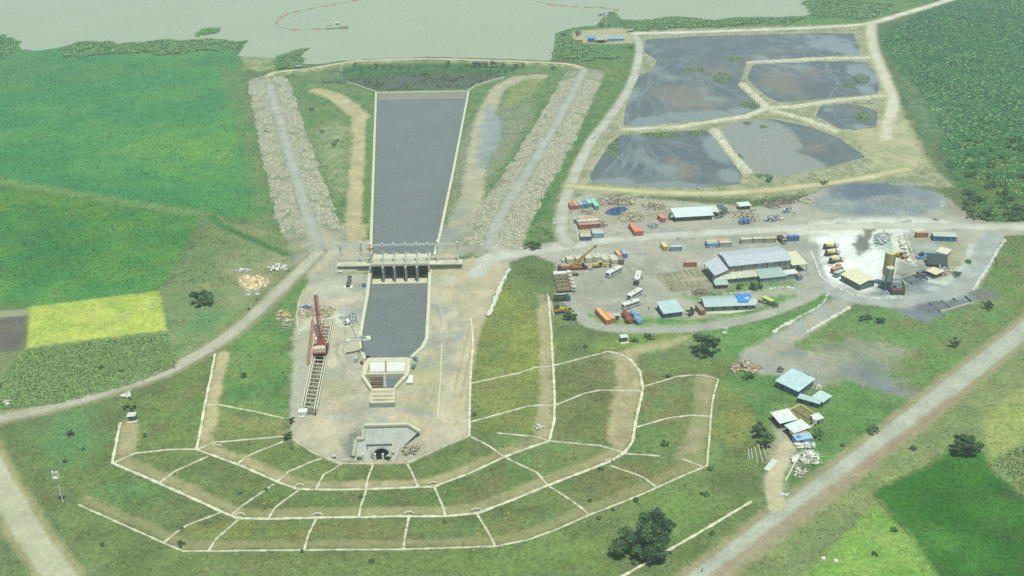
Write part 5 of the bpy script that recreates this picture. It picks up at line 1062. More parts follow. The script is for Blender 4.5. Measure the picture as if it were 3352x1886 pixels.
bld(g7, (80,405), (160,395), 'tiny shed with white lid roof beside the white roofed house', 2.2, 2.1, (120,140,140), (206,222,214), 'hut', .2, .2, mono=True, cat='hut', ribs=False, door=1)
bld(g7, (1195,236), (1362,222), 'open sided hut with white sheet roof in the scrap yard', 4.0, 2.3, (150,142,124), (192,218,206), 'hut', .4, .6, mono=True, openf=True, cat='hut')
# guard huts
def hut(f, A, B, label, h=2.5, dep=2.2, stilts=.5):
    a, rz, le = edge(f(*A), f(*B)); t = thing('guard_hut', label, 'hut', a, rz, 'sheet metal guard huts'); wm = mat('hut_sheet', (128,150,158), .6, .1, .12)
    MB().box(0, le, 0, dep, stilts, h).build('wall', wm, t); MB().box(-.35, le+.35, -.5, dep+.35, h, h+.12).build('roof', ROOFW, t)
    for x in (.05, le-.2):
        for y in (.05, dep-.2): MB().box(x, x+.15, y, y+.15, 0, stilts).build('leg', WOOD, t)
    MB().box(le*.2, le*.8, -.05, 0, 1.3, 2.0).build('window', GLASS, t); MB().box(-.5, le+.6, -1.1, .9, 0, .14).build('slab', CONC, t)
hut(tw, (172,628), (275,618), 'grey sheet metal guard hut on stilts beside the end of the middle berm drain')
hut(b1, (945,316), (996,312), 'grey sheet metal guard hut above the end of the middle berm, across from the maize')
hut(m1, (1858,240), (2000,226), 'small guard hut at the lake shore road junction', 2.4, 2.6, .2)
# lake shore camp
t, L = bld(m1, (1290,490), (1750,478), 'long white house with blue roof on the lake shore', 5.5, 2.6, (176,190,184), (116,178,206), 'shore_house', .7, .4, cat='house', win=3, door=1, mono=True)
t, L = bld(m1, (1015,530), (1190,524), 'open grey roofed shelter spanning between two pink containers', 6, 3.0, (60,70,72), (160,180,174), 'shelter', .5, .5, mono=True, openf=True, cat='shelter')
t, L = bld(m1, (770,510), (925,500), 'shelter wrapped in bright blue tarpaulin on the lake shore', 7, 3.6, (58,122,196), (74,156,232), 'tarp_shelter', .5, .3, mono=True, cat='shelter', ribs=False)
# village by the track
t, L = bld(g8, (215,318), (470,440), 'largest blue grey shed with pale gable roof by the village track', 10.5, 3.0, (110,132,140), (174,204,206), 'village_shed', 1.0, .5, mono=True, win=2, door=1, group=None)
t, L = bld(g8, (475,500), (725,572), 'long narrow shed with thin pale roof next to the flat roofed shed', 2.4, 2.2, (108,128,132), (164,194,194), 'village_shed', .35, .3, mono=True, door=2)
t, L = bld(g8, (645,500), (762,556), 'flat roofed square shed beside the narrow one', 5.2, 2.6, (112,136,140), (180,206,204), 'village_shed', .3, .5, mono=True, door=1)
t, L = bld(g8, (165,700), (262,812), 'white roofed open workshop beside the divided basin', 6.2, 2.8, (104,104,94), (206,222,214), 'village_shed', .5, .6, mono=True, openf=True)
t, L = bld(g8, (330,850), (425,930), 'white roofed patchwork lean-to between workshop and blue tank house', 6.5, 2.9, (96,96,90), (200,216,212), 'village_shed', .4, .6, mono=True, openf=True)
t, L = bld(g8, (455,1015), (650,985), 'small light blue building with amber sheets behind its flat roof', 3.4, 2.4, (120,168,206), (150,186,208), 'blue_house', .1, .1, mono=True, cat='house', ribs=False, door=1)
mb = MB(); mb.box(0, L, 3.5, 6.5, 2.3, 2.45); mb.build('amber_sheet', mat('amber_sheet', (206,168,104), .7, 0, .2, 1.5, .3), t); MB().cyl((1.6,1.8,2.5), (1.6,1.8,2.75), .9, n=14).build('basin_ring', mat('blue_rim', (90,150,200)), t)
# divided basin
cb = [at(g8(*p), .9) for p in ((505,518),(768,684),(600,800),(318,610))]; ct = thing('settling_basin', 'square concrete basin of green water divided by walls into six', 'basin')
gw = mat('green_water', (132,138,84), .2, 0, .12, .4); cm_ = mat('basin_wall', (206,192,142), .85, 0, .12); cd_ = mat('basin_divider', (134,126,96), .9, 0, .1)
mb = MB(); mb.prism([tuple(q[:2]) for q in cb], .0, .45); mb.build('water', gw, ct)
for i in range(4): MB().bar(tuple(cb[i][:2])+(.45,), tuple(cb[(i+1)%4][:2])+(.45,), .6, .95).build('wall', cm_, ct)
for k in (1/3, 2/3):
    a = cb[0]+(cb[1]-cb[0])*k; b = cb[3]+(cb[2]-cb[3])*k; MB().bar(tuple(a[:2])+(.4,), tuple(b[:2])+(.4,), .45, .8).build('divider', cd_, ct)
a = cb[0]+(cb[3]-cb[0])*.5; b = cb[1]+(cb[2]-cb[1])*.5; MB().bar(tuple(a[:2])+(.41,), tuple(b[:2])+(.41,), .45, .82).build('divider', cd_, ct)
t, L = bld(g8, (690,765), (775,735), 'little pump hut with slanted pale roof at the basin corner', 3, 2.0, (140,150,146), (196,212,204), 'pump_hut', .4, .2, mono=True, cat='hut', ribs=False, door=1)
tk = thing('water_tank', 'small white water tank on a stand at the basin corner', 'tank', at(g8(665,770))); MB().cyl((0,0,1.2),(0,0,3.2),.9,n=14).build('tank', WHITE, tk)
st_ = MB(); [st_.box(x-.1,x+.1,y-.1,y+.1,0,1.2) for x in (-.6,.6) for y in (-.6,.6)]; st_.build('stand', STEEL, tk)
# ------------------------------------------------------------------ batching plant
t, L = bld(m4, (240,745), (525,900), 'cream roofed plant building with grey green walls below the silos', 9.5, 3.4, (108,128,128), (206,212,176), 'plant_office', 1.0, .4, cat='building', win=0, door=1, ribs=False)
def silo(p, label, r, h, leg, c, ctop):
    q = at(p); t = thing('cement_silo', label, 'silo', q, .3); m_ = mat('silo_paint', c, .6, 0, .12, .5, .18)
    MB().cyl((0,0,leg+1.6), (0,0,h), r, n=28).build('shell', m_, t); MB().cyl((0,0,leg), (0,0,leg+1.6), r*.3, r, n=28).build('cone', m_, t)
    MB().cyl((0,0,h), (0,0,h+.25), r*1.02, r*.96, 28).build('roof', mat('silo_top', ctop, .7), t)
    for i in range(4):
        a = i*math.pi/2+.4; MB().box(r*.8*math.cos(a)-.14, r*.8*math.cos(a)+.14, r*.8*math.sin(a)-.14, r*.8*math.sin(a)+.14, 0, leg+1.8).build('leg', STEEL, t)
    for k in range(1, 6): MB().cyl((0,0,leg+1.6+(h-leg-1.6)*k/6), (0,0,leg+1.66+(h-leg-1.6)*k/6), r*1.012, n=28, cap=False).build('seam', mat('silo_seam', tuple(int(x*.8) for x in c)), t)
    mb = MB(); mb.bar((.2,-r-.12,leg+1.5), (.2,-r-.12,h+.8), .07); mb.bar((.7,-r-.12,leg+1.5), (.7,-r-.12,h+.8), .07)
    for z in np.arange(leg+2, h, .6): mb.bar((.2,-r-.12,z), (.7,-r-.12,z), .05)
    mb.build('ladder', mat('ladder_brown', (110,96,70)), t); MB().box(-.5,.5,-.5,.5,h+.25,h+.9).build('filter_box', WHITE, t)
    return t
silo(sil(395,1080), 'tall yellow cement silo behind the grey one at the batching plant', 2.45, 17.2, 4.5, (184,176,112), (212,212,160))
silo(sil(425,1200), 'shorter grey cement silo with pale top at the batching plant', 1.75, 11.6, 3.6, (150,168,158), (214,224,204))
bp_ = thing('batching_plant', 'steel mixer tower with hopper frame beside the grey silo', 'batching plant', at(sil(640,1230)), -.1)
MB().box(-2.4,2.4,-1.8,2.2,3.6,5.0,(.2,.2,.2,.2)).build('mixer_house', STEEL, bp_); MB().box(-2.8,2.8,2.0,6,5.0,5.4).build('platform', CONCG, bp_)
for x in (-2.3, 0, 2.3):
    for y in (-1.7, 2): MB().box(x-.15,x+.15,y-.15,y+.15,0,3.6).build('column', WHITE, bp_)
MB().box(-2.5,3.0,-4.2,-2.0,0,2.6).build('hopper_bin', mat('brown_bin', (112,94,84), .9, 0, .2), bp_)
MB().prof([(3.2,0),(3.6,0),(3.4,5.2),(3.0,5.2)], -4.4, 2.0, 'y').build('wing_plate', mat('pale_plate', (188,204,176)), bp_)
MB().bar((-1,2,4.5), (1.5,9,8.5), .9, .6).build('conveyor', mat('conveyor', (190,198,176)), bp_); MB().bar((1.2,8,0), (1.2,8,7.6), .3).build('conveyor_leg', STEEL, bp_)
# aggregate bays
ba = [m4(1120,740), m4(1240,690), m4(1330,668), m4(1400,648), m4(1470,632), m4(1530,650)]
bw = thing('aggregate_bays', 'row of dark aggregate bays with low divider walls beside the batching plant', 'storage bays')
p0 = at(m4(1110,745)); p1 = at(m4(1500,625)); MB().bar(tuple(p0[:2])+(.6,), tuple(p1[:2])+(.6,), .3, 1.2).build('back_wall', CONC, bw)
for k in range(6):
    a = p0+(p1-p0)*(k/5); n_ = np.array([.35,-.94]); b = a[:2]+n_*7.0; MB().bar((a[0],a[1],.55), (b[0],b[1],.3), .25, 1.1).build('divider_wall', CONCD, bw)
bw = thing('aggregate_bays', 'low pale wall with bay dividers at the far stockpile by the grass', 'storage bays')
p0 = at(z7(1755,1125)); p1 = at(z7(2150,1015)); MB().bar(tuple(p0[:2])+(.6,), tuple(p1[:2])+(.6,), .4, 1.3).build('back_wall', CONC, bw)
for k in range(4):
    a = p0+(p1-p0)*(k/3); b = at(z7(1620+k*145, 1010-k*28)); MB().bar((a[0],a[1],.55), (b[0],b[1],.3), .3, 1.1).build('divider_wall', CONCD, bw)
t, L = bld(m4, (1660,135), (2015,148), 'long blue container house with pale flat roof on the bank', 5.0, 2.7, (70,128,186), (176,190,176), 'site_office', .15, .15, cat='office', win=4, door=1, mono=True, ribs=False)
t, L = bld(m4, (1555,655), (1690,712), 'small cream flat roofed hut beside white drums', 5.2, 2.2, (92,92,86), (206,206,170), 'hut', .3, .5, mono=True, openf=True, cat='hut')
t, L = bld(m4, (1700,360), (1860,400), 'cream flat roofed generator shed behind the dark screen', 6.5, 2.2, (150,150,126), (210,208,174), 'generator_shed', .1, .3, mono=True, cat='shed', ribs=False)
sc_ = thing('screening_plant', 'dark screen panel machine with blue frame at the batching plant', 'screening plant', at(m4(1560,520)), math.atan2(*(at(m4(1820,545))-at(m4(1560,520)))[[1,0]]))
MB().prof([(0,1.2),(6.2,4.0),(6.2,4.25),(0,1.45)], 0, 9.5, 'x').build('screen_deck', mat('screen_dark', (58,72,76), .7), sc_); MB().box(-.2,9.7,6.2,6.9,3.2,4.4).build('feed_box', mat('blue_steel', (96,160,206)), sc_)
MB().box(-.2,9.7,-.6,0,.1,1.4).build('front_panel', DARK, sc_)
for x in (.3, 9.0): MB().box(x,x+.3,5.4,5.7,0,3.4).build('leg', STEEL, sc_)
cn = thing('conveyor_hopper', 'small blue feeding machine with black rollers at the batching plant', 'machine', at(m4(1480,390)), .25)
MB().box(-3,3,-1.4,1.4,.4,1.1,(.3,.3,.2,.2)).build('chassis', mat('blue_steel', (110,170,222)), cn)
for k in range(4): MB().cyl((-1.2+k*.7,-1.3,1.6+k*.25), (-1.2+k*.7,1.3,1.6+k*.25), .28, n=10).build('roller', TYRE, cn)
for x in (-2.2, 2.2):
    for y in (-1.3, 1.3): MB().cyl((x,y-.15,.45), (x,y+.15,.45), .45, n=12).build('wheel', TYRE, cn)
for i in range(7):
    q = at(m4(1770+random.uniform(-20,140), 570+random.uniform(0,70))); o = thing('drum', 'white plastic drum standing by the cream hut', 'drum', q, 0, 'white drums by the cream hut'); MB().cyl((0,0,0),(0,0,1.3),.55,.5,12).build('body', WHITE, o); MB().cyl((0,0,1.3),(0,0,1.42),.42,n=12).build('lid', STEEL, o)
# ------------------------------------------------------------------ vehicles
def wheel(t, x, y, r=.5, w=.35):
    o = MB().cyl((x, y-w/2, r), (x, y+w/2, r), r, n=14).build('wheel', TYRE, t); MB().cyl((x, y-w/2-.02, r), (x, y+w/2+.02, r), r*.5, n=10).build('rim', STEEL, o)
def place(f, A, B, W_, z=0.0, flip=False):
    a = at(f(*A), z); b = at(f(*B), z); d = (b-a)[:2]; L = float(np.hypot(*d)); u = d/L; n_ = np.array([-u[1], u[0]])
    if n_[1] < 0: n_ = -n_
    c = (a+b)[:2]/2+n_*W_/2; rz = math.atan2(u[1], u[0])+(math.pi if flip else 0); return (c[0], c[1], z), rz, L
def bus(f, A, B, label, flip=False, L=None, front=None):
    W_ = 2.5; loc, rz, le = place(f, A, B, W_, 0, flip); L = L or le; t = thing('bus', label, 'bus', loc, rz, 'buses parked in the yard'); h = L/2
    fm = mat('bus_dark', (60,68,82), .4) if front else WHITE
    MB().prof([(-h,.45),(h,.45),(h+.1,1.4),(h-.15,2.5),(h-.7,2.95),(-h+.3,2.95),(-h,2.6)], -W_/2, W_/2, 'y').build('body', WHITE, t)
    MB().box(-h+.4,h-.9,-W_/2+.2,W_/2-.2,2.95,3.05,(.2,.2,.1,.1)).build('roof', WHITE, t); MB().box(-.9,.9,-.45,.45,3.05,3.22,(.1,.1,.1,.1)).build('roof_hatch', STEEL, t)
    for x in (-h*.62, h*.5): MB().box(x,x+.7,-.35,.35,3.05,3.15).build('roof_hatch', mat('cream_rack', (196,178,138)), t)
    n = 6
    for s_ in (-1, 1):
        for i in range(n):
            x0 = -h+.5+i*(L-1.6)/n; y = s_*(W_/2+.015); MB().box(x0+.06, x0+(L-1.6)/n-.06, y-.015, y+.015, 1.5, 2.35).build('window', GLASS, t)
        MB().box(-h+.2,h-.2,s_*(W_/2+.012)-.012,s_*(W_/2+.012)+.012,.95,1.08).build('side_stripe', mat('stripe_grey', (170,182,184)), t)
        for x in (-h*.55, h*.58): wheel(t, x, s_*(W_/2-.12), .48, .3)
    MB().prof([(h+.06,1.35),(h+.12,1.4),(h-.13,2.45),(h-.2,2.45)], -1.05, 1.05, 'y').build('windscreen', GLASS, t)
    MB().box(-h-.03,-h+.02,-1,1,1.5,2.3).build('rear_window', GLASS, t)
    if front: MB().prof([(h+.02,.5),(h+.14,1.35),(h-.1,2.55),(h-.68,3.0),(h-2.2,3.0),(h-2.2,2.93),(h-.7,2.9)], -W_/2-.02, W_/2+.02, 'y').build('dark_front', fm, t)
    for y in (-.9,.9): MB().box(h+.02,h+.12,y-.18,y+.18,.7,.95).build('headlight', mat('lamp', (230,230,210), .2), t)
    MB().box(h-.05,h+.2,-1.2,1.2,.4,.62).build('bumper', STEEL, t)
bus(g6, (1046,656), (1276,536), 'white bus with rounded nose parked nearest the concrete segments', True, 10.2)
bus(g6, (1562,786), (1608,612), 'white bus with dark front end standing alone by the marked plot', True, 11.2, True)
bus(z5, (906,1150), (1014,1084), 'white bus with brown roof rack, behind the boxy white bus', True, 9.4)
bus(z5, (838,1250), (1000,1196), 'boxy white bus parked nearest the four round tanks', False, 9.6)
def truck(f, A, B, label, tub, tubin, cab, L=8.8, group='tipper trucks parked side by side', cover=False, name='dump_truck', flip=False, shift=(0,0)):
    W_ = 2.5; loc, rz, le = place(f, A, B, W_, 0, flip); t = thing(name, label, 'truck', (loc[0]+shift[0], loc[1]+shift[1], 0), rz, group); h = L/2
    MB().box(-h+.2,h-1.6,-.5,.5,.7,1.05).build('chassis', DARK, t); cm = mat('cab_paint', cab, .45); tm = mat('tub_paint', tub, .6, 0, .15, 1, .2)
    MB().prof([(h-1.9,.75),(h,.75),(h+.02,1.7),(h-.2,2.75),(h-1.9,2.8)], -1.2, 1.2, 'y').build('cab', cm, t)
    MB().prof([(h+.0,1.7),(h+.05,1.7),(h-.17,2.6),(h-.22,2.6)], -1.05, 1.05, 'y').build('windscreen', GLASS, t)
    for y in (-1.21,1.21): MB().box(h-1.3,h-.4,y-.015,y+.015,1.7,2.45).build('side_window', GLASS, t)
    b = MB(); x0, x1 = -h, h-2.15
    if cover: b.prof([(-1.2,1.1),(1.2,1.1),(1.2,2.3),(.7,2.75),(-.7,2.75),(-1.2,2.3)], x0, x1, 'x'); b.build('covered_body', tm, t)
    else:
        b.box(x0,x1,-1.22,-1.1,1.1,2.45); b.box(x0,x1,1.1,1.22,1.1,2.45); b.box(x0,x0+.12,-1.1,1.1,1.1,2.3); b.box(x1-.12,x1,-1.1,1.1,1.1,2.9); b.box(x0,x1,-1.1,1.1,1.05,1.2); b.box(x1-.1,x1+1.2,-1.15,1.15,2.85,2.95); b.build('tub', tm, t)
        MB().box(x0+.15,x1-.15,-1.08,1.08,1.2,1.75,(.3,.3,.2,.2)).build('load', mat('tub_dust', tubin, .95, 0, .2, 2), t)
    for x in (-h+1.0,-h+2.35,h-1.1):
        for y in (-1.08,1.08): wheel(t, x, y, .52, .34)
    for y in (-.85,.85): MB().box(h,h+.06,y-.18,y+.18,.95,1.15).build('headlight', mat('lamp', (230,230,210), .2), t)
    MB().box(h-.1,h+.12,-1.2,1.2,.6,.85).build('bumper', STEEL, t); return t
TR = [('white covered truck at the back of the parked truck row',(222,230,222),True),('tan tipper truck second in the row, next to the covered truck',(176,168,140),False),('tan tipper truck in the middle of the parked row',(170,162,134),False),('tan tipper truck fourth in the row, next to the front one',(178,170,142),False),('tan tipper truck at the front of the row, beside the green truck',(184,172,128),False)]
for i, (lb, c, cv) in enumerate(TR):
    k = 4-i; truck(g6, (148-18*k, 912-66*k), (436-18*k, 896-66*k), lb, c, (150,142,118), (226,232,224), cover=cv)
truck(g6, (84,1068), (352,1056), 'dark green truck standing apart from the tan tippers', (70,96,90), (96,104,92), (72,150,136), 7.8, None)
truck(g7, (1800,720), (1880,790), 'old dull truck parked between white and blue containers', (110,112,90), (96,104,84), (186,192,170), 7.0, None, name='old_truck')
# mixers
def mixer(f, A, B, label):
    loc, rz, le = place(f, A, B, 2.5); t = thing('mixer_truck', label, 'mixer truck', loc, rz, 'concrete mixer trucks'); h = 4.2
    MB().box(-h,h-1.6,-.5,.5,.7,1.05).build('chassis', DARK, t); MB().prof([(h-1.8,.75),(h,.75),(h,1.7),(h-.2,2.75),(h-1.8,2.8)], -1.2, 1.2, 'y').build('cab', WHITE, t); MB().prof([(h+.0,1.7),(h+.05,1.7),(h-.17,2.6),(h-.22,2.6)], -1.05, 1.05, 'y').build('windscreen', GLASS, t)
    dm = mat('drum_yellow', (222,216,150), .5, 0, .1); d = MB()
    for (x0,z0,r0),(x1,z1,r1) in zip([(1.9,1.9,.55),(1.2,2.0,1.05),(-.9,2.4,1.2),(-2.4,2.75,.85)],[(1.2,2.0,1.05),(-.9,2.4,1.2),(-2.4,2.75,.85),(-3.3,3.0,.45)]): d.cyl((x0,0,z0),(x1,0,z1),r0,r1,16,cap=True)
    d.build('drum', dm, t); MB().box(-h+.1,-h+1.1,-.8,.8,1.05,3.0,(.3,.1,.2,.2)).build('chute_frame', DARK, t); MB().bar((-h+.3,0,2.3),(-h-.7,0,1.3),.5,.2).build('chute', STEEL, t)
    for x in (-h+1.2,-h+2.5,h-1.1):
        for y in (-1.08,1.08): wheel(t, x, y, .52, .34)
mixer(m4, (-10,285), (220,250), 'yellow drum mixer truck at the back, beside the grey puddle'); mixer(m4, (15,388), (240,350), 'yellow drum mixer truck in the middle of the three'); mixer(m4, (85,500), (298,460), 'yellow drum mixer truck next to the yellow compressor')
q = at(m4(205,535)); t = thing('compressor', 'small yellow compressor behind the red brown container', 'compressor', q, .3); MB().box(-1.2,1.2,-.8,.8,.4,1.7,(.2,.2,.15,.15)).build('housing', YEL, t); [MB().cyl((x,y-.1,.35),(x,y+.1,.35),.35,n=10).build('wheel',TYRE,t) for x in (-.7,.7) for y in (-.8,.8)]; MB().box(-.9,.9,-.83,-.78,.6,1.3).build('grille',DARK,t)
# wheel loader
t = thing('wheel_loader', 'yellow wheel loader working behind the silos', 'wheel loader', at(m4(1160,390)), math.radians(-50))
MB().box(-3,-.4,-1.1,1.1,.9,2.3,(.2,.1,.1,.1)).build('engine_hood', YEL, t); MB().box(-.4,1.0,-.8,.8,1.1,3.2,(.1,.25,.1,.1)).build('cab', GLASS, t); MB().box(-.5,1.05,-.95,.95,3.2,3.35).build('cab_roof', YEL, t); MB().box(1.0,2.2,-.6,.6,.8,1.5).build('front_frame', YEL, t)
for y in (-.7,.7): MB().bar((1.4,y,1.5),(3.6,y,.6),.25,.35).build('lift_arm', YEL, t)
MB().prof([(3.4,.1),(4.7,.1),(4.7,.25),(3.7,.35),(3.5,1.3),(3.3,1.3)], -1.45, 1.45, 'y').build('bucket', DARK, t)
for x in (-2,1.7):
    for y in (-1.15,1.15): wheel(t, x, y, .78, .55)
# motor grader
loc, rz, L = place(g6, (770,480), (1065,462), 2.4); t = thing('motor_grader', 'yellow motor grader parked in front of the concrete segments', 'motor grader', loc, rz); 
MB().box(-4.6,-1.4,-.8,.8,1.0,2.0,(.2,.1,.1,.1)).build('engine_hood', YEL, t); MB().box(-1.4,.2,-.8,.8,1.0,3.0,(.1,.1,.1,.1)).build('cab', GLASS, t); MB().box(-1.55,.35,-.95,.95,3.0,3.15).build('cab_roof', YEL, t); MB().bar((.2,0,1.6),(4.4,0,1.5),.4,.45).build('front_beam', YEL, t); MB().cyl((1.8,0,.8),(1.8,0,1.0),1.0,n=14).build('circle', YEL, t); MB().bar((1.4,-1.8,.5),(2.2,1.8,.5),.12,.7).build('blade', STEEL, t); MB().box(4.2,4.6,-1.0,1.0,.7,1.1).build('front_axle', YEL, t)
for x in (-4,-2.4,4.4):
    for y in (-1.0,1.0): wheel(t, x, y, .62, .4)
# bulldozer
loc, rz, L = place(g6, (80,1275), (290,1255), 2.6); t = thing('bulldozer', 'yellow bulldozer with dark canopy beside the round bush', 'bulldozer', loc, rz)
MB().box(-1.2,2.6,-.7,.7,.9,2.1,(.1,.3,.05,.05)).build('engine_hood', YEL, t); MB().box(-2.6,-.6,-1.0,1.0,.9,1.9,(.1,.1,.1,.1)).build('body', YEL, t)
for y in (-1.3,1.3): o = MB().prof([(-2.8,.5),(-2.3,.05),(2.2,.05),(2.7,.5),(2.2,1.0),(-2.3,1.0)], y-.3, y+.3, 'y').build('track', DARK, t)
for x in (-2.1,-.5):
    for y in (-.8,.8): MB().box(x-.06,x+.06,y-.06,y+.06,1.9,3.0).build('canopy_post', DARK, t)
MB().box(-2.4,-.2,-1.05,1.05,3.0,3.15).build('canopy', DARK, t); MB().prof([(3.3,.1),(3.6,.1),(3.5,.7),(3.65,1.4),(3.4,1.4),(3.25,.7)], -1.9, 1.9, 'y').build('blade', YEL, t)
for y in (-1.3,1.3): MB().bar((.5,y,.6),(3.3,y,.5),.2,.3).build('push_arm', YEL, t)
# mobile crane
loc, rz, L = place(g6, (185,528), (660,500), 2.9); t = thing('mobile_crane', 'yellow telescopic mobile crane with red carrier before the concrete segments', 'crane', loc, rz); h = 7.0
MB().box(-h,h,-1.35,1.35,.85,1.35).build('carrier', mat('carrier_red', (142,74,74), .5), t); MB().prof([(-h-.9,.8),(-h+.9,.8),(-h+.9,2.5),(-h-.6,2.5),(-h-.9,1.6)], -1.3, 1.3, 'y').build('driver_cab', mat('carrier_red', (142,74,74), .5), t); MB().box(-h-.96,-h-.82,-1.1,1.1,1.0,1.3).build('bumper', ORG, t); MB().prof([(-h-.92,1.65),(-h-.86,1.65),(-h-.6,2.4),(-h-.66,2.4)], -1.15, 1.15, 'y').build('windscreen', GLASS, t)
for x in (-5.6,-3.0,-1.3,.6,2.4,4.2):
    for y in (-1.2,1.2): wheel(t, x, y, .68, .45)
MB().box(-.6,4.4,-1.35,1.35,1.4,2.5,(.2,.3,.1,.1)).build('turntable_house', ORG, t); MB().box(4.2,5.6,-1.3,1.3,1.4,2.7,(.1,.2,.1,.1)).build('counterweight', DARK, t); MB().box(-2.0,-.7,.5,1.35,1.5,2.9,(.2,.1,.1,.1)).build('operator_cab', YEL, t)
Mi = Matrix.Translation(loc) @ Matrix.Rotation(rz, 4, 'Z'); Mi.invert(); base = Vector((0.2, 0, 2.9)); tip = Mi @ Vector(at(g6(812,78), 14.5)); d = tip-base
bm = MB(); bm.bar(base, base+d*.55, 1.0, 1.15); bm.bar(base+d*.5, base+d*.82, .8, .92); bm.bar(base+d*.78, tip, .62, .72); bm.build('boom', YEL, t); MB().bar(tip-d.normalized()*1.2, tip+d.normalized()*.5, 1.0, 1.1).build('boom_head', mat('boom_head', (176,150,80)), t); MB().bar(Vector((2.2,0,2.2)), base+d*.38, .4, .4).build('lift_ram', STEEL, t)
MB().cyl(tip, tip+Vector((0,0,-4.6)), .06, n=6).build('hoist_rope', DARK, t); MB().box(tip.x-.3,tip.x+.3,tip.y-.2,tip.y+.2,tip.z-5.4,tip.z-4.6).build('hook_block', WHITE, t)
for x in (-4.3, 5.6):
    for y in (-3.0, 3.0): o = MB().bar((x,0,.9),(x,y,.9),.35,.3).build('outrigger', DARK, t); MB().cyl((x,y,0),(x,y,.9),.16,n=8).build('jack', STEEL, o); MB().box(x-.5,x+.5,y-.5,y+.5,.0,.12).build('pad', WHITE, o)
# crawler crane by the culvert
cb0 = at(g4(475,1240), -.4); cb1 = at(g4(520,980), -.4); rz = math.atan2((cb1-cb0)[1], (cb1-cb0)[0]); RDM = mat('crane_red', (166,74,70), .55, 0, .2, 1.2)
t = thing('crawler_crane', 'red lattice boom crawler crane straddling the culvert frame', 'crane', (cb0[0], cb0[1], cb0[2]+.1), rz)
for y in (-2.7, 2.7): o = MB().prof([(-.2,.7),(.4,.1),(7.4,.1),(8.0,.7),(7.4,1.3),(.4,1.3)], y-.5, y+.5, 'y').build('track', DARK, t)
MB().box(1.5,6.5,-2.3,2.3,.9,1.5).build('undercarriage', RDM, t); MB().box(.2,8.2,-1.5,1.5,1.6,3.4,(.3,.3,.1,.1)).build('machinery_house', RDM, t)
mb = MB(); mb.prism([(-1.6,-2.5),(.2,-2.5),(.8,-1.6),(1.1,0),(.8,1.6),(.2,2.5),(-1.6,2.5)], 1.5, 3.9); mb.build('counterweight', mat('cream_weight', (220,210,178), .7, 0, .1), t)
MB().box(-1.9,-1.5,-3.0,3.0,1.3,1.9).build('rear_frame', RDM, t); MB().box(6.8,8.6,1.5,2.7,1.7,3.8,(.1,.3,.1,.1)).build('operator_cab', WHITE, t); MB().box(7.0,8.75,1.4,2.8,2.6,3.5,(.1,.1,0,0)).build('cab_window', GLASS, t)
Mi = Matrix.Translation(t.location) @ Matrix.Rotation(rz, 4, 'Z'); Mi.invert(); base = Vector((7.5, 0, 2.6)); tip = Mi @ Vector(at(g4(390,190), 17.0))
def lattice(p0, p1, w, n, r=.10, mid=True):
    mb = MB(); d = p1-p0; dn = d.normalized(); s_ = dn.cross(Vector((0,0,1))).normalized(); u_ = s_.cross(dn)
    cs = []
    for a, b in ((-1,-1),(1,-1),(1,1),(-1,1)):
        pp = []
        for i in range(n+1):
            k = min(1, i/2.5+.35, (n-i)/2.5+.35); pp.append(p0+d*(i/n)+(s_*a+u_*b)*w/2*k)
        cs.append(pp)
        for i in range(n): mb.bar(pp[i], pp[i+1], r*1.5)
    for i in range(n):
        for k in range(4): mb.bar(cs[k][i], cs[(k+1)%4][i+1], r); mb.bar(cs[k][i], cs[(k+1)%4][i], r)
    return mb
lattice(base, tip, 1.9, 22, .16).build('boom', RDM, t)
d = tip-base; MB().box(tip.x-.6,tip.x+.8,tip.y-.7,tip.y+.7,tip.z-.5,tip.z+.7).build('boom_head', mat('pale_steel', (206,206,190)), t)
gp = Vector((1.5,0,7.0)); o = MB(); [o.bar(Vector((3.5,y,3.3)), gp+Vector((0,y*.4,0)), .22) for y in (-1.1,1.1)]; o.bar(gp+Vector((0,-.5,0)), gp+Vector((0,.5,0)), .3); o.build('mast', RDM, t)
rp = MB(); [rp.cyl(gp+Vector((0,y,0)), tip, .05, n=5, cap=False) for y in (-.4,.4)]; [rp.cyl(Vector((-1.2,y,3.4)), gp, .05, n=5, cap=False) for y in (-1,1)]; rp.build('pendant_rope', DARK, t)
MB().cyl(tip, tip+Vector((0,0,-9)), .05, n=5).build('hoist_rope', DARK, t); MB().box(tip.x-.3,tip.x+.3,tip.y-.25,tip.y+.25,tip.z-10,tip.z-9).build('hook_block', RED, t)
a = hit(g4(352,640)); b = hit(g4(262,1440)); nl = 3
for i in range(nl):
    p0 = a+(b-a)*(i/nl)+np.array([0,0,.9]); p1 = a+(b-a)*((i+.96)/nl)+np.array([0,0,.9]); o = lattice(Vector(p0), Vector(p1), 1.3, 10, .10).build('boom_section', mat('pink_rust', (206,160,138), .7, 0, .2))
    tag(o, 'rust red lattice boom section lying on the ground beside the culvert', 'boom section', 'boom sections beside the culvert')
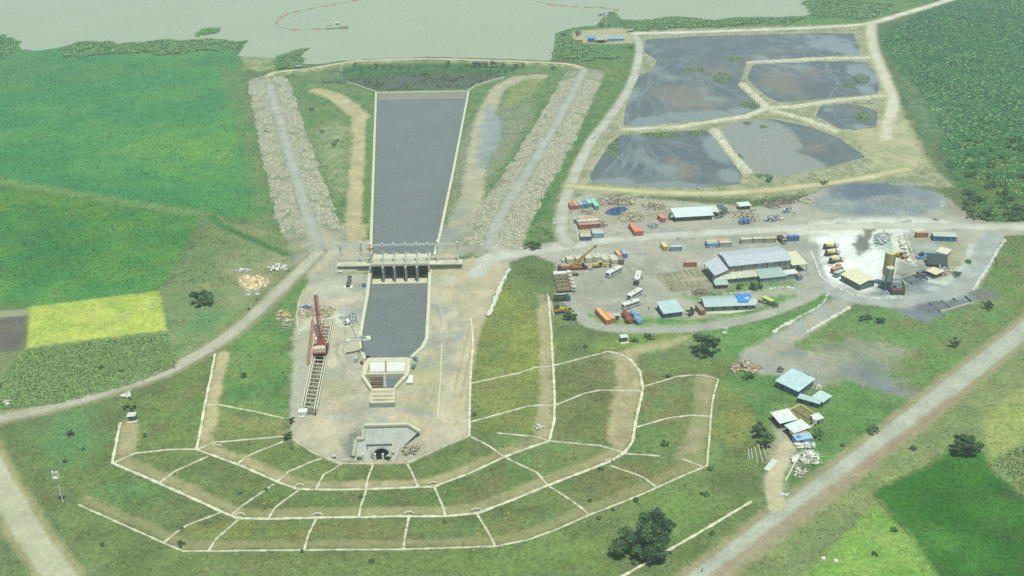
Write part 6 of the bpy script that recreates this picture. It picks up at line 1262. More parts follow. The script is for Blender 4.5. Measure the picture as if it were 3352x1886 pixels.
# culvert frame under construction
ct = thing('culvert', 'long pale concrete ladder frame of the culvert under construction', 'culvert')
l0 = at(g4(503,612), -.4); l1 = at(t7(316,978), -1.6); r0 = at(g4(710,604), -.4); r1 = at(t7(532,996), -1.6)
def bars(a, b, w, h, dz, nm, mt): MB().bar(a+np.array([0,0,dz]), b+np.array([0,0,dz]), w, h).build(nm, mt, ct)
for a, b in ((l0, l1), (r0, r1)):
    s_ = np.array([1,0,0])*(.45 if a is l0 else .45)
    bars(a-s_, b-s_, .45, 2.2, -.6, 'wall', CONC); bars(a+s_, b+s_, .45, 2.2, -.6, 'wall', CONC)
rr = (r0-l0)/np.linalg.norm(r0-l0)
for i in range(25):
    k = (i+.5)/25; a = l0+(l1-l0)*k; b = r0+(r1-r0)*k; MB().bar(a+rr*.8+np.array([0,0,.25]), b-rr*.8+np.array([0,0,.25]), .42, .35).build('cross_beam', CONC, ct)
mb = MB(); q = [l0-.0, r0, r1, l1]; mb.prism([tuple(p[:2]) for p in q], [p[2]-5.2 for p in q], [p[2]-3.6 for p in q]); mb.build('trench_floor', mat('trench_mud', (136,132,108), .95, 0, .35, .8), ct)
rng2 = random.Random(3); ll = MB()
for i in range(130):
    k = rng2.random(); j = rng2.uniform(.2,.8); a = l0+(l1-l0)*k; b = r0+(r1-r0)*k; p = a+(b-a)*j; L_ = rng2.uniform(.8,2.5); an = rng2.uniform(0,3.1); ll.bar((p[0]-L_*math.cos(an)/2,p[1]-L_*math.sin(an)/2,p[2]-3.4+rng2.random()*.5),(p[0]+L_*math.cos(an)/2,p[1]+L_*math.sin(an)/2,p[2]-3.3+rng2.random()*.9),.22,.15)
o = ll.build('formwork_litter', mat('form_litter', (176,186,176), .8, 0, .3, 1), ct); o['kind'] = 'stuff'
a = at(t7(250,1060), -2.6); t = thing('culvert_block', 'white concrete end block at the foot of the culvert frame', 'block', a, .05); MB().box(-.2,3.4,-1.0,1.6,0,1.4).build('block', WHITE, t); MB().box(3.4,4.2,-.9,-.6,.2,.5).build('peg', DARK, t); MB().box(.4,2.6,-2.6,-1.6,-.1,.25).build('slab', WHITE, t); MB().box(.8,1.1,-2.2,-1.7,.25,.9).build('stub', STEEL, t)
# white concrete placing boom
p0 = Vector(at(t8(262,300), 5.6)); p1 = Vector(at(t8(875,195), 5.6)); bs_ = Vector(hit(t8(700,610))); bs_.z = -1.2
t = thing('placing_boom', 'white concrete placing boom on a pedestal over the lower channel wall', 'concrete boom', bs_)
p0 -= bs_; p1 -= bs_; MB().bar(p0, p1, 1.1, 1.0).build('boom', WHITE, t); d = (p1-p0).normalized(); MB().bar(p1+Vector((0,.4,0)), p1+Vector((.2,-1.4,-.6)), .8, .9).build('boom_knuckle', WHITE, t)
MB().bar(p0+d*2+Vector((0,0,.7)), p1-d*1.5+Vector((0,0,.75)), .3, .3).build('delivery_pipe', STEEL, t); mid = p0+d*(p1-p0).length*.68
MB().bar(mid+Vector((.5,-.9,-.4)), mid+d*4+Vector((0,-1.2,-.3)), .55, .6).build('ram', WHITE, t); MB().cyl((mid.x,mid.y,0), (mid.x,mid.y,mid.z-.4), .42, .35, 10).build('pedestal', STEEL, t)
for dx, dy in ((2,1.5),(-2,1.5),(2,-1.5),(-2,-1.5)): MB().bar((mid.x,mid.y,2.6), (mid.x+dx,mid.y+dy,0), .22).build('brace', STEEL, t)
MB().box(mid.x-1,mid.x+1.6,mid.y-.5,mid.y+.9,mid.z-.2,mid.z+1.0).build('valve_box', mat('grey_box', (150,168,166)), t)
# concrete pump truck by the slurry
q = hit(g4(960,690)); t = thing('concrete_pump', 'small white concrete pump standing in the wet slurry patch', 'pump', q, math.radians(110)); MB().box(-1.8,1.6,-.8,.8,.6,1.7,(.3,.2,.1,.1)).build('housing', WHITE, t); MB().box(1.6,2.6,-.7,.7,.5,1.2,(0,0,-.2,-.2)).build('hopper', STEEL, t)
for x in (-1.1,1.0):
    for y in (-.8,.8): wheel(t, x, y, .4, .25)
a = hit(g4(990,700)); b = hit(g4(1110,920)); pm = MB(); pm.cyl((a[0],a[1],a[2]+.5),(b[0],b[1],b[2]+.4),.16,n=8); tag(pm.build('delivery_pipe', mat('pipe_pale', (178,182,166))), 'pale delivery pipe leading from the white pump to the channel wall', 'pipe')
# chute pipe behind the gate
q = hit(g1(285,960)); t = thing('discharge_chute', 'dark steel chute pipe ending on a white square slab', 'chute', q, ang); MB().box(-2.2,2.2,-.2,2.6,0,.35).build('slab', WHITE, t); MB().cyl((0,1,.5),(0,7.5,2.4),.95,n=14).build('pipe', mat('bitumen_pipe', (92,96,94), .7), t); MB().box(-.9,.9,.2,1.8,.35,1.3).build('outlet_box', DARK, t); MB().cyl((0,7.5,2.4),(0,7.7,2.5),1.15,n=14).build('flange', RUST, t)
q = hit(g1(600,930)); t = thing('water_tank', 'upright blue plastic water tank beside the lower channel wall', 'tank', q); MB().cyl((0,0,0),(0,0,2.4),.95,n=16).build('body', mat('tank_blue', (70,140,190), .4), t); MB().cyl((0,0,2.4),(0,0,2.8),.9,.4,16).build('shoulder', mat('tank_top', (150,196,216), .4), t)
# concrete tunnel segments in stacks
def segm():
    mb = MB(); R_ = 4.4; th = .38; n = 8; hw = .50; ao = [math.pi*1.5-hw+2*hw*i/n for i in range(n+1)]
    pr = [(R_*math.cos(a), R_*math.sin(a)+R_) for a in ao]+[((R_-th)*math.cos(a), (R_-th)*math.sin(a)+R_) for a in ao[::-1]]
    mb.prof(pr, -1.0, 1.0, 'y'); return mb
sg = segm(); SEGM = mat('segment_concrete', (206,212,190), .85, 0, .12, .8); SEGG = mat('segment_grey', (176,186,178), .85, 0, .12, .8)
me0 = None; cnt = 0
for i, (u, v, nl_, dpt) in enumerate(((238,385,4,1),(362,400,6,2),(520,395,6,2),(690,378,6,2),(835,362,6,2),(990,375,4,3),(1140,398,5,3))):
    q = at(g6(u, v)); bsx = 1.0 if i else .45
    for row in range(dpt):
        for k in range(nl_):
            if me0 is None: o = sg.build('tunnel_segment', SEGM); me0 = o.data
            else: o = link('tunnel_segment', me0)
            o.location = (q[0]-row*.5, q[1]+1.1+row*2.15, .05+k*.42); o.scale = (.98*bsx, 1, 1); o.rotation_euler = (random.uniform(-.01,.01), random.uniform(-.02,.02), .1+random.uniform(-.04,.04))
            sn = ('small stack behind the crane cab','stack behind the crane carrier','stack under the crane boom','stack behind the crane counterweight','stack between crane and grader','stack behind the grader cab','stack against the grey roofed container')[i]; ly = 'bottom' if k == 0 else ('topmost' if k == nl_-1 else 'middle')
            tag(o, 'curved precast concrete segment, %s of the %s' % (ly, sn), 'segment', 'stacked tunnel segments'); cnt += 1
# round tanks
def rtank(f, A, c, label, r=1.55, L=3.6, rz=math.radians(118)):
    q = at(f(*A)); t = thing('round_tank', label, 'tank', q, rz); m_ = mat('tank_paint', c, .5, 0, .15, 1, .15); MB().cyl((-L/2,0,r),(L/2,0,r),r,n=24).build('shell', m_, t)
    for s_ in (-1,1): MB().cyl((s_*L/2,0,r),(s_*(L/2+.35),0,r),r,r*.6,24).build('end_cap', m_, t)
    for x in (-L*.3,L*.3): MB().cyl((x-.06,0,r),(x+.06,0,r),r*1.03,n=24).build('band', DARK, t); MB().box(x-.15,x+.15,-r*.8,r*.8,0,.6).build('saddle', DARK, t)
rtank(z5,(850,1325),(160,96,80),'brown round tank behind the other brown one'); rtank(z5,(878,1372),(166,104,88),'brown round tank in front, next to the front blue one',r=1.5,L=2.8)
rtank(z5,(935,1315),(140,194,226),'light blue round tank behind the other blue one'); rtank(z5,(970,1375),(136,188,222),'light blue round tank in front at the weeds')
q = at(z5(745,1335)); t = thing('kiosk', 'small grey sheet kiosk between amber containers and brown tanks', 'kiosk', q, .05); MB().box(-1.3,1.3,-1.2,1.2,0,2.2).build('wall', mat('kiosk_wall', (118,138,138)), t); MB().box(-1.5,1.5,-1.4,1.4,2.2,2.32).build('roof', ROOFZ, t); MB().box(-.4,.4,-1.25,-1.2,0,1.9).build('door', DARK, t)
q = at(g6(440,595)); t = thing('engine_block', 'drab skid mounted engine beside the mobile crane', 'engine', q, -.3); MB().box(-1.7,1.7,-.9,.9,0,.5).build('skid', DARK, t); MB().box(-1.4,.8,-.7,.7,.5,1.4,(.2,.1,.1,.1)).build('engine', mat('drab', (140,140,116)), t); MB().box(.9,1.5,-.5,.5,.5,1.1).build('radiator', DARK, t)
# white car on the pond road, green pickup
def car(f, A, B, label, c, name='car', L=4.4, cat='car'):
    loc, rz, le = place(f, A, B, 1.75); t = thing(name, label, cat, loc, rz); cm = mat('car_paint', c, .35); h = L/2
    MB().prof([(-h,.35),(h,.35),(h,.75),(h-.9,.95),(-h,.98)], -.86, .86, 'y').build('body', cm, t); MB().prof([(-h+.15,.97),(h-1.0,.93),(h-1.7,1.5),(-h+.45,1.52)], -.78, .78, 'y').build('cabin', cm, t)
    MB().prof([(h-1.02,.97),(h-1.0,.99),(h-1.66,1.5),(h-1.7,1.5)], -.7, .7, 'y').build('windscreen', GLASS, t)
    for y in (-.8,.8): MB().box(-h+.5,h-1.7,y-.02,y+.02,1.05,1.4).build('side_window', GLASS, t)
    for x in (-h+.8,h-.8):
        for y in (-.75,.75): wheel(t, x, y, .33, .22)
car(q3, (897,1052), (923,1028), 'white car driving along the track beside the ponds', (226,234,228), L=4.6)
car(z6, (1470,880), (1545,895), 'pale jeep parked beside the lime green trailer', (160,172,160), 'jeep', 4.0, 'jeep')
loc, rz, L = place(z6, (1590,910), (1645,870), 2.2); t = thing('trailer', 'lime green canopied trailer parked in the dirt', 'trailer', loc, math.radians(-55)); MB().box(-2.8,2.8,-1.1,1.1,.5,1.5).build('bed', mat('lime', (170,190,100)), t); MB().box(-3,3,-1.25,1.25,2.2,2.35).build('canopy', mat('lime_top', (196,214,112)), t); [MB().box(x-.06,x+.06,y-.06,y+.06,1.5,2.2).build('post',STEEL,t) for x in (-2.7,2.7) for y in (-1,1)]; [wheel(t,x,y,.4,.25) for x in (-1,1) for y in (-1,1)]
# ------------------------------------------------------------------ boats
q0 = at(m2(545,625), LAKE_Z); q1_ = at(m2(1860,585), LAKE_Z); L = float(np.hypot(*(q1_-q0)[:2])); t = thing('dredger', 'white and ochre dredger boat afloat on the lake', 'boat', (q0[0],q0[1]+2.6,LAKE_Z), math.atan2(q1_[1]-q0[1], q1_[0]-q0[0]))
mb = MB(); mb.prism([(.6,-2.6),(L,-2.6),(L,2.6),(.6,2.6),(0,1.2),(0,-1.2)], -.4, .95); mb.build('hull', mat('hull_olive', (132,138,92)), t)
mb = MB(); mb.prism([(1.2,-2.1),(L*.43,-2.1),(L*.46,-1.5),(L*.46,1.5),(L*.43,2.1),(1.2,2.1),(.6,1),(.6,-1)], .95, 3.0); mb.build('cabin', WHITE, t); MB().box(1.4,L*.38,-1.7,1.7,3.0,3.12).build('cabin_roof', mat('deck_slate', (120,134,142)), t)
for i in range(6): MB().cyl((2.2+i*1.5,-2.14,2.1),(2.2+i*1.5,-2.05,2.1),.3,n=12).build('porthole', GLASS, t)
MB().box(L*.42,L*.62,-1.9,1.9,.95,3.6).build('deckhouse', WHITE, t); MB().box(L*.47,L*.64,-1.6,1.6,3.6,5.6,(.1,.1,.1,.1)).build('wheelhouse', mat('wheelhouse_glass', (150,170,176), .3), t); MB().box(L*.45,L*.66,-1.9,1.9,5.6,5.85).build('wheelhouse_roof', WHITE, t)
for i in range(3): MB().box(L*.49+i*1.2,L*.49+i*1.2+.8,-1.63,-1.58,4.4,5.2).build('window', GLASS, t)
MB().box(L*.64,L*.99,-1.2,1.2,.95,1.6).build('ladder_well', mat('ochre', (176,160,92)), t); MB().box(L*.66,L*.98,-2.3,-1.5,.95,1.9).build('pontoon_deck', mat('ochre2', (186,172,104)), t); MB().box(L*.66,L*.98,1.5,2.3,.95,1.9).build('pontoon_deck', mat('ochre2', (186,172,104)), t)
MB().bar((L*.985,-1.8,.9),(L*.985,-1.8,4.6),.3).build('spud', mat('spud', (200,210,190)), t); MB().bar((L*.985,1.8,.9),(L*.985,1.8,4.6),.3).build('spud', mat('spud', (200,210,190)), t); MB().bar((L*.985,-1.8,4.4),(L*.985,1.8,4.4),.25).build('gantry_beam', mat('spud', (200,210,190)), t)
MB().bar((L*.44,0,5.6),(L*.44,0,7.6),.14).build('mast', WHITE, t)
RF = mat('float_red', (200,128,104), .6, 0, .15); PIP = mat('pipe_dull', (150,150,126), .7)
pl1 = W(q2, [(712,218),(690,216),(632,219),(560,223),(500,225),(440,220),(400,213),(370,200),(352,182),(354,168),(370,148),(390,130),(440,105),(510,88),(610,66),(720,47),(800,30),(945,2),(1100,-18),(1260,-25)], LAKE_Z+.12)
pl2 = W(q3, [(430,-6),(560,32),(680,43),(770,50),(855,53),(985,59),(1090,76)], LAKE_Z+.12)
allp = smooth(pl1, 1)+smooth(pl2, 1); t = thing('floating_pipeline', 'curved dredging pipeline with red floats lying on the lake', 'pipeline'); mb = MB()
for a, b in zip(allp[:-1], allp[1:]): mb.cyl(a, b, .14, n=6, cap=False)
mb.build('pipe', PIP, t)
for f, a, b in ((q2,(385,132),(445,103)),(q2,(490,92),(528,84)),(q2,(590,69),(632,62)),(q2,(700,50),(738,42)),(q2,(770,37),(806,29)),(q2,(930,4),(960,0)),(q2,(630,218),(692,217)),(q2,(352,178),(366,152)),(q3,(560,32),(616,39)),(q3,(655,42),(692,45)),(q3,(752,49),(778,51)),(q3,(838,52),(882,56)),(q3,(953,57),(1002,62)),(q3,(1060,72),(1092,78)),(q2,(480,223),(516,224))):
    MB().cyl(at(f(*a), LAKE_Z+.35), at(f(*b), LAKE_Z+.35), .62, n=10).build('float', RF, t)
def barge(f, A, B, label, c, deckc, w=3.0, house=True):
    a = at(f(*A), LAKE_Z); b = at(f(*B), LAKE_Z); L = float(np.hypot(*(b-a)[:2])); t = thing('barge', label, 'boat', a, math.atan2(b[1]-a[1], b[0]-a[0]))
    mb = MB(); mb.prism([(0,0),(L,0),(L,w*.8),(L*.9,w),(L*.1,w),(0,w*.8)], -.3, .7); mb.build('hull', mat('barge_hull', c), t); MB().box(.2,L-.2,.2,w-.2,.7,.85).build('deck', mat('barge_deck', deckc), t)
    if house: MB().box(L*.25,L*.75,w*.3,w*.75,.85,2.6,(.1,.1,.1,.1)).build('cabin', WHITE, t); MB().box(L*.3,L*.7,w*.29,w*.3+.02,1.6,2.2).build('window', GLASS, t)
barge(k7,(550,610),(675,622),'dark little workboat with white mast moored at the spit',(74,86,88),(120,130,128),9,True); barge(k7,(700,572),(880,562),'flat beige barge moored between workboat and shore',(110,112,96),(196,188,150),7.5,False); barge(k7,(885,560),(1075,520),'white equipment barge with tanks moored at the spit',(130,144,144),(206,218,206),6,True)
q = at(q2(530,520)); bld(q2,(512,520),(552,512),'tiny grey lean-to by the lake road near the shrubby point',2.5,2.0,(120,134,140),(150,166,172),'hut',.2,.2,mono=True,cat='hut',ribs=False,door=1)
# ------------------------------------------------------------------ people
def person(f, p, label, shirt, trouser, rz=0.0, z=0.0, arm=.25):
    q = at(f(*p), z); t = thing('person', label, 'person', (q[0],q[1],q[2]), rz)
    me = bpy.data.meshes.new('body'); V = [(0,0,.95),(0,0,1.2),(0,.0,1.42),(0,0,1.52),(0,.02,1.64),(.10,0,.92),(.11,.02,.5),(.11,-.02,.08),(.12,.12,.04),(-.10,0,.92),(-.12,.06,.5),(-.13,-.06,.08),(-.14,.08,.04),(.19,0,1.40),(.24+arm*.2,.03,1.12),(.24+arm*.3,.12,.88),(-.19,0,1.40),(-.24-arm*.2,.03,1.12),(-.24-arm*.3,.12,.88)]
    E = [(0,1),(1,2),(2,3),(3,4),(0,5),(5,6),(6,7),(7,8),(0,9),(9,10),(10,11),(11,12),(2,13),(13,14),(14,15),(2,16),(16,17),(17,18)]
    me.from_pydata(V, E, []); o = link('body', me, mat('clothes', shirt, .9), t); o.modifiers.new('skin', 'SKIN'); sv = me.skin_vertices[0].data
    for i, r in enumerate([.15,.15,.16,.06,.10,.10,.075,.05,.04,.10,.075,.05,.04,.07,.05,.04,.07,.05,.04]): sv[i].radius = (r, r)
    sv[0].use_root = True; o.modifiers.new('sub', 'SUBSURF').levels = 1
    MB().cyl((0,.02,1.56),(0,.02,1.78),.095,.085,10).build('head', SKIN, t); MB().cyl((0,.0,1.70),(0,.0,1.80),.10,.06,10).build('hair', mat('hair', (30,28,26)), t)
    tr = MB(); tr.cyl((.10,0,.98),(.11,.02,.5),.125,.09,8); tr.cyl((.11,.02,.5),(.11,-.02,.1),.09,.075,8); tr.cyl((-.10,0,.98),(-.12,.06,.5),.125,.09,8); tr.cyl((-.12,.06,.5),(-.13,-.06,.1),.09,.075,8); tr.build('trousers', mat('trousers', trouser, .9), t)
person(z5,(598,955),'person in a white shirt standing alone in the open yard',(220,224,216),(96,96,90),.4); person(z5,(1047,1116),'person in dark clothes standing by the white bus with roof rack',(64,66,70),(60,60,62),1.2); person(z5,(1083,1240),'person in dark clothes walking near the square grey store',(86,90,92),(70,72,74),2.2)
person(z5,(1014,932),'person in dark clothes beside the bus with the dark front',(70,70,74),(80,80,80),.2); person(z6,(284,705),'person standing below the marked out plot',(96,90,84),(70,74,80),1.0); person(z5,(1376,524),'person in maroon on the yard road by the yellow container',(110,70,70),(70,66,68),.4); person(z5,(1402,528),'person in grey on the yard road by the yellow container',(120,120,120),(70,66,68),2.4)
person(b3,(1342,1420),'person in blue grey walking on the wide gravel road',(120,136,150),(80,84,92),.9)
q = hit(t8(540,790)); t = thing('parked_van', 'silvery small van beside the lower channel wall', 'van', q, math.radians(92)); MB().prof([(-2.2,.35),(2.2,.35),(2.25,.9),(1.5,1.1),(1.0,1.85),(-2.1,1.9)], -.9, .9, 'y').build('body', mat('silver', (176,190,184), .35), t); MB().prof([(1.02,1.15),(1.5,1.12),(1.05,1.8),(1.0,1.8)], -.8, .8, 'y').build('windscreen', GLASS, t); [wheel(t,x,y,.33,.22) for x in (-1.3,1.4) for y in (-.8,.8)]
q = hit(t8(680,905)); t = thing('fuel_drum', 'red brown oil drum at the lower channel wall', 'drum', q); MB().cyl((0,0,0),(0,0,1.5),.6,n=12).build('body', mat('drum_red', (138,74,66)), t); MB().cyl((0,0,1.5),(0,0,1.58),.62,.5,12).build('rim', RUST, t)
q = hit(g3(135,720)); t = thing('fuel_drum', 'tilted red barrel on the sand beside the tunnel portal', 'drum', q, .5); o = MB().cyl((-.6,0,.55),(.7,0,.7),.6,n=12).build('body', mat('barrel_red', (164,78,76)), t); MB().cyl((-.66,0,.55),(-.58,0,.56),.62,n=12).build('rim', DARK, t)
q = hit(b2(547,578)); t = thing('blue_crate', 'small blue crate on the slope foot near the portal', 'crate', q, .1); MB().box(-.7,.7,-.5,.5,0,.7,(-.08,-.08,-.08,-.08)).build('body', mat('crate_blue', (70,120,190)), t); MB().box(-.6,.6,-.4,.4,.7,.75).build('content', WHITE, t)
# marked plot: lines of setting out beams
for i, (u, v, u2, v2) in enumerate([(50,515,100,610),(130,505,195,605),(222,518,265,590),(288,495,345,585),(365,490,398,540),(410,430,470,530),(490,430,548,520),(560,420,625,512),(645,415,680,470),(415,570,470,660),(490,560,548,648),(560,545,625,635),(640,535,680,585)]):
    a = at(z6(u,v), .1); b = at(z6(u2,v2), .1); o = MB().bar(a, b, .28, .25).build('ground_beam', mat('beam_white', (206,206,170), .9)); tag(o, 'thin pale ground beam of the marked out plot beside the workshop', 'beam', 'ground beams of the marked out plot')
# parapet rows of white stone along roads
def parapet(f, pts, label, w=1.1, h=.55):
    p = densify(W(f, pts), .9); mb = MB(); rg = random.Random(len(pts)*7)
    for q in p:
        if rg.random() < .1: continue
        s_ = w*rg.uniform(.45,1.0); x = q[0]+rg.uniform(-.25,.25); y = q[1]+rg.uniform(-.25,.25); hh = h*rg.uniform(.4,1.1); mb.box(x-s_/2,x+s_/2,y-s_/2,y+s_/2,-.1,hh,(s_*.2,s_*.15,s_*.2,s_*.15))
    o = mb.build('stone_row', mat('white_stone', (210,218,206), .9, 0, .15, 1)); return tag(o, label, 'stone row', None, 'stuff')
parapet(q8, [(600,830),(580,880),(520,940),(400,1000),(340,1030)], 'row of whitewashed stones along the bend above the plant track', 1.3); parapet(q8, [(195,1120),(250,1080),(330,1040)], 'end of whitewashed stone row by the plant track', 2.4); parapet(q8, [(440,1120),(560,1050),(650,1000),(760,935)], 'row of whitewashed stones below the plant track', 2.2)
parapet(q8, [(460,500),(500,590),(540,700),(640,780),(780,840),(950,870),(1150,865)], 'curved row of pale stones round the batching plant', 1.8, .6); parapet(q8, [(1930,430),(1880,500),(1800,640),(1730,740),(1690,810)], 'row of pale stones along the grass beside the plant road', 1.8, .5); parapet(q7, [(150,650),(110,720),(70,820),(30,920),(0,990)], 'pale concrete lined edge beside the sandy ramp', 2.6, .3)
parapet(m6, [(960,585),(1150,555),(1500,530),(1750,505)], 'row of pale stones behind the tarp patched house', 1.2); parapet(z6, [(1620,690),(1800,665),(1930,680)], 'row of pale stones in front of the workshop', 1.6); parapet(q8, [(1190,400),(1210,480),(1260,590)], 'row of pale stones on the bank behind the loader', 1.4, .8)
parapet(q7, [(440,840),(470,920),(490,1000)], 'short row of pale stones at the bulldozer', 1.1)
# ------------------------------------------------------------------ scrap and timber heaps
def heap(f, pts, n, label, pal, lr=(1.0,4.0), th=(.12,.35), hmax=1.2, name='scrap_heap', cat='scrap heap', seed=1, chunky=.3, kind=None, z=None):
    P = H(f, pts) if z is None else W(f, pts, z); rg = random.Random(seed); b = box_of(P, 0); cx = sum(p[0] for p in P)/len(P); cy = sum(p[1] for p in P)/len(P); z0 = min(p[2] for p in P)
    V = []; F = []; C = []; k = 0; tries = 0; ext = max(b[1]-b[0], b[3]-b[2])/2+.1
    pal = [tuple(q*1.25 for q in alb(c)) for c in pal]
    while k < n and tries < n*20:
        tries += 1; x = rg.uniform(b[0], b[1]); y = rg.uniform(b[2], b[3])
        if not inside(np.array([x]), np.array([y]), P)[0]: continue
        k += 1; e = 1-min(1, math.hypot(x-cx, y-cy)/ext); L = rg.uniform(*lr); w = rg.uniform(*th); h = rg.uniform(*th)*.6; an = rg.uniform(0, math.pi); ti = rg.uniform(-.25,.25)
        if rg.random() < chunky: L *= .45; w *= 3; h *= 2
        zb = float(zq(x, y))+rg.random()*hmax*e+.05; m3 = Matrix.Translation((x, y, zb+h)) @ Matrix.Rotation(an, 4, 'Z') @ Matrix.Rotation(ti, 4, 'Y') @ Matrix.Rotation(rg.uniform(-.3,.3), 4, 'X'); c = pal[rg.randrange(len(pal))]; s_ = rg.uniform(.8,1.15)
        o = len(V)
        for a, b_, c_ in ((-1,-1,-1),(1,-1,-1),(1,1,-1),(-1,1,-1),(-1,-1,1),(1,-1,1),(1,1,1),(-1,1,1)): V.append(tuple(m3 @ Vector((a*L/2, b_*w/2, c_*h/2)))); C.append(tuple(q*s_ for q in c))
        F += [(o+a, o+b_, o+c_, o+d) for a, b_, c_, d in ((0,3,2,1),(4,5,6,7),(0,1,5,4),(1,2,6,5),(2,3,7,6),(3,0,4,7))]
    me = mesh_np(name, np.array(V), np.array(F), np.array(C), None, False, 4); o = link(name, me, STONEM); return tag(o, label, cat, None, kind or 'stuff')
TIM = [(200,196,166),(182,174,142),(162,154,126),(214,210,186),(146,142,122)]; SCR = [(150,150,134),(184,186,170),(122,124,114),(204,206,188),(160,146,122),(112,110,98)]; BLU = [(84,118,168),(70,100,150),(104,140,180),(60,84,120)]; WHT = [(222,230,220),(200,208,196),(180,190,180)]; RST = [(140,104,84),(120,100,86),(164,120,96),(150,150,140)]
heap(g5, [(1490,70),(2040,40),(2540,40),(2570,280),(2250,300),(1900,290),(1560,300)], 420, 'wide heap of broken timber and rubble below the pond bund', SCR+TIM, (1,4.5), hmax=2.0, seed=2)
heap(g5, [(920,440),(1180,390),(1420,480),(1390,570),(1180,560),(940,520)], 90, 'heap of pale rubble in front of the row of containers', SCR+TIM, (.8,3), hmax=.9, seed=3)
heap(g5, [(1740,450),(2000,370),(2290,330),(2330,430),(2200,540),(1960,580),(1720,540)], 260, 'heap of blue steel formwork panels in the yard', BLU, (1.5,4), (.1,.25), 2.0, seed=4)
heap(g5, [(2120,640),(2260,560),(2420,480),(2576,520),(2576,740),(2300,770),(2120,720)], 160, 'heap of pale broken boards behind the long bright orange container', TIM, (1,4), hmax=1.5, seed=5)
heap(z5, [(800,230),(960,220),(1030,270),(1020,340),(900,340),(780,310)], 180, 'heap of splintered timber beside the blue formwork', TIM, (1,4.5), hmax=1.6, seed=6)
heap(z5, [(1010,140),(1130,140),(1260,150),(1250,210),(1100,215),(1020,200)], 130, 'low strewn heap of boards behind the orange container', TIM+SCR, (1,4), hmax=1.0, seed=7)
heap(z5, [(1075,370),(1120,350),(1175,360),(1160,400),(1100,405)], 60, 'small heap of grey steel parts on the open yard', [(150,160,160),(120,130,130),(190,200,196)], (.8,2.5), hmax=1.2, seed=8)
heap(z5, [(575,330),(650,340),(660,380),(600,400)], 40, 'small tangle of scrap at the end of the long containers', SCR, (.8,2.5), seed=9)
heap(g7, [(760,180),(880,160),(980,220),(980,300),(880,380),(770,370)], 110, 'cluster of dark worn machinery parts beside the white roofed carport', [(90,100,100),(120,130,120),(150,150,120),(100,140,150)], (1,3.5), (.2,.6), 2.0, seed=10)
heap(g7, [(1170,400),(1350,380),(1360,470),(1200,475)], 50, 'flat stack of blue panels in the scrap yard', BLU, (1.5,4), (.3,.6), .6, seed=11)
heap(g7, [(1580,400),(1720,330),(1900,340),(1890,420),(1640,440)], 70, 'jumble of blue and white parts at the scrap yard end', BLU+WHT, (.8,2.5), (.2,.5), 1.2, seed=12)
heap(g7, [(1890,210),(2080,200),(2080,290),(1900,290)], 40, 'small pile of blue and pale boards by the gravel stockpile', BLU+WHT, (1,3.5), hmax=.7, seed=13)
heap(g7, [(1000,260),(1320,230),(1480,240),(1520,420),(1380,440),(1180,380),(1010,360)], 130, 'scattered scrap metal round the open sided hut', SCR+RST, (.8,3), hmax=.9, seed=14)
heap(g7, [(1590,120),(1700,110),(1900,60),(2150,60),(2140,120),(1760,230),(1600,190)], 150, 'straggling pile of twisted scrap below the marsh edge', SCR+RST, (1,4), hmax=1.2, seed=15)
heap(g4, [(95,480),(150,440),(340,460),(560,380),(740,440),(640,590),(420,560),(230,600),(90,560)], 260, 'spread of splintered timber formwork at the head of the culvert', TIM, (1,4), (.12,.3), .8, seed=16)
heap(g4, [(120,420),(200,385),(320,400),(320,445),(180,450)], 70, 'small heap of blue steel props at the head of the culvert', BLU, (1,3), (.1,.25), .8, seed=17)
heap(g4, [(820,600),(900,560),(1080,550),(1130,680),(1060,760),(900,720)], 60, 'wet grey slurry lumps round the white concrete pump', [(150,168,166),(120,136,136),(190,200,190)], (.5,1.6), (.2,.6), .5, name='slurry_heap', seed=18)
heap(q6, [(150,830),(200,815),(270,850),(265,880),(160,870)], 40, 'stack of straw coloured boards on the slope beside the culvert yard', [(186,176,134),(172,162,120)], (2.5,4), (.25,.4), .8, name='timber_stack', cat='timber stack', seed=19)
heap(q6, [(140,880),(290,900),(290,925),(150,905)], 26, 'long grey boards laid on the slope beside the culvert yard', [(190,190,166),(160,160,140)], (3,5), (.25,.4), .4, name='timber_stack', cat='timber stack', seed=20)
heap(q6, [(190,930),(280,950),(285,990),(190,975)], 30, 'loose weathered boards low on the slope beside the culvert yard', [(170,176,150),(140,150,124)], (2,4), (.2,.35), .4, name='timber_stack', cat='timber stack', seed=21)
heap(tw, [(2020,1030),(2160,980),(2280,930),(2480,1000),(2520,1090),(2400,1160),(2200,1110),(2050,1130)], 220, 'big heap of old planks beside the track to the village sheds', [(184,174,146),(164,152,126),(146,136,114),(200,194,170)], (1.2,4.5), (.15,.35), 1.8, seed=22)
heap(g8, [(620,290),(720,270),(780,330),(720,370),(640,340)], 70, 'pale rubble strewn behind the flat roofed shed', WHT+TIM, (.4,1.6), hmax=.4, seed=23)
heap(g8, [(445,1010),(640,1000),(690,1040),(500,1050)], 40, 'white sheet offcuts in front of the blue house', WHT, (1,3), (.3,.8), .4, seed=24)
heap(g8, [(520,1080),(580,1070),(730,1130),(710,1160),(540,1130)], 50, 'stack of long whitish poles below the blue house', WHT, (3.5,5.5), (.15,.25), .6, name='pole_stack', cat='pole stack', seed=25)
heap(g8, [(520,1165),(700,1210),(700,1250),(510,1200)], 30, 'stack of long grey planks lying in the weeds', [(186,192,180),(160,166,150)], (3.5,5), (.3,.5), .5, name='plank_stack', cat='plank stack', seed=26)
heap(g8, [(450,1270),(600,1300),(520,1390),(440,1380)], 40, 'loose planks and litter at the end of the village fence', SCR+WHT, (1,3.5), hmax=.4, seed=27)
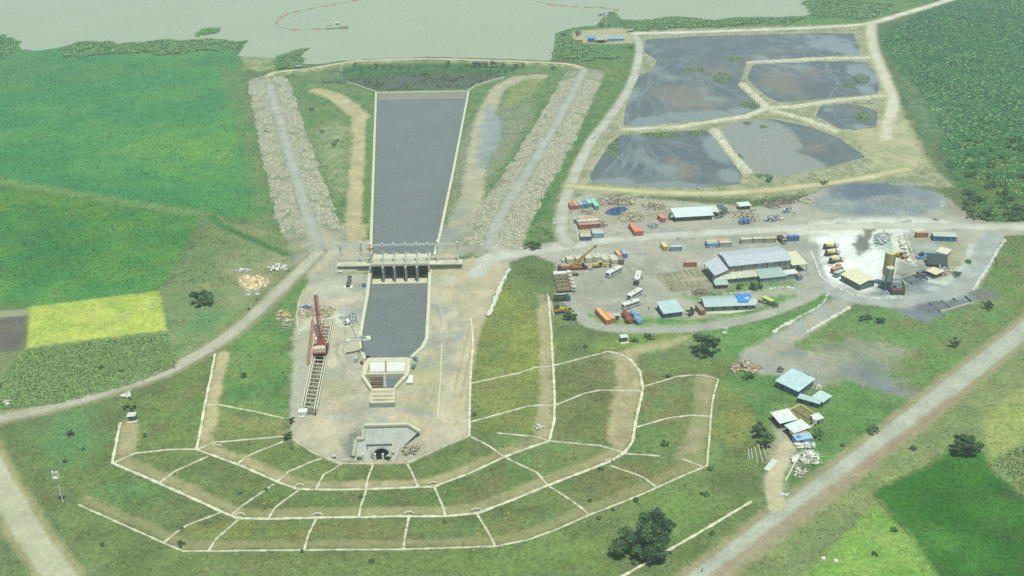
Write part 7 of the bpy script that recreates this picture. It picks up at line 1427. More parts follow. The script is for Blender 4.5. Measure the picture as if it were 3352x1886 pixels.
heap(g8, [(410,1190),(470,1110),(500,1120),(440,1210)], 14, 'narrow stack of pale slabs along the village fence', WHT, (2.5,4), (.4,.7), .3, name='slab_stack', cat='slab stack', seed=28)
heap(m6, [(60,500),(250,440),(480,420),(480,560),(300,600),(90,600)], 110, 'rusty reinforcement and grey wire mesh piled on the dirt', RST+[(130,156,160)], (1,4), (.08,.3), .8, seed=29)
heap(m6, [(610,520),(760,510),(750,590),(640,590)], 40, 'small grey heap of wire mesh beside the long house', [(140,164,160),(120,144,140)], (.8,2), (.1,.3), .7, seed=30)
heap(b1, [(880,125),(940,105),(975,125),(930,145),(890,140)], 40, 'patch of white lime lumps beside the gravel road', WHT, (.4,1.2), (.3,.7), .3, seed=31)
heap(b1, [(22,180),(45,162),(75,175),(60,195)], 24, 'white lime lumps at the edge of the maize', WHT, (.4,1.2), (.3,.7), .3, seed=32)
heap(b3, [(105,370),(140,345),(178,355),(160,385)], 18, 'white sacks left on the berm', WHT, (.5,1.2), (.4,.8), .3, seed=33)
heap(q5, [(1770,595),(1830,582),(1890,590),(1860,605),(1790,606)], 30, 'thin streak of white lime lumps on the bare grass', WHT, (.5,1.5), (.3,.8), .3, seed=34)
heap(q6, [(60,460),(150,440),(250,450),(240,480),(90,490)], 60, 'white rubble spread at the road junction', WHT, (.5,2), (.3,.9), .4, seed=35)
heap(q6, [(640,500),(700,480),(690,510)], 12, 'white lumps at the gate platform corner', WHT, (.5,1.2), (.3,.7), .3, seed=36)
heap(b2, [(1040,520),(1180,500),(1160,560),(1050,560)], 70, 'loose broken stones at the portal flank', [(180,180,156),(150,156,140)], (.4,1.0), (.3,.7), .3, name='stone_heap', cat='stone heap', seed=37)
heap(m1, [(400,230),(500,230),(510,350),(400,350)], 12, 'dark sheets piled behind the lakeside orange container', [(100,108,108)], (3,6), (.5,1.2), .4, seed=38)
heap(g2, [(1310,380),(1380,360),(1370,470),(1310,470)], 24, 'blue grey steel props beside the intake wall, lower pile', [(120,144,156),(90,110,116)], (.6,1.6), (.15,.4), .5, seed=39); heap(g2, [(1350,220),(1430,200),(1430,300),(1360,290)], 24, 'blue grey steel props beside the intake wall, upper pile', [(120,144,156),(90,110,116)], (.6,1.6), (.15,.4), .5, seed=40)
heap(q8, [(930,400),(1010,370),(1085,380),(1060,450),(960,480)], 90, 'heap of pale grey broken concrete behind the mixer trucks', [(176,190,182),(150,166,162),(196,206,198)], (.6,1.8), (.3,.8), 1.2, name='rubble_heap', cat='rubble heap', seed=51)
heap(q8, [(1430,640),(1490,630),(1530,680),(1450,710)], 50, 'clutter of white and rusty parts beside the cream hut', WHT+RST, (.6,1.8), (.2,.6), 1.0, seed=52)
heap(q8, [(1120,400),(1150,400),(1230,600),(1200,600)], 60, 'low white lime bank beside the loader', [(222,226,210),(206,212,196)], (.6,2), (.4,1.0), .7, name='lime_bank', cat='lime bank', seed=53)
heap(q8, [(1250,690),(1330,660),(1340,720),(1270,730)], 40, 'dark gravel left in the aggregate bays', [(84,96,100),(104,114,116)], (.5,1.5), (.4,1.0), .6, name='gravel_heap', cat='gravel pile', seed=54)
# boulders heap
def stones(name, xs, ys, zs, size, cols, seed=5):
    n = len(xs); rg = np.random.default_rng(seed); base = np.array([(-1,-1,-1),(1,-1,-1),(1,1,-1),(-1,1,-1),(-1,-1,1),(1,-1,1),(1,1,1),(-1,1,1)], float)*.5
    tp = np.ones((8,3)); tp[4:,:2] = .62; V = base[None]*tp[None]*(1+rg.uniform(-.28,.28,(n,8,3))); V *= (size*rg.uniform(.6,1.35,n))[:,None,None]*np.stack([rg.uniform(.8,1.3,n), rg.uniform(.7,1.1,n), rg.uniform(.55,.9,n)],1)[:,None,:]
    a = rg.uniform(0,6.28,n); c, s_ = np.cos(a), np.sin(a); X = V[:,:,0]*c[:,None]-V[:,:,1]*s_[:,None]; Y = V[:,:,0]*s_[:,None]+V[:,:,1]*c[:,None]; V[:,:,0] = X+xs[:,None]; V[:,:,1] = Y+ys[:,None]; V[:,:,2] += zs[:,None]
    F = np.array([(4,5,6,7),(0,1,5,4),(1,2,6,5),(2,3,7,6),(3,0,4,7)]); F = (np.arange(n)*8)[:,None,None]+F[None]
    cols = np.array([alb(c_) for c_ in cols]); cc = cols[rg.integers(0, len(cols), n)]*rg.uniform(.8,1.18,n)[:,None]
    me = mesh_np(name, V.reshape(-1,3), F.reshape(-1,4), np.repeat(cc, 8, 0), None, False, 4); return link(name, me, STONEM)
def pts_in(P, n, seed=1):
    rg = np.random.default_rng(seed); b = box_of(P, 0); x = rg.uniform(b[0], b[1], n*4); y = rg.uniform(b[2], b[3], n*4); k = inside(x, y, P); return x[k][:n], y[k][:n]
x, y = pts_in(W(q5, [(1800,650),(1860,630),(1955,640),(2030,660),(2010,700),(1900,730),(1815,725)]), 260, 3); o = stones('stone_heap', x, y, np.full(len(x), .3)+.3*np.random.default_rng(1).random(len(x)), 1.25, [(214,202,158),(196,184,144),(226,216,180),(170,160,128)]); tag(o, 'heap of pale yellowish boulders beside the curving gravel road', 'stone heap', None, 'stuff')
# riprap of the embankments
for ci, c_ in enumerate((CREST_L, CREST_R)):
    for side in (-1, 1):
        p = densify(c_, 1.0); P = np.array([q[:2] for q in p]); t = np.gradient(P, axis=0); t /= np.linalg.norm(t, axis=1)[:,None]; nn = np.stack([-t[:,1], t[:,0]], 1)*side
        rg = np.random.default_rng(40+ci*2+side); n = 12000; i = rg.integers(int(len(P)*(.08)), len(P), n); d = 4.2+rg.random(n)*(12.2+2.6*fbm(P[i,0]*1.0, P[i,1], 9, 88, 3)); xy = P[i]+nn[i]*d[:,None]+rg.uniform(-.5,.5,(n,2))
        k = (fbm(xy[:,0], xy[:,1], 6, 77, 2) > -.3); k &= ~inside(xy[:,0], xy[:,1], PITB); xy = xy[k]; z = terrain(xy[:,0], xy[:,1]); kk = (z > -.2); xy = xy[kk]; z = z[kk]
        cols = [(178,182,158),(158,166,148),(178,176,150),(136,146,128),(198,202,178)]
        o = stones('riprap', xy[:,0], xy[:,1], z+.1, .72, cols, 50+ci*2+side); tag(o, None, None, None, 'stuff'); o['label'] = ('loose riprap stones on the %s slope of the %s embankment' % (('inner','outer')[(side*(1 if ci == 0 else -1)) > 0], ('meadow side','pond side')[ci])); o['category'] = 'riprap'
# stones on the pond dykes and shore
xs, ys = [], []
for dk in DYKES[:2]+DYKES[4:]:
    p = np.array([q[:2] for q in densify(dk, .8)]); r = np.random.default_rng(9).uniform(-2.4,2.4,(len(p)*5,2)); pp = np.repeat(p, 5, 0)+r; xs.append(pp[:,0]); ys.append(pp[:,1])
x = np.concatenate(xs); y = np.concatenate(ys); o = stones('dyke_stones', x, y, terrain(x, y)+.08, .85, [(206,210,190),(186,190,166),(220,222,206)], 61); tag(o, 'pale stones along the pond dykes', 'stones', None, 'stuff')
x, y = pts_in(W(D, [(2095,330),(2280,300),(2320,390),(2290,440),(2180,425),(2190,395)]), 500, 8); o = stones('loose_stones', x, y, np.full(len(x), .05), .5, [(196,200,170),(176,180,150)], 62); tag(o, 'loose pale stones on the bare bank at the pond corner', 'stones', None, 'stuff')
# gravel stockpiles
def pile(f, p, r, h, c, label, el=1.0, rz=0):
    q = at(f(*p)); n, m_ = 44, 14; j, i = np.meshgrid(np.arange(m_+1), np.arange(n), indexing='ij'); a = 2*np.pi*i/n; out = 1+.28*fbm(np.cos(a)*3+q[0], np.sin(a)*3+q[1], 1.6, 27, 3); rr = r*out*j/m_
    x = rr*np.cos(a)*el; y = rr*np.sin(a); X = (x*math.cos(rz)-y*math.sin(rz)+q[0]).ravel(); Y = (x*math.sin(rz)+y*math.cos(rz)+q[1]).ravel(); t_ = (1-(j/m_).ravel())
    Z = np.maximum(h*t_**1.1*(1+.9*fbm(X, Y, r*.4, 21, 3)), 0)+.12*t_-.06; cc, vg = paint(X, Y); k = (np.clip(t_*2.2, 0, 1)*.8)[:,None]; cc = cc*(1-k)+np.array(alb(c))*1.05*k
    ii = np.arange(m_*n); F = np.stack([ii, (ii//n)*n+(ii+1)%n, (ii//n+1)*n+(ii+1)%n, ii+n], 1)
    o = link('gravel_stockpile', mesh_np('gravel_stockpile', np.stack([X,Y,Z],1), F, cc, np.full(len(X), .55), True, 4), GMAT); tag(o, label, 'gravel pile')
pile(D, (2175,482), 17, 2.8, (98,114,124), 'dark blue grey gravel stockpile at the marsh edge', 1.6); pile(D, (2265,505), 15, 2.2, (130,144,142), 'pale grey gravel stockpile next to the dark one', 1.5); pile(D, (2110,515), 11, 1.6, (138,152,148), 'low pale gravel stockpile by the square stone frame', 1.5)
pile(z7, (1700,1060), 7, 1.3, (100,110,112), 'small dark gravel pile in the wall bays by the grass', 1.8, .2); pile(z7, (1960,1030), 6, 1.2, (112,120,116), 'small gravel pile in the wall bays, next to the corner', 1.4, .2); pile(z7, (2290,900), 7, 1.0, (110,118,116), 'flat dark gravel pile at the grass edge', 1.2); pile(m4, (1300,730), 6, 1.4, (96,108,112), 'dark aggregate heap in the bays beside the mixer tower', 1.6, -.2)
q = at(g7(2280,95)); t = thing('stone_frame', 'square frame of pale stone blocks lying by the stockpile', 'stone frame', q, .7)
for i in range(4):
    a = i*math.pi/2; MB().bar((3*math.cos(a)-3*math.sin(a),3*math.sin(a)+3*math.cos(a),.4),(3*math.cos(a+math.pi/2)-3*math.sin(a+math.pi/2),3*math.sin(a+math.pi/2)+3*math.cos(a+math.pi/2),.4),.9,.8).build('beam', mat('frame_stone', (196,198,160)), t)
# white pipes and poles near the village
a0 = at(g8(80,1310)); t = thing('pipe_bundle', 'bundle of white pipes lying beside the village track', 'pipe bundle', a0, math.radians(52))
for i in range(5):
    for j in range(2): MB().cyl((0,.2-i*.42,.2+j*.38),(7.2+.2*(i%2),.2-i*.42,.2+j*.38),.19,n=10).build('pipe', WHITE, t)
for i, (p, q) in enumerate((((98,635),(105,705)),((118,630),(124,695)),((140,620),(157,718)),((162,602),(190,714)),((186,598),(216,690)))):
    a = at(b4(*p), .15); b = at(b4(*q), .15); o = MB().cyl(a, b, .14, .1, 8).build('pole', WHITE); tag(o, 'slim white pole laid out on the grass near the pipe bundle', 'pole', 'white poles laid out on the grass')
q = hit(b4(330,930)); o = MB(); o.bar((-1.6,-.4,.4),(1.6,.4,.4),.35,.5); o.bar((-1,.9,.3),(1,-.8,.3),.35,.4); ob = o.build('concrete_cross', WHITE); ob.location = q; tag(ob, 'white crossed concrete blocks at the village track mouth', 'block')
for u, v, lb in ((580,1345,'small white marker stone in the lime green field, without a post'),(660,1360,'small white marker stone in the lime green field, at the slim post')):
    q = at(b4(u,v)); t = thing('marker_stone', lb, 'marker stone', q); MB().box(-.7,.7,-.6,.6,0,.9,(.15,.15,.12,.12)).build('stone', WHITE, t); MB().box(-.2,.2,-.6,-.56,.3,.6).build('plate', DARK, t)
q = at(b4(660,1352)); t = thing('thin_post', 'slim grey post behind a white marker stone', 'post', q); MB().cyl((0,0,0),(0,0,6.5),.08,.05,6).build('pole', STEEL, t); MB().bar((-.5,0,6.2),(.5,0,6.2),.08).build('crossarm', STEEL, t)
fp = H(b4, [(410,700),(375,770),(335,845)]); t = thing('low_wall', 'thin pale edging wall along the village track', 'wall'); MB().bar(fp[0]+np.array([0,0,.3]), fp[1]+np.array([0,0,.3]), .5, .7).build('wall_section', CONC, t); MB().bar(fp[1]+np.array([0,0,.3]), fp[2]+np.array([0,0,.3]), .5, .7).build('wall_section', CONC, t)
wl = H(q6, [(375,650),(340,740),(318,860),(320,960),(335,1035)]); t = thing('low_wall', 'thin pale kerb wall curving along the culvert yard slope', 'wall')
for a, b in zip(wl[:-1], wl[1:]): MB().bar(a+np.array([0,0,.35]), b+np.array([0,0,.35]), .45, .8).build('wall_section', CONC, t)
wl = H(q6, [(1545,1110),(1538,1240),(1530,1449)])+[hit(D(1101,1058))]; t = thing('low_wall', 'long thin pale kerb on the sandy floor beside the ramp', 'wall')
for a, b in zip(wl[:-1], wl[1:]): MB().bar(a+np.array([0,0,.3]), b+np.array([0,0,.3]), .5, .8).build('wall_section', CONC, t)
# ------------------------------------------------------------------ vegetation
def leaves(centres, radii, n, size, cols, seed, flat=.75):
    rg = np.random.default_rng(seed); m_ = len(centres); idx = rg.integers(0, m_, n); d = rg.normal(size=(n,3)); d /= np.linalg.norm(d, axis=1)[:,None]; r = rg.uniform(.25,1.12,n)**.7
    P = centres[idx]+d*(radii[idx]*r)[:,None]*np.array([1,1,flat]); nrm = d+rg.normal(scale=.55,size=(n,3))+np.array([0,0,.35]); nrm /= np.linalg.norm(nrm, axis=1)[:,None]
    u = np.cross(nrm, rg.normal(size=(n,3))); u /= np.linalg.norm(u, axis=1)[:,None]+1e-9; w = np.cross(nrm, u); s_ = size*rg.uniform(.6,1.5,n)
    V = np.stack([P-u*s_[:,None]*.5, P+w*s_[:,None]*.4, P+u*s_[:,None]*.5, P-w*s_[:,None]*.4], 1).reshape(-1,3); F = np.arange(n*4).reshape(-1,4)
    cl = np.array([alb(c) for c in cols]); tone = rg.integers(0, len(cl), m_); c = cl[tone[idx]]*rg.uniform(.75,1.25,n)[:,None]
    return V, F, np.repeat(c, 4, 0)
DG = [(70,106,72),(84,122,78),(58,92,64),(98,132,82),(74,110,78)]; MG = [(94,138,80),(78,124,74),(110,148,84),(68,112,70)]; YG = [(124,148,64),(104,134,70),(140,152,66)]
BARK = mat('bark', (112,100,84), .95, 0, .25, 3)
def tree(p, label, W_, H_, trunk, nl, cols, seed, group=None, clumps=26, leaf=.5, f=None, loc=None, name='tree', hz=False, cat='tree', lobes=None):
    q = loc if loc is not None else at(p); t = thing(name, label, cat, q, 0, group); rg = np.random.default_rng(seed); R_ = W_/2; ch = H_-trunk
    cen = []; rad = []
    if lobes is None:
        nlb = 4+int(rg.integers(0, 3)); lobes = [(0, 0, trunk+ch*.5, R_*.62)]
        for i in range(nlb): a = 6.28*i/nlb+rg.uniform(-.5,.5); r = R_*rg.uniform(.38,.62); lobes.append((r*math.cos(a), r*math.sin(a), trunk+ch*rg.uniform(.28,.62), R_*rg.uniform(.34,.5)))
    for i in range(clumps):
        lx, ly, lz, lr = lobes[i % len(lobes)]; d_ = rg.normal(size=3); d_ /= np.linalg.norm(d_); k_ = rg.uniform(.3,.8)*lr
        cen.append((lx+d_[0]*k_, ly+d_[1]*k_, max(trunk*.6+.3, lz+d_[2]*k_*.7*min(1, ch/W_*1.3)))); rad.append(lr*rg.uniform(.2,.5))
    cen = np.array(cen); rad = np.array(rad); V, F, C = leaves(cen, rad, nl, leaf, cols, seed)
    V[:,2] = np.maximum(V[:,2], .08)
    link('crown', mesh_np('crown', V, F, C, None, False, 4), LEAFM, t)
    if name in ('tree', 'bush_tree'):
        mb = MB(); mb.cyl((0,0,-.2),(.1,.05,trunk+ch*.25),.035*H_+.1,.02*H_+.05,9)
        for i in range(6): c = cen[i]; mb.cyl((.05,.03,trunk*.8+.2*i*.3),tuple(c),.015*H_+.04,.03,6)
        mb.build('trunk', BARK, t)
    else:
        mb = MB()
        for i in range(4): c = cen[i]; mb.cyl((0,0,-.1),tuple(c),.09,.03,5)
        mb.build('stem', BARK, t)
    return t
tree(b3(930,1275), 'very large dark tree beside the drain along the gravel road', 21, 14, 1.6, 22000, [(72,106,72),(84,120,78),(60,92,66),(98,132,86)], 1, clumps=150, leaf=.5, lobes=[(-8.5,-1,4,3.4),(-5.5,1.5,6,3.8),(-1.5,1,8.5,4.2),(2.5,2.5,9.5,4.2),(6.5,3.0,7.5,3.6),(4.5,-1.5,5.5,3.6),(.5,-3.5,4.5,3.8),(3.0,-4.5,3.4,3.0),(-3.0,-2.6,3.6,2.6),(4.0,7,9,2.8),(-.5,5.5,9.5,2.6)])
tree(tw(1580,815), 'large rounded dark tree with trunk beside the tall mast below the yard', 13.5, 12.5, 2.4, 7500, DG, 2, clumps=44, leaf=.55)
tree(q5(1535,835), 'dense dark rounded tree alone on the bare grass', 14.0, 7.5, .5, 8000, DG, 3, clumps=40, leaf=.5)
tree(b4(1495,655), 'bushy dark tree between the green and the pale field', 11.5, 8.5, 1.0, 6500, [(70,104,66),(84,118,70),(62,94,62)], 4, clumps=40, leaf=.5)
BSH = [('round green bush beside the yellow bulldozer', g6(350,1360), 7.4, 5.6, 0), ('wide dark bush at the bend of the yard road', q7(340,495), 10, 5, 0), ('tall dark bush at the village track, nearest the basin', b4(160,540), 7.5, 7, 0), ('tall dark bush at the village track, above the poles', b4(212,612), 7, 7.5, 0), ('dark bush beside the white roofed house', g7(75,388), 5, 5, 0),
       ('green bush between the grey store and rusty container', q7(1520,990), 6.5, 4.2, 0), ('leafy bush in front of the workshop wall', z6(1430,690), 8.5, 4.8, 1), ('small leafy bush by the workshop annex', z6(1205,690), 4.5, 3.5, 1), ('dark round bush alone in the wide meadow', q8(1555,1225), 6.5, 4, 0), ('dark bush of the pair below the plant track', q8(890,1035), 7, 3.6, 0), ('smaller dark bush of the pair below the plant track', q8(990,1050), 5.5, 3.2, 0),
       ('dark bush beside the flat gravel pile', q8(1790,940), 6.5, 4.2, 0), ('dark little bush on the lowest terrace', b1(1330,1226), 3.4, 3, 0), ('dark little bush on the slope below the gravel road', q5(1840,1390), 4, 3, 0), ('small bush on the slope next to the guard hut drain', b1(520,415), 4.5, 2.6, 1), ('broad bush mass above the guard hut', b1(955,220), 7, 3, 1), ('small dark bush behind the largest village shed', b4(460,195), 5, 4, 0),
       ('small bush at the pale block behind the village sheds', b4(298,130), 4, 3, 0), ('round bush beside the pump hut', b4(540,555), 5.5, 4.5, 1), ('bush beside the heap of old planks', b4(95,175), 5.5, 3.2, 1), ('small dark bush on the outer terrace', b3(1068,490), 4.6, 2.6, 1), ('dark low bush at the guard hut on the middle berm', tw(640,560), 5.5, 2.8, 1), ('green bush right next to the guard hut', tw(380,610), 4.5, 2.6, 1),
       ('dark bush overhanging the culvert end block', b2(215,440), 4.5, 4.5, 0), ('dark bush at the slope foot below the culvert end', b2(235,330), 3.2, 4, 0), ('bush beside the lime green trailer', q8(195,930), 5, 3, 1), ('dark bush at the bend by the shoreline track', q3(1190,365), 7, 3.4, 0), ('large shrub on the spit beside the shore mast', k7(720,1130), 8.5, 4.5, 1), ('smaller shrub on the spit', k7(1060,1120), 5, 3.2, 1), ('bush beside the cream hut drums', z7(1960,680), 5.5, 3, 1), ('low bush on the plant bank', z7(2090,520), 5, 2.2, 1), ('dark bush beside the wide road, far verge', b4(1165,635), 3.4, 1.8, 1), ('dark bush on the verge of the wide road near the village', b4(900,520), 6, 2.4, 1),
       ('dark shrub at the lake shore container', m1(30,330), 6, 3.6, 0), ('bush on the bund below the big pond', q4(40,1365), 7, 3, 1), ('bush on the bund beside the gravel heaps', q4(450,1385), 6, 2.5, 1)]
for i, (lb, p, w_, h_, k) in enumerate(BSH):
    q = hit(p); tree(None, lb, w_, h_, .1, int(420+70*w_*h_), MG if k else DG, 100+i, None, max(10, int(w_*2.4)), .42, loc=q, name='bush', cat='bush')
# rows: build a few, copy the rest
protos = []
def copies(spots, label, group, w_, h_, cols, seed, name='bush', cat='bush'):
    base_ = [tree(None, label, w_, h_, .1, int(300+60*w_*h_), cols, seed+i, group, 12, .42, loc=(0,0,0), name=name, cat=cat) for i in range(3)]
    for i, q in enumerate(spots):
        o = base_[i] if i < 3 else copy_tree(base_[i % 3]); s_ = random.uniform(.75,1.25); o.location = tuple(q); o.rotation_euler = (0,0,random.uniform(0,6.28)); o.scale = (s_, s_, s_*random.uniform(.8,1.2))
def grid_spots(f, pts, dz=False): return [hit(f(*p)) if dz else at(f(*p), .3) for p in pts]
copies([at(q2(945,500),.8), at(q2(1110,505),.6), at(q2(1650,500),.6), at(q2(1880,495),.6), at(q2(1935,500),.6)]+[at(q3(u,505),.6) for u in (15,55,95,140,172,224,320,376)], 'small dark tree of the row below the lake road', 'trees along the lake road', 5.5, 5.2, DG, 300, 'bush_tree', 'tree')
rg = random.Random(5); spots = []
for _ in range(46):
    spots.append(at(D(rg.uniform(2435,2600), rg.uniform(345,560)), 0))
copies(spots, 'dark thicket shrub in the marsh beside the plant', 'thicket shrubs in the marsh', 8, 3.4, [(78,118,74),(92,130,74),(116,138,70),(70,106,72)], 320)
spots = []
while len(spots) < 34:
    p = (rg.uniform(140,2250), rg.uniform(850,1420)); q = hit(D(*p)); 
    c, v_ = paint(np.array([q[0]]), np.array([q[1]]))
    if v_[0] > .75 and abs(q[0]) < 330 and c[0][1] > c[0][0]*1.15: spots.append(q)
copies(spots, 'low wild shrub growing on the grassy slopes', 'wild shrubs on the slopes', 2.2, 1.1, [(92,134,80),(82,124,76),(104,140,80)], 340)
spots = [at(q2(u,v), 1.5) for u,v in ((250,735),(385,755),(300,960),(275,1000),(465,1025),(520,1060),(510,1145),(570,1145),(555,1280),(340,940))]+[at(q3(u,v), 1.5) for u,v in ((690,700),(545,885),(655,985),(520,1200),(735,880),(740,820))]
copies(spots, 'small shrub growing among the riprap stones', 'shrubs among the riprap', 3.2, 1.6, MG, 360)
spots = [at(q2(u,v), .3) for u,v in ((990,530),(1050,510),(1160,515),(1220,500),(1290,520),(1350,530),(1420,520),(1470,545),(1560,540),(1740,510),(1790,500),(1010,550),(480,570),(440,580),(790,1100),(810,1070),(700,1000),(620,830))]+[at(q3(u,v),.3) for u,v in ((130,540),(190,540),(240,545),(300,530),(330,510),(600,520))]
copies(spots, 'green shrub on the bank beside the dark mud', 'shrubs beside the dark mud', 5, 2.6, MG, 380)
# low plants scattered as cover
def tufts(name, label, x, y, z, h, w_, cols, seed, k=3, lean=.35):
    n = len(x); rg = np.random.default_rng(seed); V = []; C = []; cl = np.array([alb(c) for c in cols]); base = cl[rg.integers(0,len(cl),n)]*rg.uniform(.75,1.25,n)[:,None]
    for j in range(k):
        a = rg.uniform(0,6.28,n); hh = h*rg.uniform(.5,1.3,n); ww = w_*rg.uniform(.6,1.3,n); dx = np.cos(a)*ww/2; dy = np.sin(a)*ww/2; lx = rg.normal(size=n)*lean*hh; ly = rg.normal(size=n)*lean*hh; ox = rg.normal(size=n)*w_*.3; oy = rg.normal(size=n)*w_*.3
        V.append(np.stack([np.stack([x+ox-dx, y+oy-dy, z-.05], 1), np.stack([x+ox+dx, y+oy+dy, z-.05], 1), np.stack([x+ox+lx+dx*.5, y+oy+ly+dy*.5, z+hh], 1), np.stack([x+ox+lx-dx*.5, y+oy+ly-dy*.5, z+hh*.9], 1)], 1)); C.append(np.repeat(base[:,None,:], 4, 1))
    V = np.concatenate(V).reshape(-1,3); C = np.concatenate(C).reshape(-1,3); F = np.arange(len(V)).reshape(-1,4)
    o = link(name, mesh_np(name, V, F, C, None, False, 4), LEAFM); return tag(o, label, name.replace('_', ' '), None, 'stuff')
def zof(x, y): return np.where((x > GX0+1) & (x < GX1-1) & (y > GY0+1) & (y < GY1-1), zq(x, y), 0)
REED = [(108,138,96),(120,146,100),(92,128,88),(134,150,106)]
rp_ = [W(D, q) for q in ([(-60,110),(0,88),(38,98),(48,118),(10,150),(-60,160)], [(145,128),(200,104),(300,108),(420,104),(560,98),(612,104),(600,125),(420,135),(300,135),(160,150)], [(690,160),(700,140),(730,130),(768,122),(755,145),(745,168),(700,172)], [(498,80),(515,74),(548,70),(545,80),(505,84)], [(1400,150),(1400,100),(1420,85),(1450,110),(1560,150),(1500,155)], [(1560,55),(1700,44),(1800,50),(1950,42),(2020,42),(2020,55),(1800,68),(1600,78)], [(2020,8),(2060,-5),(2250,10),(2200,45),(2050,45)])]
X = []; Y = []
for i, (P, n) in enumerate(zip(rp_, (1500, 9000, 2200, 500, 3000, 6000, 4000))): x, y = pts_in(P, n, 70+i); X.append(x); Y.append(y)
x = np.concatenate(X); y = np.concatenate(Y); x = x+5*fbm(x, y, 9, 131, 3); y = y+14*fbm(x, y, 14, 132, 3); tufts('reed_bed', 'tall green reeds along the lake shore', x, y, np.maximum(terrain(x, y), LAKE_Z), 1.0, 1.4, [(122,164,96),(128,168,98),(106,160,92),(134,164,102),(100,162,90)], 71, 3, 1.3)
x, y = pts_in(W(D, [(62,880),(420,838),(446,900),(440,925),(330,968),(150,1015),(0,1030),(-60,1040),(-60,990),(0,960)]), 17000, 80); tufts('maize_field', 'tall green maize crop beside the gravel road', x, y, np.zeros(len(x)), 0.36, .5, [(126,166,100),(140,176,106),(114,154,94),(148,178,112)], 81, 3, 1.4)
x, y = pts_in(W(D, [(2500,1160),(2575,1120),(2700,1110),(2700,1260),(2575,1235)]), 3500, 82); tufts('maize_field', 'maize crop at the corner of the pale field', x, y, np.zeros(len(x)), .34, .6, [(150,172,110),(160,178,114),(136,160,102)], 83, 3, 1.3)
x = RNG.uniform(-330, 420, 260000); y = RNG.uniform(222, 640, 260000); dens = np.clip(1.25-(y-222)/700, .3, 1)
k = RNG.random(len(x)) < dens*.5; x = x[k]; y = y[k]; k = np.abs(x) < (y*.89+98)*.60; x = x[k]; y = y[k]
c, v_ = paint(x, y); nz = fbm(x, y, 9, 55, 3); k = (v_ > .55) & ~inside(x, y, UPOLY) & (y < 558) & (RNG.random(len(x)) < .25+.75*sstep(-.3,.5,nz)) & (c[:,1] > c[:,0]*1.06); x = x[k][:70000]; y = y[k][:70000]; c = c[k][:70000]
def tint(x, y, c, h, w_, seed, k=2):
    n = len(x); rg = np.random.default_rng(seed); V = []; C = []; z = zof(x, y); f = rg.uniform(.85,1.55,n)[:,None]; cc = c*f; yl = (fbm(x, y, 12, 58, 2) > .2) & (rg.random(n) < .22) & inside(x, y, PITB); cc[yl] = np.array(alb((178,176,60)))
    for j in range(k):
        a = rg.uniform(0,6.28,n); hh = h*rg.uniform(.4,1.6,n); ww = w_*rg.uniform(.5,1.4,n); dx = np.cos(a)*ww/2; dy = np.sin(a)*ww/2; lx = rg.normal(size=n)*1.2*hh; ly = rg.normal(size=n)*1.2*hh
        V.append(np.stack([np.stack([x-dx, y-dy, z-.05], 1), np.stack([x+dx, y+dy, z-.05], 1), np.stack([x+lx+dx*.6, y+ly+dy*.6, z+hh], 1), np.stack([x+lx-dx*.6, y+ly-dy*.6, z+hh], 1)], 1)); C.append(np.repeat(cc[:,None,:], 4, 1))
    V = np.concatenate(V).reshape(-1,3); C = np.concatenate(C).reshape(-1,3); F = np.arange(len(V)).reshape(-1,4); return tag(link('weeds', mesh_np('weeds', V, F, C, None, False, 4), LEAFM), 'rough grass and yellow flowering weeds over the slopes', 'weeds', None, 'stuff')
tint(x, y, c, .26, .5, 90)
X = []; Y = []
for cx_, cy_, rx, ry, n in ((1815,195,24,14,420),(1850,148,20,5,160),(1745,174,30,5,200),(1888,262,24,9,260),(2165,196,22,12,260),(2168,292,16,14,220),(1660,337,50,8,420),(1755,334,24,6,160),(1855,398,14,12,160),(1915,446,30,10,260),(2180,394,12,6,120),(2130,215,24,5,120),(1880,308,10,5,60),(1920,318,8,4,60),(1590,205,12,20,200),(1545,370,14,30,260)):
    a = RNG.uniform(0,6.28,n); r = np.sqrt(RNG.random(n)); P = [at(D(cx_+rx*q*math.cos(b), cy_+ry*q*math.sin(b))) for q, b in zip(r, a)]; X += [q[0] for q in P]; Y += [q[1] for q in P]
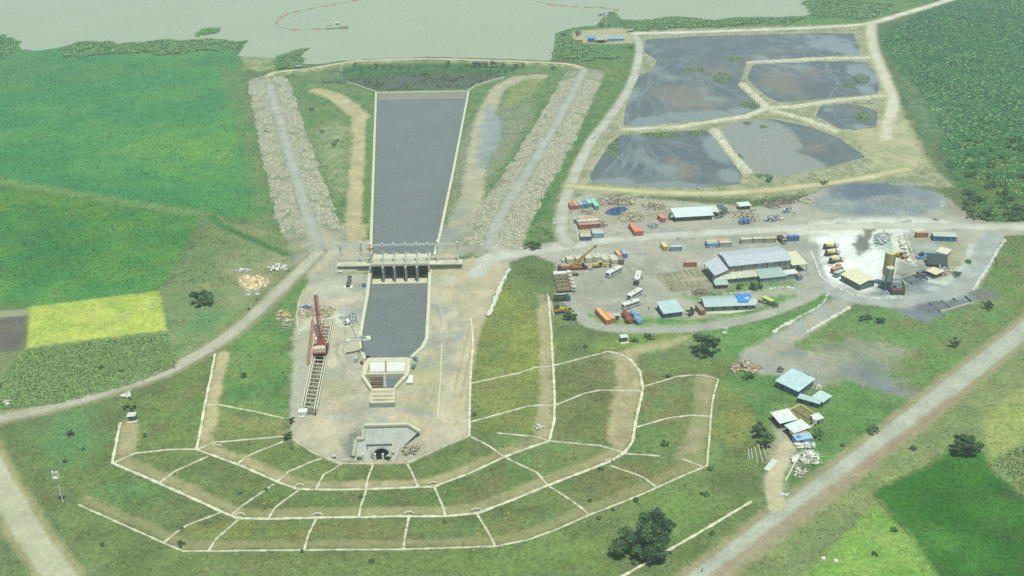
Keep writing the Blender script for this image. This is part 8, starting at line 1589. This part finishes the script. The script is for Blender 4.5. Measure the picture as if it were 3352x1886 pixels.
x = np.array(X); y = np.array(Y); tufts('pond_weed', 'green weed patches growing in the settling ponds', x, y, np.full(len(x), POND_Z), .22, 1.5, [(116,150,92),(104,142,88),(128,154,96)], 95, 3, 2.0)
x, y = pts_in(W(D, [(2215,100),(2300,45),(2420,0),(2640,-30),(2640,560),(2500,550),(2430,490),(2380,420),(2370,330),(2320,240),(2270,190)]), 13000, 97); nz = fbm(x, y, 26, 140, 3); k = nz > -.35; x = x[k]; y = y[k]; tufts('marsh_scrub', 'rough green marsh scrub beyond the ponds', x, y, np.zeros(len(x)), .45, 1.9, [(96,150,92),(82,138,86),(112,158,92),(76,128,82),(122,162,92)], 98, 3, 1.8)
x, y = pts_in(MUD, 1400, 99); k = fbm(x, y, 9, 141, 2) > .05; x = x[k]; y = y[k]; tufts('bank_scrub', 'patchy scrub growing on the dark mud at the channel head', x, y, terrain(x, y), .6, 1.5, [(92,126,78),(78,112,72),(112,128,84)], 100, 3, 1.0)
# crop and marsh cover further off
x = RNG.uniform(-620, 900, 200000); y = RNG.uniform(430, 1150, 200000); c, v_ = paint(x, y); k = (v_ > .28) & (sdf(x, y, LAKE, 5) < -4) & (np.abs(x) < (y*.89+98)*.62); x = x[k][:60000]; y = y[k][:60000]; c = c[k][:60000]; k = ~inside(x, y, PITB) & ~inside(x, y, UPOLY) & ~inside(x, y, MUD)
for P in PONDS: k &= sdf(x, y, P, 4) < -1.5
tint(x[k], y[k], c[k], .35, .8, 91)
# ------------------------------------------------------------------ haze: a closed box of thin air round everything below the sky
hb = MB().box(-2600, 2600, -400, 6000, -12, 226); me = bpy.data.meshes.new('haze'); me.from_pydata(hb.v, [], hb.f); hm = bpy.data.materials.new('haze_air'); hm.use_nodes = True; ht = hm.node_tree; ht.nodes.clear()
ho = ht.nodes.new('ShaderNodeOutputMaterial'); hv = ht.nodes.new('ShaderNodeVolumePrincipled'); hv.inputs['Density'].default_value = HAZE; hv.inputs['Color'].default_value = (.82,.96,.92,1); hv.inputs['Anisotropy'].default_value = .2; ht.links.new(hv.outputs[0], ho.inputs['Volume'])
o = link('haze', me, hm); tag(o, None, None, None, 'stuff')
